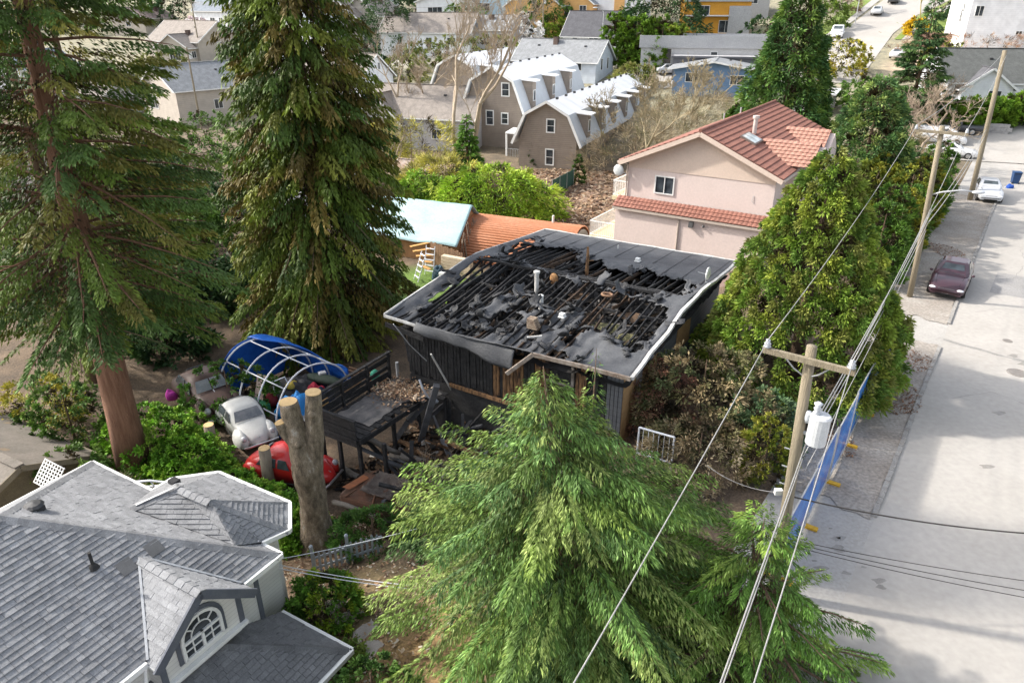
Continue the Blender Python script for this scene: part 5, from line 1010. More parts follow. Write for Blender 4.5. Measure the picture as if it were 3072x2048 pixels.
def car(name, label, loc, brg, m_, L=4.6, W_=1.8, H=1.42, cat='car', group=None, kind='sedan', det=True, plate=True):
    t = thing(name, label, cat, loc, bearing(brg), group); w_ = W_/2; h = L/2
    S = {'sedan': [(-1, .80, .35, .62), (-.96, .92, .24, .86), (-.8, .98, .2, .96), (-.4, 1, .18, .95), (.1, 1, .18, .94), (.42, 1, .18, .92), (.7, .97, .2, .84), (.9, .92, .22, .74), (.97, .84, .26, .62), (1, .74, .34, .5)],
         'van': [(-1, .92, .35, 1.0), (-.98, .97, .25, 1.15), (-.5, 1, .2, 1.15), (.3, 1, .2, 1.12), (.62, .98, .2, 1.05), (.88, .95, .22, .92), (.98, .86, .28, .74), (1, .78, .36, .6)],
         'pickup': [(-1, .94, .5, .95), (-.98, .97, .42, 1.02), (-.35, 1, .38, 1.02), (.05, 1, .38, 1.04), (.4, 1, .38, 1.05), (.75, .98, .4, 1.02), (.95, .93, .42, .95), (1, .85, .5, .8)]}[kind]
    b = MB(); loft(b, [ring_y(q*h, w_*a, zb, zt) for q, a, zb, zt in S]); b.build('body', m_, t, smooth=True)
    cab = {'sedan': ((-.74, .42, .93, .90), (-.66, .34, 1.08, .86), (-.44, .06, H-.05, .70), (-.40, .02, H, .60)), 'van': ((-.97, .66, 1.12, .94), (-.965, .58, 1.35, .92), (-.95, .30, H-.06, .84), (-.93, .26, H, .74)), 'pickup': ((-.26, .40, 1.02, .92), (-.25, .34, 1.2, .89), (-.22, .12, H-.05, .76), (-.20, .09, H, .68))}[kind]
    b = MB(); rings = []
    for (ya, yb, z, ww) in cab:
        ya, yb, x = ya*h, yb*h, ww*w_; rc = .12
        rings.append([Vector(q) for q in ((x-rc, ya, z), (x, ya+rc, z), (x, yb-rc*1.6, z), (x-rc*1.2, yb, z), (-x+rc*1.2, yb, z), (-x, yb-rc*1.6, z), (-x, ya+rc, z), (-x+rc, ya, z))])
    loft(b, rings); b.build('cabin', m_, t, smooth=False)
    lo_, hi_ = rings[0], rings[2]
    def gl_(i, j, name, s0, s1, z0=.16, z1=.92):
        a, c_, d, e = lo_[i], lo_[j], hi_[j], hi_[i]
        f = lambda u_, v_: (a.lerp(c_, u_)).lerp(e.lerp(d, u_), v_)
        ctr = (a+c_+d+e)/4; n = (c_-a).cross(e-a).normalized()
        if n.dot(Vector((ctr.x, ctr.y-(lo_[0].y+lo_[3].y)/2, .3))) < 0: n = -n
        m1, m2 = rings[1][i], rings[1][j]
        bb = MB(); p4 = [f(s0, z0), f(s1, z0), f(s1, z1), f(s0, z1)]
        bb.prism([q+n*.012 for q in p4], n*.02); bb.build(name, CARGLASS, t)
    gl_(3, 4, 'windscreen', .04, .96); gl_(7, 0, 'rear_window', .06, .94)
    if kind == 'van': gl_(1, 2, 'side_window', .70, .96, .2, .85); gl_(6, 5, 'side_window', .70, .96, .2, .85)
    else:
        for (i, j) in ((1, 2), (6, 5)): gl_(i, j, 'side_window', .08, .46); gl_(i, j, 'side_window', .52, .94)
    r_ = .32 if kind != 'pickup' else .38
    for sx in (-1, 1):
        for y in (-.62*h, .64*h): wheel(t, sx*(w_-.1), y, r_, .21, sx)
    if det:
        for sx in (-1, 1):
            b = MB(); z = S[-2][3]-.02; b.ell((sx*w_*.68, h*.945, z-.04), (.2, .12, .075), 10, 6); b.build('headlight', mat('headlamp', (.75, .77, .8), (.6, .62, .65), 6, .15), t, smooth=True)
            b = MB(); b.ell((sx*w_*.72, -h*.965, .8 if kind == 'sedan' else .95), (.16, .06, .09), 8, 5); b.build('tail_light', mat('tail_lamp', (.5, .02, .02), (.4, .02, .02), 6, .2), t, smooth=True)
            b = MB(); b.ell((sx*(w_+.09), lo_[3].y-.28, 1.0), (.09, .06, .07), 8, 5); b.build('wing_mirror', m_, t, smooth=True)
        b = MB(); b.box((-w_*.42, h*.965, .45), (w_*.42, h*.985, .6)); b.build('grille', mat('grille_chrome', (.3, .3, .32), (.12, .12, .13), 20, .3, metal=.6, stretch=(1, 1, 8)), t)
        b = MB(); b.box((-w_*.8, h*.93, .25), (w_*.8, h*.99, .40)); bevel(b.build('bumper', m_, t), .03)
        SEAM_ = mat('panel_gap', (.012, .012, .013), (.02, .02, .02), 5, .8)
        b = MB(); zt = S[-4][3]
        for sx in (-1, 1): b.beam((sx*w_*.70, h*.42, S[-5][3]+.012), (sx*w_*.60, h*.90, S[-3][3]+.012), .018, .012)
        for sx in (-1, 1):
            for yy in (-.42*h, -.02*h, .36*h): b.beam((sx*(w_+.003), yy, .34), (sx*(w_*.985+.004), yy, .86), .012, .014, (0, 1, 0))
            b.beam((sx*(w_+.004), -.6*h, .30), (sx*(w_+.004), .55*h, .30), .02, .05)
        b.build('panel_gaps', SEAM_, t)
        b = MB(); b.box((-w_*.5, h*.975, .26), (w_*.5, h*.996, .33)); b.build('air_intake', SEAM_, t)
        for sx in (-1, 1): b = MB(); b.beam((sx*(w_+.012), -.12*h, .80), (sx*(w_+.012), -.05*h, .80), .02, .03); b.build('door_handle', CHROME, t)
        if plate: b = MB(); b.box((-.16, h*.992, .33), (.16, h*.998, .43)); b.build('number_plate', WHITE, t)
    return t
q1, q2 = P(2790, 893, .05), P(2873, 893, .05); cm = (q1+q2)/2; ctr = cm+RU*2.1
car('parked_car', 'dark maroon saloon parked nose forward on the gravel verge', (ctr.x, ctr.y, .02), 215.5, paint('maroon_paint', (0.062, 0.028, 0.040), (.052, .024, .034), .3), 4.6, 1.78, 1.43)
sv = P(2968, 612, 0)+Vector((1.0, 2.1, 0)); car('parked_car', 'silver saloon parked on the road near the blue bins', (sv.x, sv.y, .0), 205, paint('silver_paint', (0.55, 0.56, 0.58), (.48, .49, .51), .3), 4.5, 1.76, 1.42)
v = G(2508, 118); car('parked_van', 'white van parked at the kerb of the side street', v+Vector((1, 2.2, .08)), 205, paint('white_vehicle', (.78, .78, .78), (.7, .7, .7)), 5.2, 2.0, 2.0, 'van', kind='van')
v = G(2870, 478); car('parked_car', 'white saloon parked under the gnarled bare tree', v+Vector((0, 1.2, 0)), 120, MATS['white_vehicle'], 4.5, 1.8, 1.42)
v = G(2840, 440); car('parked_suv', 'white wagon parked beyond the white saloon under bare branches', v+Vector((0, 1.5, 0)), 118, MATS['white_vehicle'], 4.7, 1.9, 1.75, 'car', kind='van')
v = G(2880, 408); car('pickup_truck', 'black and grey pickup with red tail light near the hedge', v+Vector((0, 1.5, 0)), 300, paint('charcoal_paint', (.05, .05, .055), (.07, .07, .075)), 5.6, 1.95, 1.8, 'pickup', kind='pickup')
for i, (px, py, br, m_, lb) in enumerate([(1075, 300, 100, 'white_vehicle', 'white hatchback parked before the white gabled house'), (1140, 150, 80, 'white_vehicle', 'white car parked by the beige apartment terrace'), (870, 185, 90, 'white_vehicle', 'white car parked behind the rusty red shrub'), (2010, 222, 85, 'silver_paint', 'silver wagon parked beside the blue bungalow'), (2630, 45, 30, 'silver_paint', 'grey car parked far up the side street'), (2680, 10, 30, 'charcoal_paint', 'dark car at the top of the side street'), (2695, 175, 40, 'silver_paint', 'pale car half hidden behind the pointed spruce'), (1210, 150, 75, 'charcoal_paint', 'black car beside the dark pine'), (2405, 105, 200, 'white_vehicle', 'white car parked beside the square green hedge'), (1120, 318, 95, 'silver_paint', 'grey car parked beside the white hatchback')]):
    v = G(px, py); car('parked_car', lb, v, br, MATS[m_], 4.5, 1.8, 1.45, det=False)
# --- old round-backed cars in the yard
def beetle(name, label, loc, brg, m_, fm=None, sc=1.0, split=False, dirt=0.0):
    t = thing(name, label, 'car', loc, bearing(brg)); t.scale = (sc, sc, sc)
    prof = [(-1.95, .28, .52), (-1.8, .46, .72), (-1.5, .60, .92), (-1.1, .70, 1.14), (-.7, .75, 1.36), (-.25, .76, 1.47), (.1, .76, 1.48), (.4, .74, 1.42), (.72, .70, 1.02), (1.0, .64, .98), (1.4, .54, .88), (1.75, .38, .72), (1.95, .22, .54)]
    rings = []
    for (y, hw, zt) in prof:
        zb = .32; rows = []
        for a in np.linspace(-.1, .5, 8):
            k = a*math.pi; x = hw*(abs(math.cos(k))**.62)*(1 if math.cos(k) >= 0 else -1); z = .82+(zt-.82)*(max(0, math.sin(k))**.75) if a >= 0 and zt > .82 else (zb if a < 0 else zb+(zt-zb)*(max(0, math.sin(k))**.6))
            if a < 0: z = zb
            rows.append((x, z))
        rings.append([Vector((x, y, z)) for x, z in rows]+[Vector((-x, y, z)) for x, z in reversed(rows[:-1])])
    b = MB(); loft(b, rings); b.build('body', m_, t, smooth=True)
    for sx in (-1, 1):
        for (y, r3) in ((1.22, (.30, .62, .50)), (-1.18, (.30, .66, .52))):
            b = MB(); b.ell((sx*.60, y, .40), r3, 16, 8, -.15, 1.0); b.build('fender', fm or m_, t, smooth=True)
            wheel(t, sx*.62, y+.02, .32, .17, sx)
        b = MB(); b.box((sx*.66-.12, -.62, .27), (sx*.66+.12, .72, .32)); b.build('running_board', BLACK, t)
        b = MB(); b.ell((sx*.60, 1.70, .68), (.12, .13, .13), 12, 8); b.build('headlight', mat('old_lamp', (.65, .66, .68), (.3, .3, .32), 7, .2), t, smooth=True)
        for (ya, yb, yc, yd) in ((-.02, .52, .34, .0), (-.98, -.10, -.10, -.72)):
            b = MB(); x0, x1 = sx*.775, sx*.675; b.prism([(x0, ya, .95), (x0, yb, .95), (x1-sx*.0, yc, 1.30), (x1, yd, 1.30)], (sx*.012, 0, 0)); b.build('side_window', CARGLASS, t)
    panes = [(-.60, .60)] if not split else [(-.60, -.03), (.03, .60)]
    for (xa, xb) in panes:
        k = .82; b = MB(); b.prism([(xa, .80, 1.03), (xb, .80, 1.03), (xb*k, .49, 1.37), (xa*k, .49, 1.37)], (0, .012, .012)); b.build('windscreen', mat('dusty_glass', (.16, .18, .20), (.30, .31, .31), 3, .25), t)
    b = MB(); b.prism([(-.36, -1.02, 1.2), (.36, -1.02, 1.2), (.30, -.78, 1.36), (-.30, -.78, 1.36)], (0, -.02, .02)); b.build('rear_window', CARGLASS, t)
    b = MB(); b.tube([(-.72, 2.0, .42), (-.5, 2.06, .44), (.5, 2.06, .44), (.72, 2.0, .42)], .05, 8); b.build('bumper', CHROME, t)
    b = MB(); b.beam((0, .82, 1.02), (0, 1.86, .66), .03, .03); b.build('hood_trim', CHROME, t)
    return t
WB = mat('chalky_white_paint', (0.60, 0.60, 0.58), (0.52, 0.52, 0.50), 1.6, .5, c3=(.28, .25, .22), lo=.45, hi=.68, fine=.06)
RB_ = mat('faded_red_paint', (0.50, 0.022, 0.02), (0.42, 0.018, 0.018), 1.8, .35, c3=(.45, .12, .07), lo=.45, hi=.7, fine=.04, coat=.4)
BB = mat('rusty_brown_paint', (0.055, 0.032, 0.028), (.085, .05, .04), 2, .55, c3=(.16, .1, .07))
beetle('round_car', 'chalky white beetle with dusty windscreen beside the hoop shelter', on(-10.95, 24.85, .05), 142, WB, sc=.94)
beetle('round_car', 'faded red beetle parked behind the standing log and topped trunk', on(-8.2, 21.7, .05), 107, RB_, sc=.92)
beetle('round_car', 'rusty dark brown old car with split windscreen behind the white beetle', on(-13.3, 27.0, .05), 138, BB, sc=1.12, split=True)
# rusted wreck: shell of a hatchback
t = thing('rusted_wreck', 'burnt rusted car shell collapsed below the deck, roof caved in', 'car wreck', on(-4.0, 19.6, .0), bearing(115))
RUST = mat('rust', (0.16, 0.075, 0.045), (0.09, 0.055, 0.04), 3, .9, bump=.5, c3=(.30, .27, .25)); ASHR = mat('ashen_rust', (0.13, 0.11, 0.095), (.075, .055, .045), 4, .9, bump=.9, c3=(.24, .22, .2))
b = MB(); loft(b, [ring_y(y, w_, .1, z) for y, w_, z in ((-1.9, .6, .45), (-1.7, .76, .62), (-.6, .8, .68), (.6, .8, .66), (1.5, .74, .6), (1.9, .6, .42))]); b.build('body', RUST, t, smooth=False)
b = MB(); b.grid(lambda i, j: (-.6+1.2*i, -1.0+1.25*j, .95-.22*math.sin(3.1*i)*math.sin(3.1*j)+.14*mnoise.noise((i*4, j*5, 1))+.06*mnoise.noise((i*11, j*12, 4))), 14, 14); o = b.build('roof_panel', ASHR, t, smooth=True); so = o.modifiers.new('t', 'SOLIDIFY'); so.thickness = .02
for sx in (-1, 1):
    for (ya, yb) in ((-1.1, -1.5), (.35, .95), (-.35, -.4)): b = MB(); b.beam((sx*.6, ya, .95), (sx*.74, yb, .6), .06, .05); b.build('pillar', RUST, t)
b = MB(); b.slab([(-.7, .95, .66), (.55, 1.05, .70), (.6, 1.6, .74), (-.5, 1.7, .60)], .02); b.build('hood_panel', ASHR, t)
b = MB(); b.beam((-.5, -1.5, .62), (.6, -1.56, .84), .3, .02); b.build('tailgate_panel', mat('orange_rust', (.33, .12, .05), (.2, .08, .04), 4, .9), t)
# ================================================================== hoop shelter and what lies in it
sx_ = Vector((.80, -.60, 0)); HSO = Vector((-9.66, 24.7, 0)); hz = g(HSO.x, HSO.y)
t = thing('hoop_shelter', 'white pipe hoop shelter frame over a pile of belongings', 'shelter', (HSO.x, HSO.y, hz), bearing(math.degrees(math.atan2(.6, .8))))
PIPE = mat('white_pvc', (.74, .76, .8), (.66, .68, .72), 3, .4)
SHW, SHH = 4.0, 2.35
def hp(f, x): a = math.pi*(1-f); return Vector((x, SHW/2+SHW/2*math.cos(a), SHH*math.sin(a)**.8-.05))
for x in (0, -1.3, -2.55, -4.1): b = MB(); b.tube([hp(i/22, x+.05*math.sin(i*.5)) for i in range(23)], .038, 7); b.build('hoop', PIPE, t, smooth=True)
for f in (.1, .27, .5, .74): b = MB(); b.tube([hp(f, .0), hp(f, -2), hp(f, -4.15)], .028, 6); b.build('purlin', PIPE, t, smooth=True)
b = MB(); b.tube([hp(0.01, 0), hp(0.01, -1.3)], .03, 6); b.build('purlin', PIPE, t, smooth=True)
TARP = mat('blue_tarp', (0.012, 0.09, 0.42), (0.02, 0.14, 0.55), 1.6, .45, bump=.5, bscale=5, fine=.05)
def tarp(i, j):                             # pulled back over the far side and the rear end
    x = -4.4+4.6*i; f = .99-(.50-.34*i**.7+.06*math.sin(7*i))*j; q = hp(min(.995, f), x); n = mnoise.noise((i*5, j*4, 2)); q.z += .07+.10*n*j; q.y += .1+.1*n+.12*math.sin(11*i)*(1-j); return q
b = MB(); b.grid(tarp, 40, 16); o = b.build('tarp', TARP, t, smooth=True); so = o.modifiers.new('t', 'SOLIDIFY'); so.thickness = .012
def tarp2(i, j): q = hp(.02+.96*i, -4.3-.25*math.sin(3*j)); q.z *= (1-j*.0); q = Vector((q.x+.1*mnoise.noise((i*6, j*5, 4)), lerp(q.y, SHW/2, .0), q.z*(1-j)+.05)); return q
b = MB(); b.grid(tarp2, 24, 8); o = b.build('tarp_end', TARP, t, smooth=True); so = o.modifiers.new('t', 'SOLIDIFY'); so.thickness = .012
SM = Matrix.Translation(t.location) @ Matrix.Rotation(t.rotation_euler.z, 4, 'Z')
def junk(name, label, cat, x, y, z, build, m_, rz=0., smooth=False):
    b = MB(); build(b); o = b.build(name, m_, smooth=smooth); q = SM @ Vector((x, y, 0)); o.location = (q.x, q.y, g(q.x, q.y)+z); o.rotation_euler.z = rz; tag(o, label, cat); return o
def crumple(rx, ry, rz_, sd, n=12):
    def f(b):
        b.ell((0, 0, rz_*.25), (rx, ry, rz_), 18, 10, -.35, 1.0)
        b.v = [(x*(1+.35*mnoise.noise((x*3+sd, y*3, z*3))), y*(1+.35*mnoise.noise((x*3, y*3+sd, z*3))), max(-.03, z*(1+.5*mnoise.noise((x*4, y*4, sd))))) for x, y, z in b.v]
    return f
cl = lambda n, a, b_=None: mat(n, a, b_ or tuple(q*.7 for q in a), 3, .7, bump=.2, bscale=8)
junk('tarp_heap', 'crumpled bright blue tarp heap inside the hoop shelter', 'tarp', -.5, 1.5, 0, crumple(1.0, .75, .75, 3), mat('azure_tarp', (.02, .2, .55), (.03, .27, .65), 2, .5, bump=.5, bscale=6), .4, True)
junk('bag_heap', 'red cloth bundle on top of the belongings', 'bag', -.45, 2.5, .45, crumple(.42, .36, .5, 7), cl('red_cloth', (.45, .02, .05)), .2, True)
junk('bag_heap', 'dark navy bundle beside the red cloth', 'bag', -.1, 2.6, .3, crumple(.5, .5, .5, 9), cl('navy_cloth', (.02, .03, .07)), .2, True)
junk('bag_heap', 'black sacks heaped in the middle of the shelter', 'bag', -1.6, 2.4, 0, crumple(1.2, 1.0, .8, 12), cl('black_sack', (.018, .018, .02), (.05, .05, .055)), .2, True)
junk('canoe', 'dark green canoe hull lying upside down over the belongings', 'canoe', -.7, 3.2, .95, lambda b: (b.ell((0, 0, 0), (1.0, .3, .2), 18, 8)), cl('dark_green', (.03, .05, .035)), -.4, True)
junk('foam_board', 'pale pink foam board leaning against a hoop', 'board', -2.5, .95, .35, lambda b: b.prism([(-.25, 0, 0), (.25, 0, 0), (.25, .35, 1.0), (-.25, .35, 1.0)], (0, .08, 0)), cl('pink_board', (.62, .46, .40), (.55, .42, .36)), -.5)
junk('tote_bin', 'green plastic tote beside the hoop base', 'bin', -2.1, .55, .0, lambda b: b.prism([(-.45, -.3, 0), (.45, -.3, 0), (.5, .35, 0), (-.5, .35, 0)], (0, 0, .45)), cl('green_plastic', (.03, .2, .09)), -.6)
junk('bag_heap', 'small dark red bag beside the green tote', 'bag', -1.9, 1.2, .2, crumple(.3, .25, .45, 15), cl('maroon_cloth', (.2, .015, .02)), 0, True)
junk('pipe_frame', 'bent white chair frame in the shelter', 'frame', -1.5, 1.5, .7, lambda b: b.tube([(-.3, 0, 0), (-.3, .1, .6), (.2, .1, .75), (.3, .1, .4)], .03, 6), PIPE, .3)
junk('yellow_sheet', 'mustard yellow folded sheet behind the bent frame', 'sheet', -1.5, 2.0, .85, crumple(.3, .25, .2, 19), cl('mustard', (.5, .38, .06)), 0, True)
junk('timber_plank', 'long yellow timber plank at the front edge of the shelter', 'plank', -1.1, .1, .12, lambda b: b.beam((-1.0, 0, 0), (.9, .05, 0), .12, .22), mat('yellow_timber', (.42, .30, .11), (.34, .23, .08), 2, .8), -.55)
junk('tarp_heap', 'dark blue tarp bundle on the ground at the shelter corner', 'tarp', .75, .35, 0, crumple(.6, .45, .35, 23), cl('deep_blue', (.015, .05, .18), (.03, .1, .3)), 0, True)
junk('bag_heap', 'grey mixed rags beside the dark blue bundle', 'bag', .65, 1.1, .0, crumple(.5, .4, .5, 25), cl('grey_rags', (.25, .26, .28), (.05, .06, .08)), 0, True)
junk('box', 'small white box on the canoe', 'box', -.9, 3.25, 1.12, lambda b: b.box((-.16, -.12, 0), (.16, .12, .1)), cl('white_box', (.6, .6, .6)), .5)
junk('pink_pot', 'magenta plastic toy beside the rusty brown car', 'toy', -5.6, -1.3, .35, crumple(.25, .2, .3, 31), cl('magenta', (.5, .04, .35)), 0, True)
junk('fence_boards', 'brown boards leaning beyond the tarp end', 'boards', .6, 4.4, .9, lambda b: [b.beam((-.9, .12*k, .1*k), (1.2, .12*k, -.35+.1*k), .05, .3) for k in range(3)], mat('brown_boards', (.2, .12, .07), (.28, .17, .1), 3, .85), -.25)
junk('green_net', 'green netting bundle on a pole beside the deck', 'net', 1.5, 4.2, 1.4, lambda b: (b.ell((0, 0, 0), (.22, .2, .3), 10, 8), b.tube([(0, 0, -1.6), (0, 0, -.2)], .03, 6)), cl('green_net', (.03, .26, .17)), 0)
junk('steel_pipe', 'short upright galvanised pipe behind the deck rail', 'pipe', 2.5, 4.6, 0, lambda b: b.tube([(0, 0, 0), (0, 0, 2.2)], .07, 8), METAL)
# ================================================================== poles, wires, mesh fence, bins
POLE = mat('weathered_pole', (0.21, 0.175, 0.12), (0.29, 0.245, 0.175), 2.0, .95, bump=.5, bscale=12, c3=(.15, .13, .08), stretch=(4, 4, .3))
CER = mat('grey_porcelain', (.55, .57, .6), (.45, .47, .5), 4, .35)
def pole(label, base_, top, arm=1.0, arm_z=-.28, r0=.145, extra=None):
    t = thing('utility_pole', label, 'pole', base_); d = Vector(top)-Vector(base_)
    b = MB(); b.tube([d*q-(Vector((0, 0, .5)) if q == 0 else Vector()) for q in (0, .3, .6, 1)], [r0, r0*.95, r0*.88, r0*.78], 12); b.build('shaft', POLE, t, smooth=True)
    pts = []
    if arm:
        c_ = d+Vector((0, 0, arm_z))-RU*.18; b = MB(); b.beam(c_+RL*arm, c_-RL*arm, .1, .13); b.build('crossarm', POLE, t)
        for s in (-1, 1):
            q = c_+RL*s*(arm-.09); b = MB(); b.tube([q+Vector((0, 0, z)) for z in (.05, .10, .12, .17, .2, .26)], [.03, .09, .05, .08, .045, .05], 10); b.build('insulator', CER, t, smooth=True); pts.append(Vector(base_)+q+Vector((0, 0, .27)))
            b = MB(); m3 = c_+RL*s*arm*.55; e = d+Vector((0, 0, arm_z-.5)); b.tube([m3, m3.lerp(e, .5)+Vector((0, 0, -.06)), e], .018, 5); b.build('brace', METAL, t)
    return t, pts, d
B1 = Vector((6.86, 13.98, 0)); T1 = Yp(2436, 1038, 13.98); p1, w1, d1 = pole('wooden pole carrying a grey transformer beside the blue fence', B1, T1, .98)
B2 = RW(19.4, 2.55); B2 = Vector((B2.x, B2.y, 0)); 
B2 = Vector((21.0, 34.83, 0)); T2 = Yp(2828, 378, 34.83); p2, w2, d2 = pole('wooden pole with street lamp arm beside the maroon car', B2, T2, 1.15)
B3 = Vector((36.0, 55.16, 0)); T3 = Yp(3015, 152, 55.16); p3, w3, d3 = pole('tall plain wooden pole at the corner by the silver car', B3, T3, 0, r0=.19)
B0 = Vector((-6.2, -8.2, 0)); p0, w0, d0 = pole('wooden pole at the near end of the line', (B0.x, B0.y, g(B0.x, B0.y)), B0+Vector((0, 0, 7.4)), .98)
# transformer can
tc_ = d1*.735-RL*.42-RU*.07; tz = tc_.z
b = MB(); b.tube([tc_+Vector((0, 0, z)) for z in (-.42, -.40, .28, .30)], [.20, .225, .225, .21], 18); tr = b.build('transformer', mat('transformer_grey', (.60, .61, .62), (.52, .53, .54), 3, .45), p1, smooth=False)
b = MB(); b.tube([tc_+Vector((0, 0, .30)), tc_+Vector((0, 0, .34))], [.235, .2], 18); b.build('lid', MATS['transformer_grey'], tr)
q = tc_+RL*.10; b = MB(); b.tube([q+Vector((0, 0, z)) for z in (.32, .38, .42, .48, .52, .60, .64)], [.05, .09, .05, .09, .05, .10, .04], 12); b.build('bushing', CER, tr, smooth=True)
b = MB(); q = tc_+RL*.26+Vector((0, 0, .15)); b.tube([q+Vector((0, 0, z)) for z in (-.1, 0, .12, .2)], [.05, .07, .07, .05], 10); b.build('arrester', CER, tr, smooth=True)
b = MB(); b.beam(d1*.735+Vector((0, 0, .1)), tc_+Vector((0, 0, .1)), .06, .06); b.beam(d1*.735-Vector((0, 0, .25)), tc_-Vector((0, 0, .25)), .06, .06); b.build('bracket', METAL, p1)
for z in (.62, .55, .48): b = MB(); b.beam(d1*z, d1*z+RL*.26, .025, .025); b.build('pole_step', METAL, p1)
b = MB(); q = d1*.44+RL*.25; b.box(q-Vector((.09, .06, .06)), q+Vector((.09, .06, .08))); b.build('cable_box', WHITE, p1)
# lamp on the second pole
a0 = d2*.62; b = MB(); b.tube([a0, a0-RL*.5+Vector((0, 0, .22)), a0-RL*1.3+Vector((0, 0, .42)), a0-RL*1.75+Vector((0, 0, .42))], .045, 8); b.build('lamp_arm', METAL, p2, smooth=True)
b = MB(); b.ell(a0-RL*2.0+Vector((0, 0, .42)), (.32, .16, .09), 12, 6); b.build('lamp_head', mat('lamp_grey', (.6, .62, .64), (.5, .52, .54), 3, .4), p2, smooth=True)
WIRE = mat('aluminium_wire', (.42, .41, .39), (.33, .32, .31), 5, .5, metal=.3); CABLE = mat('black_cable', (.05, .045, .04), (.08, .07, .065), 4, .7)
def wire(a, c_, sag, label, r_=.012, m_=None, n=14, name='overhead_wire', group='overhead wires'):
    a, c_ = Vector(a), Vector(c_); b = MB(); pts = [(a.lerp(c_, i/n)-a)+Vector((0, 0, -4*sag*(i/n)*(1-i/n))) for i in range(n+1)]
    b.tube(pts, r_, 5); o = b.build(name, m_ or WIRE, smooth=True); o.location = a; return tag(o, label, 'wire', group)
wire(w1[1], w2[1], .35, 'pale primary wire from the transformer pole crossarm to the lamp pole, house side', .010); wire(w1[0], w2[0], .35, 'pale primary wire from the transformer pole crossarm to the lamp pole, road side', .010)
wire(w2[1], Vector(B3)+d3*.97+RL*.15, .4, 'wire from the lamp pole crossarm to the tall corner pole, house side'); wire(w2[0], Vector(B3)+d3*.97-RL*.15, .4, 'wire from the lamp pole crossarm to the tall corner pole, road side')
wire(w0[1], w1[1], .25, 'pale wire arriving at the transformer pole above the large cypress, house side', .010); wire(w0[0], w1[0], .25, 'pale wire arriving at the transformer pole above the cypress, road side', .010)
m1, m2, m0 = B1+d1*.66-RL*.2, B2+d2*.52-RL*.2, B0+Vector((0, 0, 4.6))-RL*.2
wire(m1, m2, .35, 'twisted service bundle between transformer pole and lamp pole', .016); wire(m1-Vector((0, 0, .35)), m2-Vector((0, 0, .5)), .3, 'lower telephone cable between transformer pole and lamp pole', .012); wire(m1-Vector((0, 0, .7))-RL*.1, m2-Vector((0, 0, .9)), .45, 'lowest slack cable between transformer pole and lamp pole', .011)
wire(m1+Vector((0, 0, .25)), m2+Vector((0, 0, .2)), .3, 'thin neutral wire above the twisted service bundle', .014)
wire(m0, m1, .3, 'twisted service bundle passing over the low cypress', .016); wire(m0-Vector((0, 0, .4)), m1-Vector((0, 0, .4)), .3, 'telephone cable passing over the low cypress', .012)
wire(m2, B3+d3*.5, .4, 'service bundle from the lamp pole to the tall corner pole', .016); wire(m2-Vector((0, 0, .5)), B3+d3*.45, .5, 'telephone cable from the lamp pole to the tall corner pole', .02)
e1 = Yp(3300, 1610, 13.5); wire(B1+d1*.44, (e1.x, e1.y, e1.z), .25, 'single black cable crossing above the road from the transformer pole', .02, CABLE)
for k, (dz_, yy) in enumerate(((0, 1770), (.1, 1805), (.2, 1830))): e = Yp(3300, yy, 12.5-.2*k); wire(B1+d1*(.26-.012*k), (e.x, e.y, e.z), .12, ('upper', 'middle', 'lowest')[k]+' of three thin black drop wires crossing above the road', .010, CABLE)
e = P(2120, 1395, 1.4); wire(B1+d1*.44+RL*.2, e, .2, 'drop cable from the transformer pole towards the burnt house corner', .012)
for k, (pa, pb) in enumerate((((812, 1680, 1.2), (1250, 1585, 1.0)), ((820, 1690, 1.1), (1230, 1755, 1.1)), ((820, 1700, 1.0), (1230, 1765, 1.0)))):
    a, c_ = P(*pa), P(*pb); wire(a, c_, .06, ('drop wire from the white house over the picket fence', 'upper of two drop wires over the garden soil', 'lower of two drop wires over the garden soil')[k], .010, PIPE)
# --- blue mesh construction fence
m, n, l, bs = node_mat('blue_mesh'); MATS['blue_mesh'] = m
tcn = n.new('ShaderNodeTexCoord'); nz = n.new('ShaderNodeTexNoise'); nz.inputs['Scale'].default_value = 1.2; l.new(tcn.outputs['Object'], nz.inputs['Vector'])
rp = n.new('ShaderNodeValToRGB'); rp.color_ramp.elements[0].color = (.012, .10, .42, 1); rp.color_ramp.elements[1].color = (.03, .22, .62, 1); rp.color_ramp.elements[0].position = .35; rp.color_ramp.elements[1].position = .68
l.new(nz.outputs['Fac'], rp.inputs[0]); l.new(rp.outputs[0], bs.inputs['Base Color']); bs.inputs['Roughness'].default_value = .55
ch = n.new('ShaderNodeTexChecker'); ch.inputs['Scale'].default_value = 140; l.new(tcn.outputs['Object'], ch.inputs['Vector'])
tp_ = n.new('ShaderNodeBsdfTransparent'); mxs = n.new('ShaderNodeMixShader'); ml = n.new('ShaderNodeMath'); ml.operation = 'MULTIPLY'; ml.inputs[1].default_value = .35; l.new(ch.outputs['Fac'], ml.inputs[0])
l.new(ml.outputs[0], mxs.inputs[0]); l.new(bs.outputs[0], mxs.inputs[1]); l.new(tp_.outputs[0], mxs.inputs[2]); l.new(mxs.outputs[0], n['Material Output'].inputs['Surface'])
YEL = mat('yellow_foot', (.68, .40, .03), (.58, .34, .03), 3, .6)
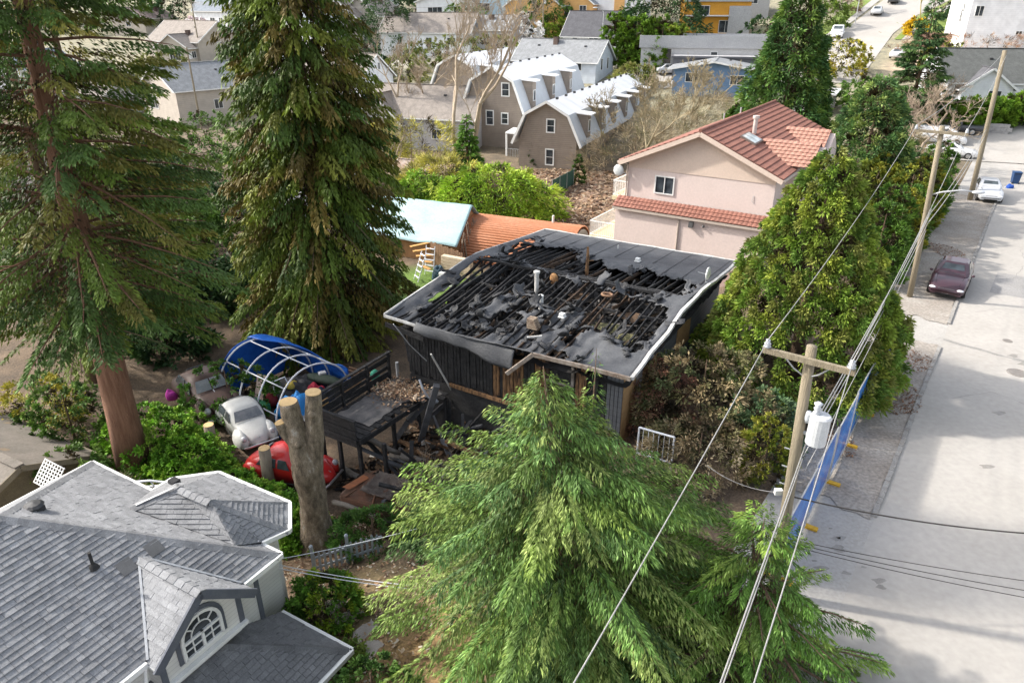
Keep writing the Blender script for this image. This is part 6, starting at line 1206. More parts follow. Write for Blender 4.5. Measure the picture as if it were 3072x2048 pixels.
for k in range(6):
    u0 = -4.3+k*2.62; q = RW(u0, 1.62+.03*(k % 2)); t = thing('mesh_fence', ('blue mesh fence panel ending behind the low cypress', 'blue mesh fence panel directly behind the transformer pole base', 'blue mesh fence panel beside the first yellow foot', 'blue mesh fence panel below the transformer', 'blue mesh fence panel reaching under the golden cedar', 'blue mesh fence panel under the golden cedar branches')[k], 'fence', (q.x, q.y, .02), bearing(35.5), None)
    HF = 2.1; b = MB(); b.grid(lambda i, j: (.03*math.sin(7*i+k)*math.sin(3.1*j)-.02, .04+2.5*i, .12+(HF-.16)*j), 14, 8); b.build('mesh_sheet', m, t, smooth=True)
    b = MB()
    for (p, q_) in (((0, .02, 0), (0, .02, HF)), ((0, 2.58, 0), (0, 2.58, HF)), ((0, .02, HF), (0, 2.58, HF)), ((0, .02, .1), (0, 2.58, .1))): b.tube([p, q_], .022, 6)
    b.build('frame', METAL, t); b = MB(); b.box((-.38, -.06, -.02), (.38, .1, .05)); b.build('foot', YEL, t)
# --- wheelie bins
BIN = mat('blue_bin', (.015, .05, .14), (.02, .065, .17), 3, .5)
def wbin(px, py, lb):
    t = thing('wheelie_bin', lb, 'bin', P(px, py, .0), bearing(200)); b = MB(); b.prism([(-.24, -.28, .06), (.24, -.28, .06), (.24, .28, .06), (-.24, .28, .06)], (0, 0, .02)); loft(b, [[Vector(q) for q in ((-.24, -.28, .08), (.24, -.28, .08), (.24, .28, .08), (-.24, .28, .08))], [Vector(q) for q in ((-.3, -.36, .98), (.3, -.36, .98), (.3, .36, .98), (-.3, .36, .98))]]); bevel(b.build('body', BIN, t), .03)
    b = MB(); b.prism([(-.32, -.38, .985), (.32, -.38, .985), (.32, .40, .985), (-.32, .40, .985)], (0, .03, .07)); bevel(b.build('lid', BIN, t), .03)
    for sx in (-1, 1): b = MB(); b.tube([(sx*.22, .3, .1), (sx*.27, .3, .1)], .1, 12); b.build('wheel', BLACK, t)
    b = MB(); b.tube([(-.25, .44, .92), (.25, .44, .92)], .02, 6); b.build('handle', BLACK, t)
wbin(3056, 487, 'dark blue wheelie bin standing alone on the asphalt'); wbin(3042, 552, 'dark blue wheelie bin beside the silver saloon')
q = P(3030, 560, .12); b = MB(); crumple(.3, .25, .25, 40)(b); o = b.build('blue_bag', cl('bag_blue', (.02, .09, .42)), smooth=True); o.location = q-Vector((0, 0, .1)); tag(o, 'bright blue bag beside the wheelie bin', 'bag')
# --- picket fence in the near garden
a, c_ = G(945, 1722), G(1150, 1655); d = (c_-a); Lf = Vector((d.x, d.y, 0)).length; t = thing('picket_fence', 'weathered pale blue picket fence in the near garden', 'fence', a, math.atan2(d.y, d.x))
PK = mat('pale_blue_picket', (.42, .47, .52), (.34, .39, .44), 3, .8, c3=(.26, .28, .29))
for i in range(int(Lf/.16)):
    x = i*.16; z = d.z*x/Lf; h = .72+.03*math.sin(i*3); b = MB(); b.prism([(x, 0, z), (x+.075, 0, z), (x+.075, 0, z+h), (x+.037, 0, z+h+.07), (x, 0, z+h)], (0, .02, 0)); b.build('picket', PK, t)
for z in (.2, .58): b = MB(); b.beam((0, .045, z), (Lf, .045, z+d.z), .04, .07); b.build('rail', PK, t)
for x in (0, Lf*.5): b = MB(); b.box((x-.05, .04, -.3), (x+.05, .14, .98+d.z*x/Lf)); b.ell((x, .09, 1.0+d.z*x/Lf), (.06, .06, .07), 8, 5); b.build('post', PK, t)
# white gate frame right of the large cypress
g0 = G(1960, 1395); t = thing('white_gate', 'white pipe gate frame in the weeds beside the large cypress', 'gate', g0, bearing(120))
b = MB()
for p, q_ in (((0, -.6, 0), (0, -.6, 1.3)), ((0, .6, 0), (0, .6, 1.3)), ((0, -.6, 1.3), (0, .6, 1.3)), ((0, -.6, .3), (0, .6, .3))): b.tube([p, q_], .035, 6)
b.build('frame', PIPE, t); b = MB()
for k in range(6): b.tube([(0, -.45+.18*k, .3), (0, -.45+.18*k, 1.3)], .012, 4)
b.build('bars', PIPE, t)
# ================================================================== buildings
random.seed(9)
def window(parent, o, ux, n, w_, h, mull=1, fm=None, fw=.07, bars=0, name='window', gm=None):
    """frame proud of the wall, pane set back in it"""
    o, ux, n = Vector(o), Vector(ux).normalized(), Vector(n).normalized(); uz = Vector((0, 0, 1)); b = MB(); pr = .06
    def bar(u0, z0, u1, z1): b.prism([o+ux*u0+uz*z0, o+ux*u1+uz*z0, o+ux*u1+uz*z1, o+ux*u0+uz*z1], n*pr)
    bar(-w_/2-fw, -h/2-fw, w_/2+fw, -h/2); bar(-w_/2-fw, h/2, w_/2+fw, h/2+fw); bar(-w_/2-fw, -h/2, -w_/2, h/2); bar(w_/2, -h/2, w_/2+fw, h/2)
    for k in range(mull): x = -w_/2+w_*(k+1)/(mull+1); bar(x-fw*.35, -h/2, x+fw*.35, h/2)
    for k in range(bars): z = -h/2+h*(k+1)/(bars+1); bar(-w_/2, z-.02, w_/2, z+.02)
    f = b.build(name, fm or WHITE, parent); b = MB(); b.prism([o-ux*w_/2-uz*h/2, o+ux*w_/2-uz*h/2, o+ux*w_/2+uz*h/2, o-ux*w_/2+uz*h/2], n*.015); b.build('pane', gm or GLASS, f); return f
FACE = {'F': ((1, 0, 0), (0, -1, 0)), 'B': ((-1, 0, 0), (0, 1, 0)), 'L': ((0, -1, 0), (-1, 0, 0)), 'R': ((0, 1, 0), (1, 0, 0))}
def add_wins(t, W_, D, wins, fm=None):
    for (f, u_, z, w_, h, *r_) in wins:
        ux, n = FACE[f]; o = Vector(n)*((D/2 if f in 'FB' else W_/2)+.002)+Vector(ux)*u_+Vector((0, 0, z)); window(t, o, ux, n, w_, h, *(r_ or (1,)), fm=fm)
def gable(name, label, loc, brg, W_, D, hw, rise, rm, wm, ov=.4, wins=(), trim=None, chim=(), vents=0, th=.12, door=None, base=1.2, cat='house', group=None, t=None, off=(0, 0, 0)):
    t = t or thing(name, label, cat, loc, bearing(brg), group); O = Vector(off)
    b = MB(); b.prism([O+Vector(q) for q in ((-W_/2, -D/2, -base), (W_/2, -D/2, -base), (W_/2, -D/2, hw), (0, -D/2, hw+rise), (-W_/2, -D/2, hw))], (0, D, 0)); b.build('wall', wm, t)
    sl = rise/(W_/2)
    for s in (-1, 1):
        b = MB(); x1 = s*(W_/2+ov); b.slab([O+Vector(q) for q in ((0, -D/2-ov, hw+rise+.14), (x1, -D/2-ov, hw-ov*sl+.14), (x1, D/2+ov, hw-ov*sl+.14), (0, D/2+ov, hw+rise+.14))], th); b.build('roof', rm, t)
        b = MB(); b.beam(O+Vector((x1+s*.03, -D/2-ov, hw-ov*sl+.06)), O+Vector((x1+s*.03, D/2+ov, hw-ov*sl+.06)), .08, .13); b.build('gutter', trim or WHITE, t)
        for y in (-D/2-ov-.02, D/2+ov+.02):
            b = MB(); b.beam(O+Vector((0, y, hw+rise+.05)), O+Vector((x1, y, hw-ov*sl+.05)), .05, .2); b.build('barge_board', trim or WHITE, t)
    b = MB(); b.beam(O+Vector((0, -D/2-ov, hw+rise+.15)), O+Vector((0, D/2+ov, hw+rise+.15)), .3, .05); b.build('ridge_cap', rm, t)
    add_wins(t, W_, D, [(f, u_, z, w_, h, *r_) for f, u_, z, w_, h, *r_ in wins])
    for (x, y, cw, chh) in chim:
        b = MB(); z = hw+rise*(1-abs(x)/(W_/2)); b.box((x-cw/2, y-cw/2, z-.3), (x+cw/2, y+cw/2, z+chh)); b.box((x-cw/2-.05, y-cw/2-.05, z+chh-.1), (x+cw/2+.05, y+cw/2+.05, z+chh)); b.build('chimney', mat('chimney_brick', (.14, .09, .07), (.09, .07, .06), 4, .9, bump=.4), t)
    for k in range(vents):
        y = -D/2+D*(k+.7)/(vents+.5); x = (.35 if k % 2 else -.35)*W_/2; z = hw+rise*(1-abs(x)/(W_/2))+.14; b = MB(); b.box((x-.15, y-.15, z-.05), (x+.15, y+.15, z+.14)); b.build('roof_vent', MATS['black_metal'], t)
    if door: f, u_, w_, h = door; ux, n = FACE[f]; o = Vector(n)*((D/2 if f in 'FB' else W_/2))+Vector(ux)*u_; b = MB(); b.prism([o-Vector(ux)*w_/2, o+Vector(ux)*w_/2, o+Vector(ux)*w_/2+Vector((0, 0, h)), o-Vector(ux)*w_/2+Vector((0, 0, h))], Vector(n)*.04); b.build('door', mat('door_brown', (.12, .06, .04), (.09, .05, .03), 3, .6), t)
    return t
def shing(name, c): return mat(name, c, tuple(q*.72 for q in c), 1.6, .92, bump=.6, bscale=5, fine=.3, c3=tuple(q*1.25 for q in c))
SG, SD_, ST, SB, SK = shing('roof_grey', (.26, .27, .28)), shing('roof_slate', (.10, .10, .11)), shing('roof_tan', (.29, .255, .225)), shing('roof_bluegrey', (.25, .28, .32)), shing('roof_mossy', (.105, .11, .105))
WW = band_mat('wall_white', (.74, .75, .77), (.55, .56, .58), .25, 'Z', depth=.01); WBL = band_mat('wall_paleblue', (.55, .60, .66), (.42, .46, .52), .25, 'Z', depth=.01); WGY = band_mat('wall_grey', (.42, .41, .41), (.3, .3, .3), .25, 'Z', depth=.01)
WTA = band_mat('wall_taupe', (.27, .225, .185), (.14, .115, .095), .2, 'Z', depth=.03); WBE = band_mat('wall_beige', (.45, .40, .34), (.34, .3, .26), .25, 'Z', depth=.01); WOR = band_mat('wall_orange', (.66, .38, .14), (.45, .25, .09), .3, 'Z', depth=.02); WNB = band_mat('wall_blue', (.13, .22, .36), (.09, .15, .25), .22, 'Z', depth=.02)
# ---- pink stucco house next door
PB = bearing(33); ph = thing('pink_house', 'pink stucco house with red clay tile roof beyond the burnt house', 'house', (10.82, 41.34, -2.0), PB)
STU = mat('pink_stucco', (.68, .565, .52), (.64, .53, .485), .5, .9, c3=(.60, .49, .45), bump=.15, bscale=50, fine=.04); STB = mat('beige_stucco', (.66, .53, .44), (.62, .495, .41), .7, .9, bump=.15, bscale=50, fine=.04)
TILE = mat('clay_tile', (.29, .13, .095), (.215, .095, .07), 1.6, .8, bump=.3, bscale=20, c3=(.34, .18, .135), fine=.18); TILL = mat('clay_tile_new', (.42, .235, .175), (.32, .16, .12), 3, .8, bump=.3, c3=(.48, .30, .235), fine=.18)
def pz(x, y, z): return Vector((x, y, z+2.0))
HW, HR, PD_, PW = 5.45, 7.38, 15.0, 4.4; psl = (HR-HW)/PW
b = MB(); b.box(pz(-PW, 0, -2.6), pz(PW, PD_, HW)); b.build('wall', STU, ph)
b = MB(); b.prism([pz(-PW, -.03, 4.95), pz(PW, -.03, 4.95), pz(PW, -.03, HW), pz(0, -.03, HR), pz(-PW, -.03, HW)], (0, .1, 0)); b.prism([pz(-PW+.05, .07, HW), pz(PW-.05, .07, HW), pz(0, .07, HR-.03)], (0, PD_-.1, 0)); b.build('gable_wall', STB, ph)
b = MB(); b.box(pz(-PW-.35, -.75, -.15), pz(PW-.2, -.004, 2.62)); b.build('lower_wall', STU, ph)
b = MB(); b.box(pz(-PW-.2, -.5, -2.6), pz(-.6, -.01, -.16)); b.build('recess_wall', mat('ochre_stucco', (.42, .28, .17), (.36, .24, .14), 1, .9), ph)
b = MB(); b.box(pz(-.6, -.70, -2.6), pz(PW-.2, -.01, -.16)); b.build('plinth_wall', mat('dusky_pink', (.50, .37, .33), (.46, .34, .3), 1, .9), ph)
for k, x in enumerate((-3.9, -2.95, -1.95, -1.05)):
    b = MB(); n_ = 9; c_ = pz(x, -.52, -.78); b.prism([c_+Vector((.48*math.cos(a), 0, .48*math.sin(a))) for a in np.linspace(0, math.pi, 13)], (0, -.03, 0)); f = b.build('fan_light', mat('fan_blue', (.02, .17, .42), (.03, .24, .55), 3, .5), ph)
    b = MB()
    for a in np.linspace(.15, math.pi-.15, 8): b.beam(c_+Vector((0, -.04, 0)), c_+Vector((.5*math.cos(a), -.04, .5*math.sin(a))), .03, .03)
    b.build('rib', mat('fan_blue_light', (.12, .4, .65), (.1, .35, .6), 3, .5), f)
def tile_course(p, q, up, n, wd, m_, name='tile_course', per=.3, amp=.035, tiltz=.05):
    """one row of barrel tiles from p to q, lapping up the slope"""
    p, q, up, n = Vector(p), Vector(q), Vector(up), Vector(n); L = (q-p).length; k = max(4, int(L/per)*5); b = MB()
    def f(i, j): a = abs(math.sin(math.pi*i*L/per)); return p.lerp(q, i)+up*(wd*1.08*j)+n*(amp*a+tiltz*(1-j)+.01)
    b.grid(f, k, 1); b.grid(lambda i, j: f(i, 0)-n*(.05*(1-j)) if True else None, k, 1)
    b.build(name, m_, ph, smooth=False)
OVX, OVY = .45, .5
for s in (-1, 1):
    x1 = s*(PW+OVX); z1 = HW-OVX*psl; upv = Vector((-s*(PW+OVX), 0, HR-z1+.0)); sl = upv.length; upv.normalize(); nv = Vector((s*(HR-z1), 0, PW+OVX)).normalized()
    b = MB(); b.slab([pz(0, -OVY, HR+.10), pz(x1, -OVY, z1+.10), pz(x1, PD_+.4, z1+.10), pz(0, PD_+.4, HR+.10)], .12); b.build('roof_deck', TILE, ph)
    nc = int(sl/.36)
    for k in range(nc): o = pz(x1, 0, z1+.10)+upv*(sl*k/nc); tile_course(o+Vector((0, -OVY, 0)), o+Vector((0, PD_+.4, 0)), upv, nv, sl/nc, TILE)
    b = MB(); b.beam(pz(0, -OVY-.03, HR-.04), pz(x1, -OVY-.03, z1-.04), .06, .24); b.build('barge_board', STB, ph)
    b = MB(); b.slab([pz(0, -OVY, HR-.06), pz(x1, -OVY, z1-.06), pz(x1, 0, z1-.06), pz(0, 0, HR-.06)], .02); b.build('soffit', STB, ph)
    b = MB(); b.beam(pz(x1+s*.06, -OVY, z1+.02), pz(x1+s*.06, PD_, z1+.02), .12, .12); b.build('gutter', mat('beige_gutter', (.5, .42, .36), (.45, .38, .32), 2, .6), ph)
b = MB()
for k in range(50): y = -OVY+k*.318; b.tube([pz(0, y, HR+.15), pz(0, y+.35, HR+.17)], [.11, .09], 7)
b.build('ridge_tiles', TILE, ph)
# small tiled wings on the road side
for (yc, hwid, ln_) in ((4.2, 1.9, 2.9), (9.6, 1.6, 2.4)):
    zt = 6.45; x0 = PW-(zt-HW)/psl; x1 = x0+ln_+.6
    for s in (-1, 1):
        up_ = Vector((0, -s*hwid, zt-5.35)); L_ = up_.length; up_.normalize(); nn = Vector((0, s*(zt-5.35), hwid)).normalized(); nk = int(L_/.3)
        for k in range(nk): o = pz(0, yc+s*hwid, 5.55)+up_*(L_*k/nk); xs_ = x0+(1-k/nk)*(1.6); tile_course(Vector((xs_, o.y, o.z)), Vector((x1, o.y, o.z)), up_, nn, L_/nk, TILL)
    b = MB(); b.prism([pz(PW-.3, yc-hwid+.2, 3), pz(PW-.3, yc+hwid-.2, 3), pz(PW-.3, yc+hwid-.2, 5.35), pz(PW-.3, yc, zt+.02), pz(PW-.3, yc-hwid+.2, 5.35)], (ln_-1.1, 0, 0)); b.build('wing_wall', STU, ph)
# skirt roof over the lower storey
upv = Vector((0, .75, .42)); sl = upv.length; upv.normalize(); nv = Vector((0, -.42, .75)).normalized()
for k in range(3): o = pz(0, -.95, 2.66)+upv*(sl*1.15*k/3); tile_course(Vector((-PW-.5, o.y, o.z)), Vector((PW-.1, o.y, o.z)), upv, nv, sl*1.15/3, TILE, per=.26)
b = MB(); b.beam(pz(-PW-.5, -.93, 2.58), pz(PW-.1, -.93, 2.58), .08, .14); b.build('gutter', MATS['beige_gutter'], ph); b = MB(); b.slab([pz(-PW-.45, -.9, 2.62), pz(PW-.15, -.9, 2.62), pz(PW-.15, 0, 3.1), pz(-PW-.45, 0, 3.1)], .05); b.build('roof_deck', TILE, ph)
window(ph, pz(-2.0, -.004, 4.12), (1, 0, 0), (0, -1, 0), 1.1, .95)
for z0, z1, y in ((-2, 2.5, -.80),): b = MB(); b.tube([pz(-.62, y, z0), pz(-.62, y, z1)], .05, 8); b.build('downspout', MATS['beige_gutter'], ph)
b = MB(); b.tube([pz(-PW-.05, -.06, 3.1), pz(-PW-.05, -.06, 5.1), pz(-PW-.4, -.3, 5.35)], .045, 8); b.build('downspout', MATS['beige_gutter'], ph)
b = MB(); b.box(pz(.05, -.98, 2.1), pz(.3, -.75, 2.4)); b.ell(pz(.9, -.85, 2.25), (.08, .1, .08), 8, 5); b.build('wall_lamp', mat('dark_fixture', (.08, .08, .08), (.12, .12, .12), 3, .5), ph)
b = MB(); b.tube([pz(3.3, -.02, 4.2), pz(3.25, -.05, 3.9), pz(3.4, -.05, 3.75)], .015, 5); b.build('cable_hook', METAL, ph)
b = MB(); b.ell(pz(-PW-.5, -.35, 4.75), (.34, .10, .36), 16, 8); d_ = b.build('satellite_dish', mat('dish_grey', (.6, .62, .62), (.52, .54, .54), 3, .5), ph, smooth=True)
b = MB(); b.beam(pz(-PW-.4, -.1, 4.55), pz(-PW-.05, .1, 4.5), .04, .04); b.build('dish_arm', METAL, d_)
sk = lambda x: HW+(PW-x)*psl+.10      # right slope height
b = MB(); nv = Vector((psl, 0, 1)).normalized(); c4 = [pz(x, y, sk(x)) for x, y in ((1.4, 2.3), (2.35, 2.3), (2.35, 3.9), (1.4, 3.9))]; b.prism([q+nv*.04 for q in c4], nv*.14); so_ = b.build('skylight', mat('skylight_frame', (.2, .15, .13), (.16, .12, .1), 3, .6), ph); b = MB(); c5 = [pz(x, y, sk(x))+nv*.185 for x, y in ((1.48, 2.38), (2.27, 2.38), (2.27, 3.82), (1.48, 3.82))]; b.prism(c5, nv*.01); b.build('pane', glass_mat('skylight_glass', (.30, .33, .33), .12), so_)
b = MB(); q = pz(1.6, 4.7, sk(1.6)); b.tube([q, q+Vector((0, 0, .9)), q+Vector((0, 0, .92)), q+Vector((0, 0, 1.08)), q+Vector((0, 0, 1.1))], [.13, .13, .2, .2, .05], 12); b.build('flue', mat('flue_beige', (.55, .48, .44), (.5, .43, .4), 3, .6), ph)
for y in (5.5, 9.0): b = MB(); b.tube([pz(-.6, y, HR-.3), pz(-.6, y, HR+.35)], .05, 8); b.build('vent_pipe', METAL, ph)
def balcony(x0, x1, y0, y1, z, rails, nm='balcony'):
    b = MB(); b.box(pz(x0, y0, z-.22), pz(x1, y1, z)); f = b.build(nm, mat('cream_deck', (.62, .54, .33), (.55, .48, .3), 1, .7), ph); b = MB()
    for (a, c_) in rails:
        a, c_ = Vector(a), Vector(c_); L = (c_-a).length; b.beam(a+Vector((0, 0, .98)), c_+Vector((0, 0, .98)), .06, .05); b.beam(a+Vector((0, 0, .1)), c_+Vector((0, 0, .1)), .04, .04)
        for k in range(int(L/.14)+1): q = a.lerp(c_, k/max(1, int(L/.14))); b.beam(q, q+Vector((0, 0, .98)), .022, .022)
    b.build('railing', WHITE, f)
balcony(-PW-1.15, -PW, .3, 4.5, 2.95, [(pz(-PW-1.1, .35, 2.95), pz(-PW-1.1, 4.4, 2.95)), (pz(-PW-1.1, .35, 2.95), pz(-PW, .35, 2.95))]); balcony(-PW-2.3, -PW-.35, -.4, 5.0, .35, [(pz(-PW-2.25, -.35, .35), pz(-PW-2.25, 4.9, .35)), (pz(-PW-2.25, -.35, .35), pz(-PW-.4, -.35, .35))])
for y in (-.2, 2.3, 4.7): b = MB(); b.box(pz(-PW-2.2, y-.07, -2.6), pz(-PW-2.06, y+.07, .14)); b.build('balcony_post', STB, ph)
# ---- gambrel townhouses
SEAM = band_mat('standing_seam', (.50, .53, .56), (.36, .38, .41), .45, 'Y', rough=.5, depth=.04, var=.05, sharp=.1); SEAMW = band_mat('seam_white', (.84, .84, .84), (.72, .73, .74), .45, 'Y', rough=.6, depth=.02, var=.03)
def gambrel(label, loc, brg, W_, D, z1, z2, z3, ndor, wins):
    t = thing('gambrel_townhouse', label, 'townhouse', loc, bearing(brg)); w_ = W_/2; xb = w_*.72; xf = w_+.55
    b = MB(); b.prism([(-w_+.1, 0, -1.5), (w_-.1, 0, -1.5), (w_-.1, 0, z1+.3), (xb-.15, 0, z2-.12), (0, 0, z3-.12), (-xb+.15, 0, z2-.12), (-w_+.1, 0, z1+.3)], (0, D, 0)); b.build('wall', WTA, t)
    for s in (-1, 1):
        b = MB(); b.slab([(s*xb, -.5, z2), (s*xf, -.5, z1), (s*xf, D+.3, z1), (s*xb, D+.3, z2)], .14); b.build('steep_roof', SEAM, t)
        b = MB(); b.slab([(0, -.5, z3), (s*xb, -.5, z2), (s*xb, D+.3, z2), (0, D+.3, z3)], .14); b.build('top_roof', SEAMW, t)
        for (p, q) in (((s*xb, -.52, z2-.08), (s*xf, -.52, z1-.08)), ((0, -.52, z3-.08), (s*xb, -.52, z2-.08))): b = MB(); b.beam(p, q, .06, .26); b.build('barge_board', WHITE, t)
    for k in range(ndor):
        y = 2.2+k*(D-3)/max(1, ndor); zt = z2-.05; zb = z1+.55; x0 = xb-.1; x1 = xf-.15
        b = MB(); b.box((x0, y, zb), (x1, y+1.1, zt-.15)); b.build('dormer_wall', WTA, t)
        b = MB(); b.slab([(x0-.4, y-.25, zt+.12), (x1+.45, y-.25, zt-.05), (x1+.45, y+1.35, zt-.05), (x0-.4, y+1.35, zt+.12)], .14); b.build('dormer_roof', SEAMW, t)
        window(t, (x1+.002, y+.55, (zb+zt)/2-.05), (0, 1, 0), (1, 0, 0), .7, 1.1, 0)
    for k in range(int(D/3)): b = MB(); y = 1.5+k*3; b.box((.3, y, z3-.05), (.55, y+.28, z3+.16)); b.build('roof_vent', MATS['black_metal'], t)
    for (x, z, ww, hh) in wins: window(t, (x, -.002, z), (1, 0, 0), (0, -1, 0), ww, hh, 0, bars=1, fw=.12)
    return t
gambrel('nearest taupe gambrel townhouse row with white metal roof and dormers', G(1640, 505), 22, 6.6, 36, 2.5, 5.6, 6.9, 6, [(.35, 4.4, .75, 1.2), (.3, 1.2, .75, 1.5)])
gambrel('taupe gambrel townhouse row behind the grey gabled house', G(1480, 440)+Vector((0, 0, .3)), 22, 7.4, 24, 3.2, 7.2, 8.7, 3, [(1.6, 6.2, .8, 1.3), (-.4, 3.0, .8, 1.5), (1.5, 3.0, .7, 1.1)])
gambrel('far white roofed gambrel row between the two taupe rows', G(1420, 380)+Vector((-3, 12, 0)), 22, 7.4, 26, 3.0, 6.6, 8.0, 2, [])
t = thing('porch', 'white framed porch between the two taupe townhouses', 'porch', G(1545, 470), bearing(22)); b = MB(); b.slab([(-1.2, 0, 2.6), (1.3, 0, 2.5), (1.3, 2.5, 2.7), (-1.2, 2.5, 2.8)], .12); b.build('roof', WHITE, t)
for x in (-1.1, 1.15): b = MB(); b.box((x-.1, .05, -.5), (x+.1, .25, 2.5)); b.build('post', WHITE, t)
b = MB(); [b.box((-1.0+.2*k, .1, -.2), (-.95+.2*k, .14, .8)) for k in range(11)]; b.box((-1.1, .08, .78), (1.15, .16, .84)); b.build('railing', METAL, t)
# ---- grey house with cross gables before the townhouses
q = G(1300, 420); t = gable('gabled_house', 'old house with mossy tan roof and timber gable behind bare trees', q, 108, 9.0, 14.0, 3.4, 3.0, ST, WGY, wins=[('R', 2.5, 1.5, 1.2, 1.0), ('R', -3, 1.5, 1.0, 1.0), ('F', 0, 3.8, .6, 1.2)], vents=2)
gable('', '', None, 0, 6.0, 7.0, 3.0, 3.0, ST, WGY, t=t, off=(6.0, -3.5, 0)) if False else None
gable('gabled_house', 'timber gable end house with steep tan roof facing the yellow bush', G(1185, 420), 20, 6.2, 8.0, 2.8, 3.0, ST, WBE, wins=[('F', 0, 3.2, .8, 1.0)])
# ---- individual houses further up
HR_ = random.Random(4)
def H(label, px, py, brg, W_, D, hw, rise, rm, wm, **k):
    ws = list(k.pop('wins', ())); have = {q[0] for q in ws}
    for f in 'LR':
        if f not in have:
            for u_ in (-.28, .05, .3): ws.append((f, D*u_, 1.7, HR_.choice((.8, 1.1, 1.5)), 1.1, HR_.choice((0, 1))))
    if hw > 4.2: ws += [('L', D*.2, 4.0, 1.0, 1.1), ('R', D*.2, 4.0, 1.0, 1.1)]
    k.setdefault('vents', 2)
    if 'chim' not in k and HR_.random() < .6: k['chim'] = [(W_*HR_.uniform(-.25, .25), D*HR_.uniform(-.3, .3), .7, HR_.uniform(.7, 1.2))]
    return gable('house', label, G(px, py), brg, W_, D, hw, rise, rm, wm, wins=ws, **k)
H('white gabled house with plain brown roof behind the cedar', 1045, 290, 300, 7.5, 12, 3.2, 3.0, ST, WW, wins=[('F', 0.6, 4.6, .4, .9, 0), ('F', -1.2, 1.6, .8, .6), ('R', -3, 1.6, 1, 1.2), ('L', 3, 1.6, 1, 1.2)], vents=3)
H('pale blue gabled house with wide grey shingle roof', 1690, 226, 297, 7.5, 13.5, 2.4, 2.7, SG, WBL, wins=[('F', 1.2, 1.9, .6, 1.5, 0), ('F', -1.4, 1.9, .6, 1.5, 0)], chim=[(-.8, 1.0, .7, 1.0)], vents=3)
H('house with dark slate roof and white wall below the white and orange block', 1795, 150, 295, 8.5, 10, 2.4, 3.6, SD_, WW, wins=[('F', 0, 3, .8, 1.2)])
H('orange timber house with two front gables on the rise', 1630, 92, 22, 11, 12, 4.4, 4.0, SB, WOR, wins=[('F', -.5, 2.6, 1.6, 1.6), ('F', .2, 5.4, .9, 1.2, 0), ('F', -3.4, 1.3, 1.0, 2.0, 0)])
H('orange timber wing with small gable beside the larger orange house', 1745, 90, 22, 7, 10, 4.6, 2.6, SB, WOR, wins=[('F', -1.4, 3.2, 1.0, 2.0, 0), ('F', 1.6, 3.2, 1.2, 2.0)])
H('low orange gable in front of the orange timber house', 1570, 100, 22, 6, 6, 3.2, 1.8, SB, WOR, wins=[('F', .8, 2.0, .9, 1.6, 0)])
H('house with grey roof and white gable wall behind the overgrown hedge', 1300, 150, 285, 8.5, 17, 3.2, 3.0, ST, WW, wins=[('F', .4, 2.4, .9, 1.5), ('F', 1.8, 2.6, .7, .9)])
H('long low grey roofed house left of the white flowering tree', 1480, 140, 295, 8, 12, 3, 2.2, SG, WGY)
H('pale blue two storey house on the crest', 1470, 42, 15, 11, 9, 5.2, 2.4, SB, band_mat('wall_skyblue', (.42, .56, .68), (.3, .42, .52), .3, 'Z', depth=.01), wins=[('F', -3, 3.6, 1.4, 1.0), ('F', 2.4, 3.6, 1.4, 1.0), ('F', 0, 1.4, 2.4, 1.4)])
H('white house with dark roof on the crest left of the pale blue house', 1350, 62, 10, 12, 9, 3.6, 2.0, SD_, WW, wins=[('F', -2, 2.0, 3.0, 1.2, 2), ('F', 2.8, 2.0, 1.4, 1.2)])
H('tan bungalow far up the left hillside', 440, 92, 15, 9, 11, 2.8, 2.2, shing('roof_rose', (.33, .25, .23)), WBE, wins=[('F', 0, 1.6, 1.2, 1)])
H('tan roofed house behind the pink flowering cherry', 590, 168, 300, 10, 15, 3.0, 3.4, ST, WBE, wins=[('F', 0, 2, 1.2, 1.4)])
H('beige garage wing below the tan roofed house', 560, 190, 15, 7, 7, 3.0, 2.2, ST, WBE, wins=[('F', .6, 1.6, 2.4, 1.6, 3)])
H('steep blue grey roofed house beside the cedar top', 680, 85, 300, 8, 11, 4.0, 5.0, SB, WW, wins=[('R', 0, 2, 1.4, 1.6), ('F', 0, 3, 1, 1.4)])
H('grey hip like house with window trim behind the slim pole', 610, 345, 40, 10, 12, 4.2, 3.0, SG, WBE, wins=[('F', -2.0, 2.2, 2.4, 1.5, 2), ('R', 0, 2, 1.2, 1.2)])
H('white and red clad house with blue grey roof beside the beige terrace', 985, 155, 300, 8, 11, 5.0, 2.6, SB, WW, wins=[('F', 0, 4.4, .8, 1.2), ('F', -2.4, 2, 1.2, 1.4), ('R', -2, 4, 1, 1.2), ('R', 2, 1.6, 1.4, 1.4)])
H('beige terrace with steep gable beside the street lamp', 1065, 140, 20, 8, 10, 5.2, 3.0, ST, WBE, wins=[('F', -1.6, 4.4, .9, 1.3), ('F', 1.6, 4.4, .9, 1.3), ('F', 0, 1.6, 1.8, 1.6)])
H('second beige terrace unit with bay windows beside the dark pine', 1125, 128, 20, 8, 10, 5.0, 3.2, ST, WBE, wins=[('F', -1.4, 2.0, 1.4, 1.6), ('F', 1.8, 2.0, 1.2, 1.6), ('F', 0, 5.0, .8, 1.2)])
H('white gabled house on the crest above the beige terrace', 1100, 55, 20, 12, 10, 3.6, 3.0, SB, WW, wins=[('F', 0, 2.4, 1.2, 1.2), ('F', 3, 2.2, 1.2, 1.2)])
H('grey roofed house peeping over the cedar on the far slope', 880, 60, 295, 9, 12, 3.4, 3, SG, WW, wins=[('F', 0, 2, 1, 1.2), ('R', 0, 1.8, 1.4, 1.2)])
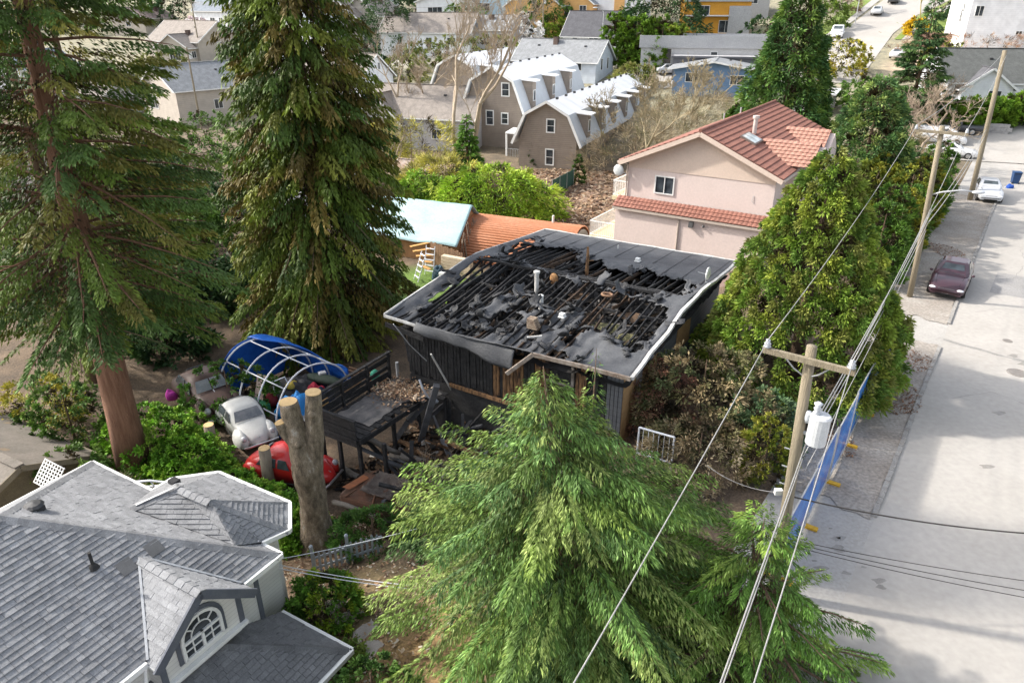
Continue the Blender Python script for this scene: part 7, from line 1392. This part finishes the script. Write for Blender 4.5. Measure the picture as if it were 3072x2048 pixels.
H('brown roofed house low behind the firs', 330, 330, 300, 9, 13, 3, 2.8, ST, WGY, wins=[('R', 0, 1.8, 1.4, 1.2), ('F', 0, 2, 1, 1.2)])
H('white house glimpsed between the fir branches', 110, 260, 20, 9, 12, 3.4, 2.8, SB, WW, wins=[('F', 0, 2, 1.4, 1.2), ('R', 0, 1.8, 1.4, 1.2)])
H('tan roofed house glimpsed left of the tall fir', 60, 620, 25, 8, 10, 2.6, 2.0, ST, WBE, wins=[('F', 0, 1.6, 1.4, 1.0)])
H('small white garage seen through the cedar branches', 900, 620, 20, 6, 7, 2.4, 1.6, SG, WW, wins=[('F', 0, 1.4, 1.2, .8)])
# right-hand side
t = H('white house with dark mossy shingle roof beside the tall corner pole', 2925, 300, 100, 9.5, 10, 2.4, 3.0, SK, WW, wins=[('R', -3.6, 1.5, 1.4, 1.0), ('F', 0, 2, 1, 1.2)], vents=3)
gable('house', 'white front gable wing with dark roof facing the green hedge', G(2912, 316), 12, 5.0, 7, 2.2, 1.9, SD_, WW, wins=[('F', .8, 1.4, 1.2, 1.0)])
H('low dark roofed garage at the far side of the white house', 3055, 292, 100, 4.5, 4.5, 2.0, 1.2, SK, WW)
H('large plain white house above the brown board fence', 3010, 115, 18, 13, 13, 5.6, 3.2, SG, WW, wins=[('F', 1.8, 4.0, .5, .8, 0), ('F', -5.4, 3.6, .9, 1.2), ('L', 2, 3, 1.2, 1.6), ('F', 0, .9, .7, .4)], vents=2)
t = H('blue bungalow with white trimmed low roof behind the dark conifer', 2140, 262, 18, 10.5, 9, 2.7, .9, SG, WNB, wins=[('F', -2.6, 1.6, 1.9, 1.1), ('F', 3.2, 1.4, 1.7, 1.1)], ov=.8)
def flat(label, px, py, brg, W_, D, H_, wm, rm, par=.5, wins=(), extra=None):
    t = thing('flat_roofed_building', label, 'building', G(px, py), bearing(brg)); b = MB(); b.box((-W_/2, -D/2, -1.5), (W_/2, D/2, H_)); b.build('wall', wm, t)
    b = MB()
    for (a, c_) in (((-W_/2-.3, -D/2-.3), (W_/2+.3, -D/2)), ((-W_/2-.3, D/2), (W_/2+.3, D/2+.3)), ((-W_/2-.3, -D/2), (-W_/2, D/2)), ((W_/2, -D/2), (W_/2+.3, D/2))): b.box((*a, H_-par*1.4), (*c_, H_+par))
    b.build('parapet', rm, t); b = MB(); b.box((-W_/2, -D/2, H_+.01), (W_/2, D/2, H_+.05)); b.build('roof', mat('flat_roof_grey', (.42, .42, .43), (.34, .34, .35), .6, .9), t)
    add_wins(t, W_, D, wins); return t
GRYP = mat('parapet_grey', (.40, .40, .40), (.35, .35, .355), .5, .8); DKW = mat('wall_charcoal', (.14, .14, .15), (.11, .11, .12), .8, .85)
flat('long grey flat roofed building with broad pale parapet before the orange block', 2110, 195, 12, 19, 9, 3.6, mat('wall_palegrey', (.5, .49, .48), (.44, .43, .42), .8, .8), GRYP, .7, [('F', 1.2, 1.8, .9, .6, 0), ('F', -5.6, 1.3, 1.2, 2.4, 0)])
flat('dark grey flat roofed annex behind the blue bungalow', 2150, 225, 12, 13, 5, 2.6, DKW, DKW, .1, [('F', -3, 1.2, 1, 1, 0)])
t = flat('modern house of orange and grey boxes with balcony and curved parapet', 2140, 100, 12, 11, 9, 5.4, mat('wall_orangepaint', (.62, .30, .03), (.55, .26, .03), .8, .7), GRYP, .25, [('F', -2.2, 3.6, 1.8, 1.6), ('F', 1.6, 1.2, 2.0, 1.8), ('F', 3.8, 3.4, .8, 1.2, 0)])
b = MB(); b.prism([(-5.6, -5.2, 1.0), (-5.6, -3.2, 1.0), (-5.6, -3.2, 5.6), (-5.6, -4.4, 5.9), (-5.6, -5.0, 5.4)], (-.5, 0, 0)); b.build('curved_fin', MATS['wall_orangepaint'], t)
b = MB(); b.box((2.0, -5.0, -1), (5.6, -4.6, 4.4)); b.build('grey_panel', GRYP, t); b = MB(); b.slab([(-5.4, -5.4, 2.9), (2, -5.4, 2.9), (2, -4.5, 3.0), (-5.4, -4.5, 3.0)], .15); b.build('balcony', GRYP, t)
t = flat('white three storey block with tall orange strip on the rise', 1850, 82, 20, 11, 9, 8.0, WW, WHITE, .25, [('F', -3.6, 6.2, 1.0, 1.6), ('F', -3.6, 2.8, 1.6, 1.4), ('F', 3.4, 5.6, 1.2, 2.4, 0), ('F', -1.4, 6.2, 1.0, 1.4)])
b = MB(); b.box((.3, -4.62, -1), (2.2, -4.5, 8.2)); b.build('orange_strip', WOR, t)
flat('grey flat roofed house at the head of the slope behind the orange block', 2200, 45, 12, 12, 8, 4.5, GRYP, WHITE, .3, [('F', -2, 2.6, 1.6, 1.2), ('F', 3, 2.6, 1.6, 1.2)])
t = thing('low_shed', 'small flat pale roofed shed behind the dark conifer', 'shed', G(2440, 330), bearing(30)); b = MB(); b.box((-2.2, -2, -1), (2.2, 2, 2.2)); b.build('wall', WGY, t); b = MB(); b.slab([(-2.6, -2.4, 2.3), (2.6, -2.4, 2.2), (2.6, 2.4, 2.45), (-2.6, 2.4, 2.5)], .14); b.build('roof', mat('pale_roof', (.55, .55, .56), (.46, .46, .47), 1, .7), t); b = MB(); b.tube([(0, 0, 2.3), (0, 0, 3.6)], .12, 8); b.build('flue', mat('brick_flue', (.3, .14, .09), (.24, .12, .08), 4, .9), t)
t = gable('tiled_annex', 'small red tiled annex beyond the pink house', on(25.5, 57), 33, 5, 5, 2.6, 1.6, TILE, STB)
# brown board fence below the white house
a, c_ = G(2748, 140), G(3150, 158); d = c_-a; t = thing('board_fence', 'dark brown board fence below the large white house', 'fence', a, math.atan2(d.y, d.x)); Lf = math.hypot(d.x, d.y)
BF = mat('fence_brown', (.16, .09, .065), (.115, .065, .048), 2, .85)
for k in range(int(Lf/.3)): x = k*.3; z = d.z*x/Lf-.02*math.floor(x/2.4); b = MB(); b.box((x, 0, z-.3), (x+.285, .03, z+2.0+.03*math.sin(k*5))); b.build('board', BF, t)
for k in range(int(Lf/2.4)): x = k*2.4; b = MB(); b.box((x-.06, -.06, d.z*x/Lf-.5), (x+.06, .06, d.z*x/Lf+2.15)); b.build('post', BF, t)
# low block wall before the court hedge
a, c_ = G(2905, 395), G(3030, 405); d = c_-a; t = thing('block_wall', 'low grey block wall before the court hedge', 'wall', a, math.atan2(d.y, d.x)); Lf = math.hypot(d.x, d.y)
for r_ in range(3):
    for k in range(int(Lf/.5)): b = MB(); x = k*.5+(.25 if r_ % 2 else 0); b.box((x, 0, r_*.35-.1), (x+.485, .3, r_*.35+.235)); b.build('block', mat('wall_block', (.36, .35, .34), (.28, .27, .26), 1.5, .9, bump=.3), t)
# ================================================================== sheds and yard things behind the burnt house
CY_ = mat('pale_cyan_tarp', (.31, .47, .49), (.38, .53, .545), 1.2, .5, bump=.35, bscale=6, c3=(.25, .40, .43), stretch=(1, .3, 1))
t = thing('tarp_shed', 'timber shed with pale cyan tarp stretched over its gable roof', 'shed', Vector((-6.3, 49.2, -2)), bearing(112)); W_, D, hw, rise = 4.6, 7.2, 1.5, 1.9
b = MB(); b.prism([(-W_/2, -D/2, -.3), (W_/2, -D/2, -.3), (W_/2, -D/2, hw), (0, -D/2, hw+rise), (-W_/2, -D/2, hw)], (0, D, 0)); b.build('wall', mat('shed_boards', (.40, .22, .10), (.30, .17, .08), 2, .85, stretch=(1, 6, 1)), t)
for s in (-1, 1):
    def f(i, j): x = s*(W_/2+.35)*j; return (x, -D/2-.3+(D+.6)*i, hw+rise+.12-(rise+.25)*j-.05*math.sin(3.1*j)+.04*math.sin(14*i+3*j)*j+.03*mnoise.noise((i*9, j*5, s)))
    b = MB(); b.grid(f, 40, 12); o = b.build('tarp', CY_, t, smooth=True); so = o.modifiers.new('t', 'SOLIDIFY'); so.thickness = .02
def stick_pile(name, label, loc, n, L, H_, m_, sd, brg=0):
    r = random.Random(sd); t = thing(name, label, 'pile', loc, bearing(brg)); 
    for k in range(n): b = MB(); x = r.uniform(-L/2, L/2); b.beam((x, r.uniform(-.4, .4), -.05), (x+r.uniform(-.5, .5), r.uniform(-.1, .3), H_*r.uniform(.6, 1.1)), .05, .04); b.build('stick', m_, t)
stick_pile('timber_pile', 'grey brown sticks stacked upright beside the tarp shed', Vector((-2.9, 46.9, -2)), 34, 2.4, 2.5, mat('grey_sticks', (.22, .17, .13), (.32, .26, .2), 3, .9), 4, 110)
RC = mat('rusted_corrugated', (.42, .17, .08), (.49, .225, .125), .9, .7, c3=(.30, .12, .065), stretch=(1, .3, 1), lo=.4, hi=.62)
t = thing('quonset_hut', 'rust orange corrugated half round hut behind the burnt house', 'hut', Vector((.8, 47.0, -2)), bearing(113)); R_, L_ = 2.45, 8.2; b = MB()
nw = 42
def f(i, j): a = math.pi*i; r_ = R_+.035*math.sin(2*math.pi*nw*i); return (-r_*math.cos(a), -L_/2+L_*j, r_*math.sin(a)*1.05+.1)
b.grid(f, nw*6, 4); o = b.build('corrugated_shell', RC, t); so = o.modifiers.new('t', 'SOLIDIFY'); so.thickness = .03
for y in (-L_/2+.05, L_/2-.08): b = MB(); b.prism([(R_*.97*math.cos(a), y, R_*math.sin(a)) for a in np.linspace(0, math.pi, 20)], (0, .05, 0)); b.build('end_wall', mat('grey_boards', (.36, .34, .33), (.28, .27, .26), 2, .8, stretch=(6, 1, 1)), t)
b = MB(); b.tube([(-.3, 2.0, 2.4), (-.3, 2.0, 3.15)], .08, 8); b.build('flue', WHITE, t)
# board fence panel and planks
t = thing('fence_panel_lean', 'brown upright board fence between tarp shed and quonset', 'fence', P(1295, 800, -2), bearing(25)); t.name = 'plank_fence'
for k in range(16): b = MB(); b.box((k*.15, 0, -.1), (k*.15+.135, .03, 1.75-.03*k+.05*math.sin(k*4))); b.build('board', mat('fence_tan', (.38, .24, .15), (.28, .175, .11), 2, .85, stretch=(3, 3, .5)), t)
for k in range(5):
    b = MB(); p, q = P(1232+8*k, 752+9*k, -.9), P(1310-5*k, 735+16*k, -.9); b.beam((0, 0, 0), q-p, .25, .05); o = b.build('plank', mat('orange_plank', (.58, .31, .10), (.48, .25, .08), 2, .8)); o.location = p+Vector((0, 0, .12*(4-k)-.2)); tag(o, ('longest', 'second', 'third', 'fourth', 'lowest')[k]+' orange plank stacked below the tarp shed', 'plank')
t = thing('plank_stack', 'pale plank stack beside the burnt roof corner', 'planks', P(1370, 825, -2), bearing(28))
for k in range(6): b = MB(); b.box((-1.1, -.2+.02*k, k*.2), (1.1, .2+.02*k, k*.2+.17)); b.build('plank', mat('pale_plank', (.62, .50, .36), (.52, .42, .3), 2, .8), t)
for (px, py, lb, br, tilt) in ((1248, 842, 'white wire shelf frame leaning by the lawn', 60, .35), (1287, 825, 'white step ladder frame beside the plank fence', 25, .2)):
    t = thing('shelf_frame', lb, 'frame', P(px, py, -1.95), bearing(br)); t.rotation_euler.x = -tilt
    for x in (-.32, .32): b = MB(); b.tube([(x, 0, 0), (x, 0, 1.9)], .03, 6); b.build('rail', PIPE, t)
    for k in range(5): b = MB(); b.box((-.32, -.06, .25+.36*k), (.32, .06, .30+.36*k)); b.build('rung', PIPE, t)
q = P(1318, 838, -2); b = MB(); crumple(.5, .4, .7, 50)(b); o = b.build('teal_bag', cl('dark_teal', (.02, .06, .09)), smooth=True); o.location = q; tag(o, 'dark teal bag beside the white step ladder', 'bag')
q = P(1345, 855, -2); b = MB(); b.box((-.5, -.3, 0), (.5, .3, .85)); o = bevel(b.build('white_chest', WHITE), .04); o.location = q; o.rotation_euler.z = bearing(30); tag(o, 'white chest beside the pale plank stack', 'chest')
# chain fence and low shed before the townhouses
a, c_ = G(1656, 590), G(1720, 555); d = c_-a; t = thing('mesh_fence', 'dark green mesh fence at the edge of the bare lot', 'fence', a, math.atan2(d.y, d.x)); Lf = math.hypot(d.x, d.y); b = MB(); b.box((0, -.015, 0), (Lf, .015, 1.5)); b.build('mesh', mat('green_mesh', (.03, .09, .07), (.05, .12, .09), 3, .8), t)
for k in range(4): b = MB(); b.tube([(Lf*k/3, 0, -.2), (Lf*k/3, 0, 1.6)], .04, 6); b.build('post', METAL, t)
t = gable('garden_shed', 'low rust brown roofed shed under the bare trees', G(1290, 545)+Vector((0, 0, -.4)), 112, 4, 6, 1.4, .9, mat('mossy_rust_roof', (.33, .2, .13), (.42, .36, .33), 1.2, .9, c3=(.5, .46, .44)), WGY)
# left of the shingle house: low outbuilding
t = gable('outbuilding', 'low outbuilding with brown needle strewn pitched roof behind the shingle house', Vector((P(20, 1345, .2).x-1.2, P(20, 1345, .2).y, -2.1)), 118, 4.2, 5.0, 1.5, .9, mat('felt_roof', (.19, .165, .14), (.14, .125, .105), .9, .9, c3=(.26, .17, .09), lo=.42, hi=.6), mat('mossy_wall', (.16, .13, .08), (.11, .09, .06), 1.5, .9), trim=mat('mossy_trim', (.2, .17, .12), (.14, .12, .09), 2, .9), cat='shed')
bush('dry_shrub', 'olive brown overgrown hedge between outbuilding and shingle house', on(-13.4, 18.4), 2.3, 1.7, 1.9, 190, 44, (.11, .02), [(.16, .13, .05), (.22, .17, .08), (.10, .10, .04)], 230, spread=.45)
bush('yellow_shrub', 'yellow leaved shrub behind the fir branches', on(-19, 24.5), 1.6, 1.4, 2.6, 120, 44, (.14, .03), [(.32, .28, .03), (.22, .22, .04)], 231, spread=.5)
# bent white rail and trellis on the far eave of the shingle house
b = MB(); p = P(392, 1450, 2.2); pts = [Vector(P(x, y, z))-p for x, y, z in ((392, 1452, 2.2), (410, 1444, 2.3), (450, 1441, 2.35), (497, 1446, 2.3))]; b.tube(pts, .03, 6); b.tube([q+Vector((.1, .1, -.25)) for q in pts], .03, 6); b.tube([pts[2], pts[2]+Vector((.1, .1, -.5))], .02, 5); o = b.build('bent_rail', PIPE); o.location = p; tag(o, 'bent white rails sticking up behind the shingle roof valley', 'rail')
t = thing('trellis', 'white lattice trellis leaning behind the shingle roof', 'trellis', P(130, 1460, 1.0), bearing(30)); b = MB()
for k in range(8): b.beam((-.5+.14*k, 0, 0), (-.5+.14*k, .5, .55), .03, .02); b.beam((-.5, .07*k, .075*k), (.5, .07*k, .075*k), .03, .02)
b.build('lattice', WHITE, t)
# slim poles and lamps further off
def far_pole(lb, px, py, H_, arm=.9, lamp=False, m_=None):
    q = G(px, py); t = thing('utility_pole' if not lamp else 'street_lamp', lb, 'pole' if not lamp else 'street lamp', q); b = MB(); b.tube([(0, 0, -.4), (0, 0, H_)], [.15, .1] if not lamp else [.09, .06], 8); b.build('shaft', m_ or POLE, t)
    if lamp: b = MB(); b.tube([(0, 0, H_-.02), (-.3, 0, H_+.5), (-1.0, 0, H_+.7)], .05, 6); b.build('arm', METAL, t); b = MB(); b.ell((-1.3, 0, H_+.7), (.4, .15, .1), 8, 5); b.build('lamp_head', MATS['lamp_grey'], t, smooth=True)
    else: b = MB(); b.beam((-arm, 0, H_-.4), (arm, 0, H_-.4), .12, .12); b.build('crossarm', POLE, t); b = MB(); b.tube([(.3, 0, H_-1.4), (.3, 0, H_-.7)], .2, 8); b.build('transformer', MATS['transformer_grey'], t)
    return q+Vector((0, 0, H_-.3))
a = far_pole('slim wooden pole before the grey hip like house', 605, 390, 10.5); b_ = far_pole('wooden pole beside the pink flowering cherry', 606, 190, 11); c_ = far_pole('wooden pole before the beige terrace', 1052, 178, 9); d_ = far_pole('wooden pole with transformer beside the orange timber house', 1628, 132, 8)
far_pole('thin grey street lamp beside the columnar cedar hedge', 1803, 205, 8, lamp=True, m_=METAL); far_pole('thin grey street lamp on the side street verge', 2565, 70, 9, lamp=True, m_=METAL)
wire(b_, c_, .5, 'far wire from the cherry tree pole to the terrace pole', .03); wire(b_+Vector((0, 0, -.3)), c_+Vector((0, 0, -.3)), .5, 'second far wire from the cherry tree pole to the terrace pole', .03); wire(c_, d_, .8, 'far wire from the terrace pole to the orange house pole', .03); wire(d_, G(2250, 130)+Vector((0, 0, 12)), .8, 'far wire from the orange house pole across the grove', .03)
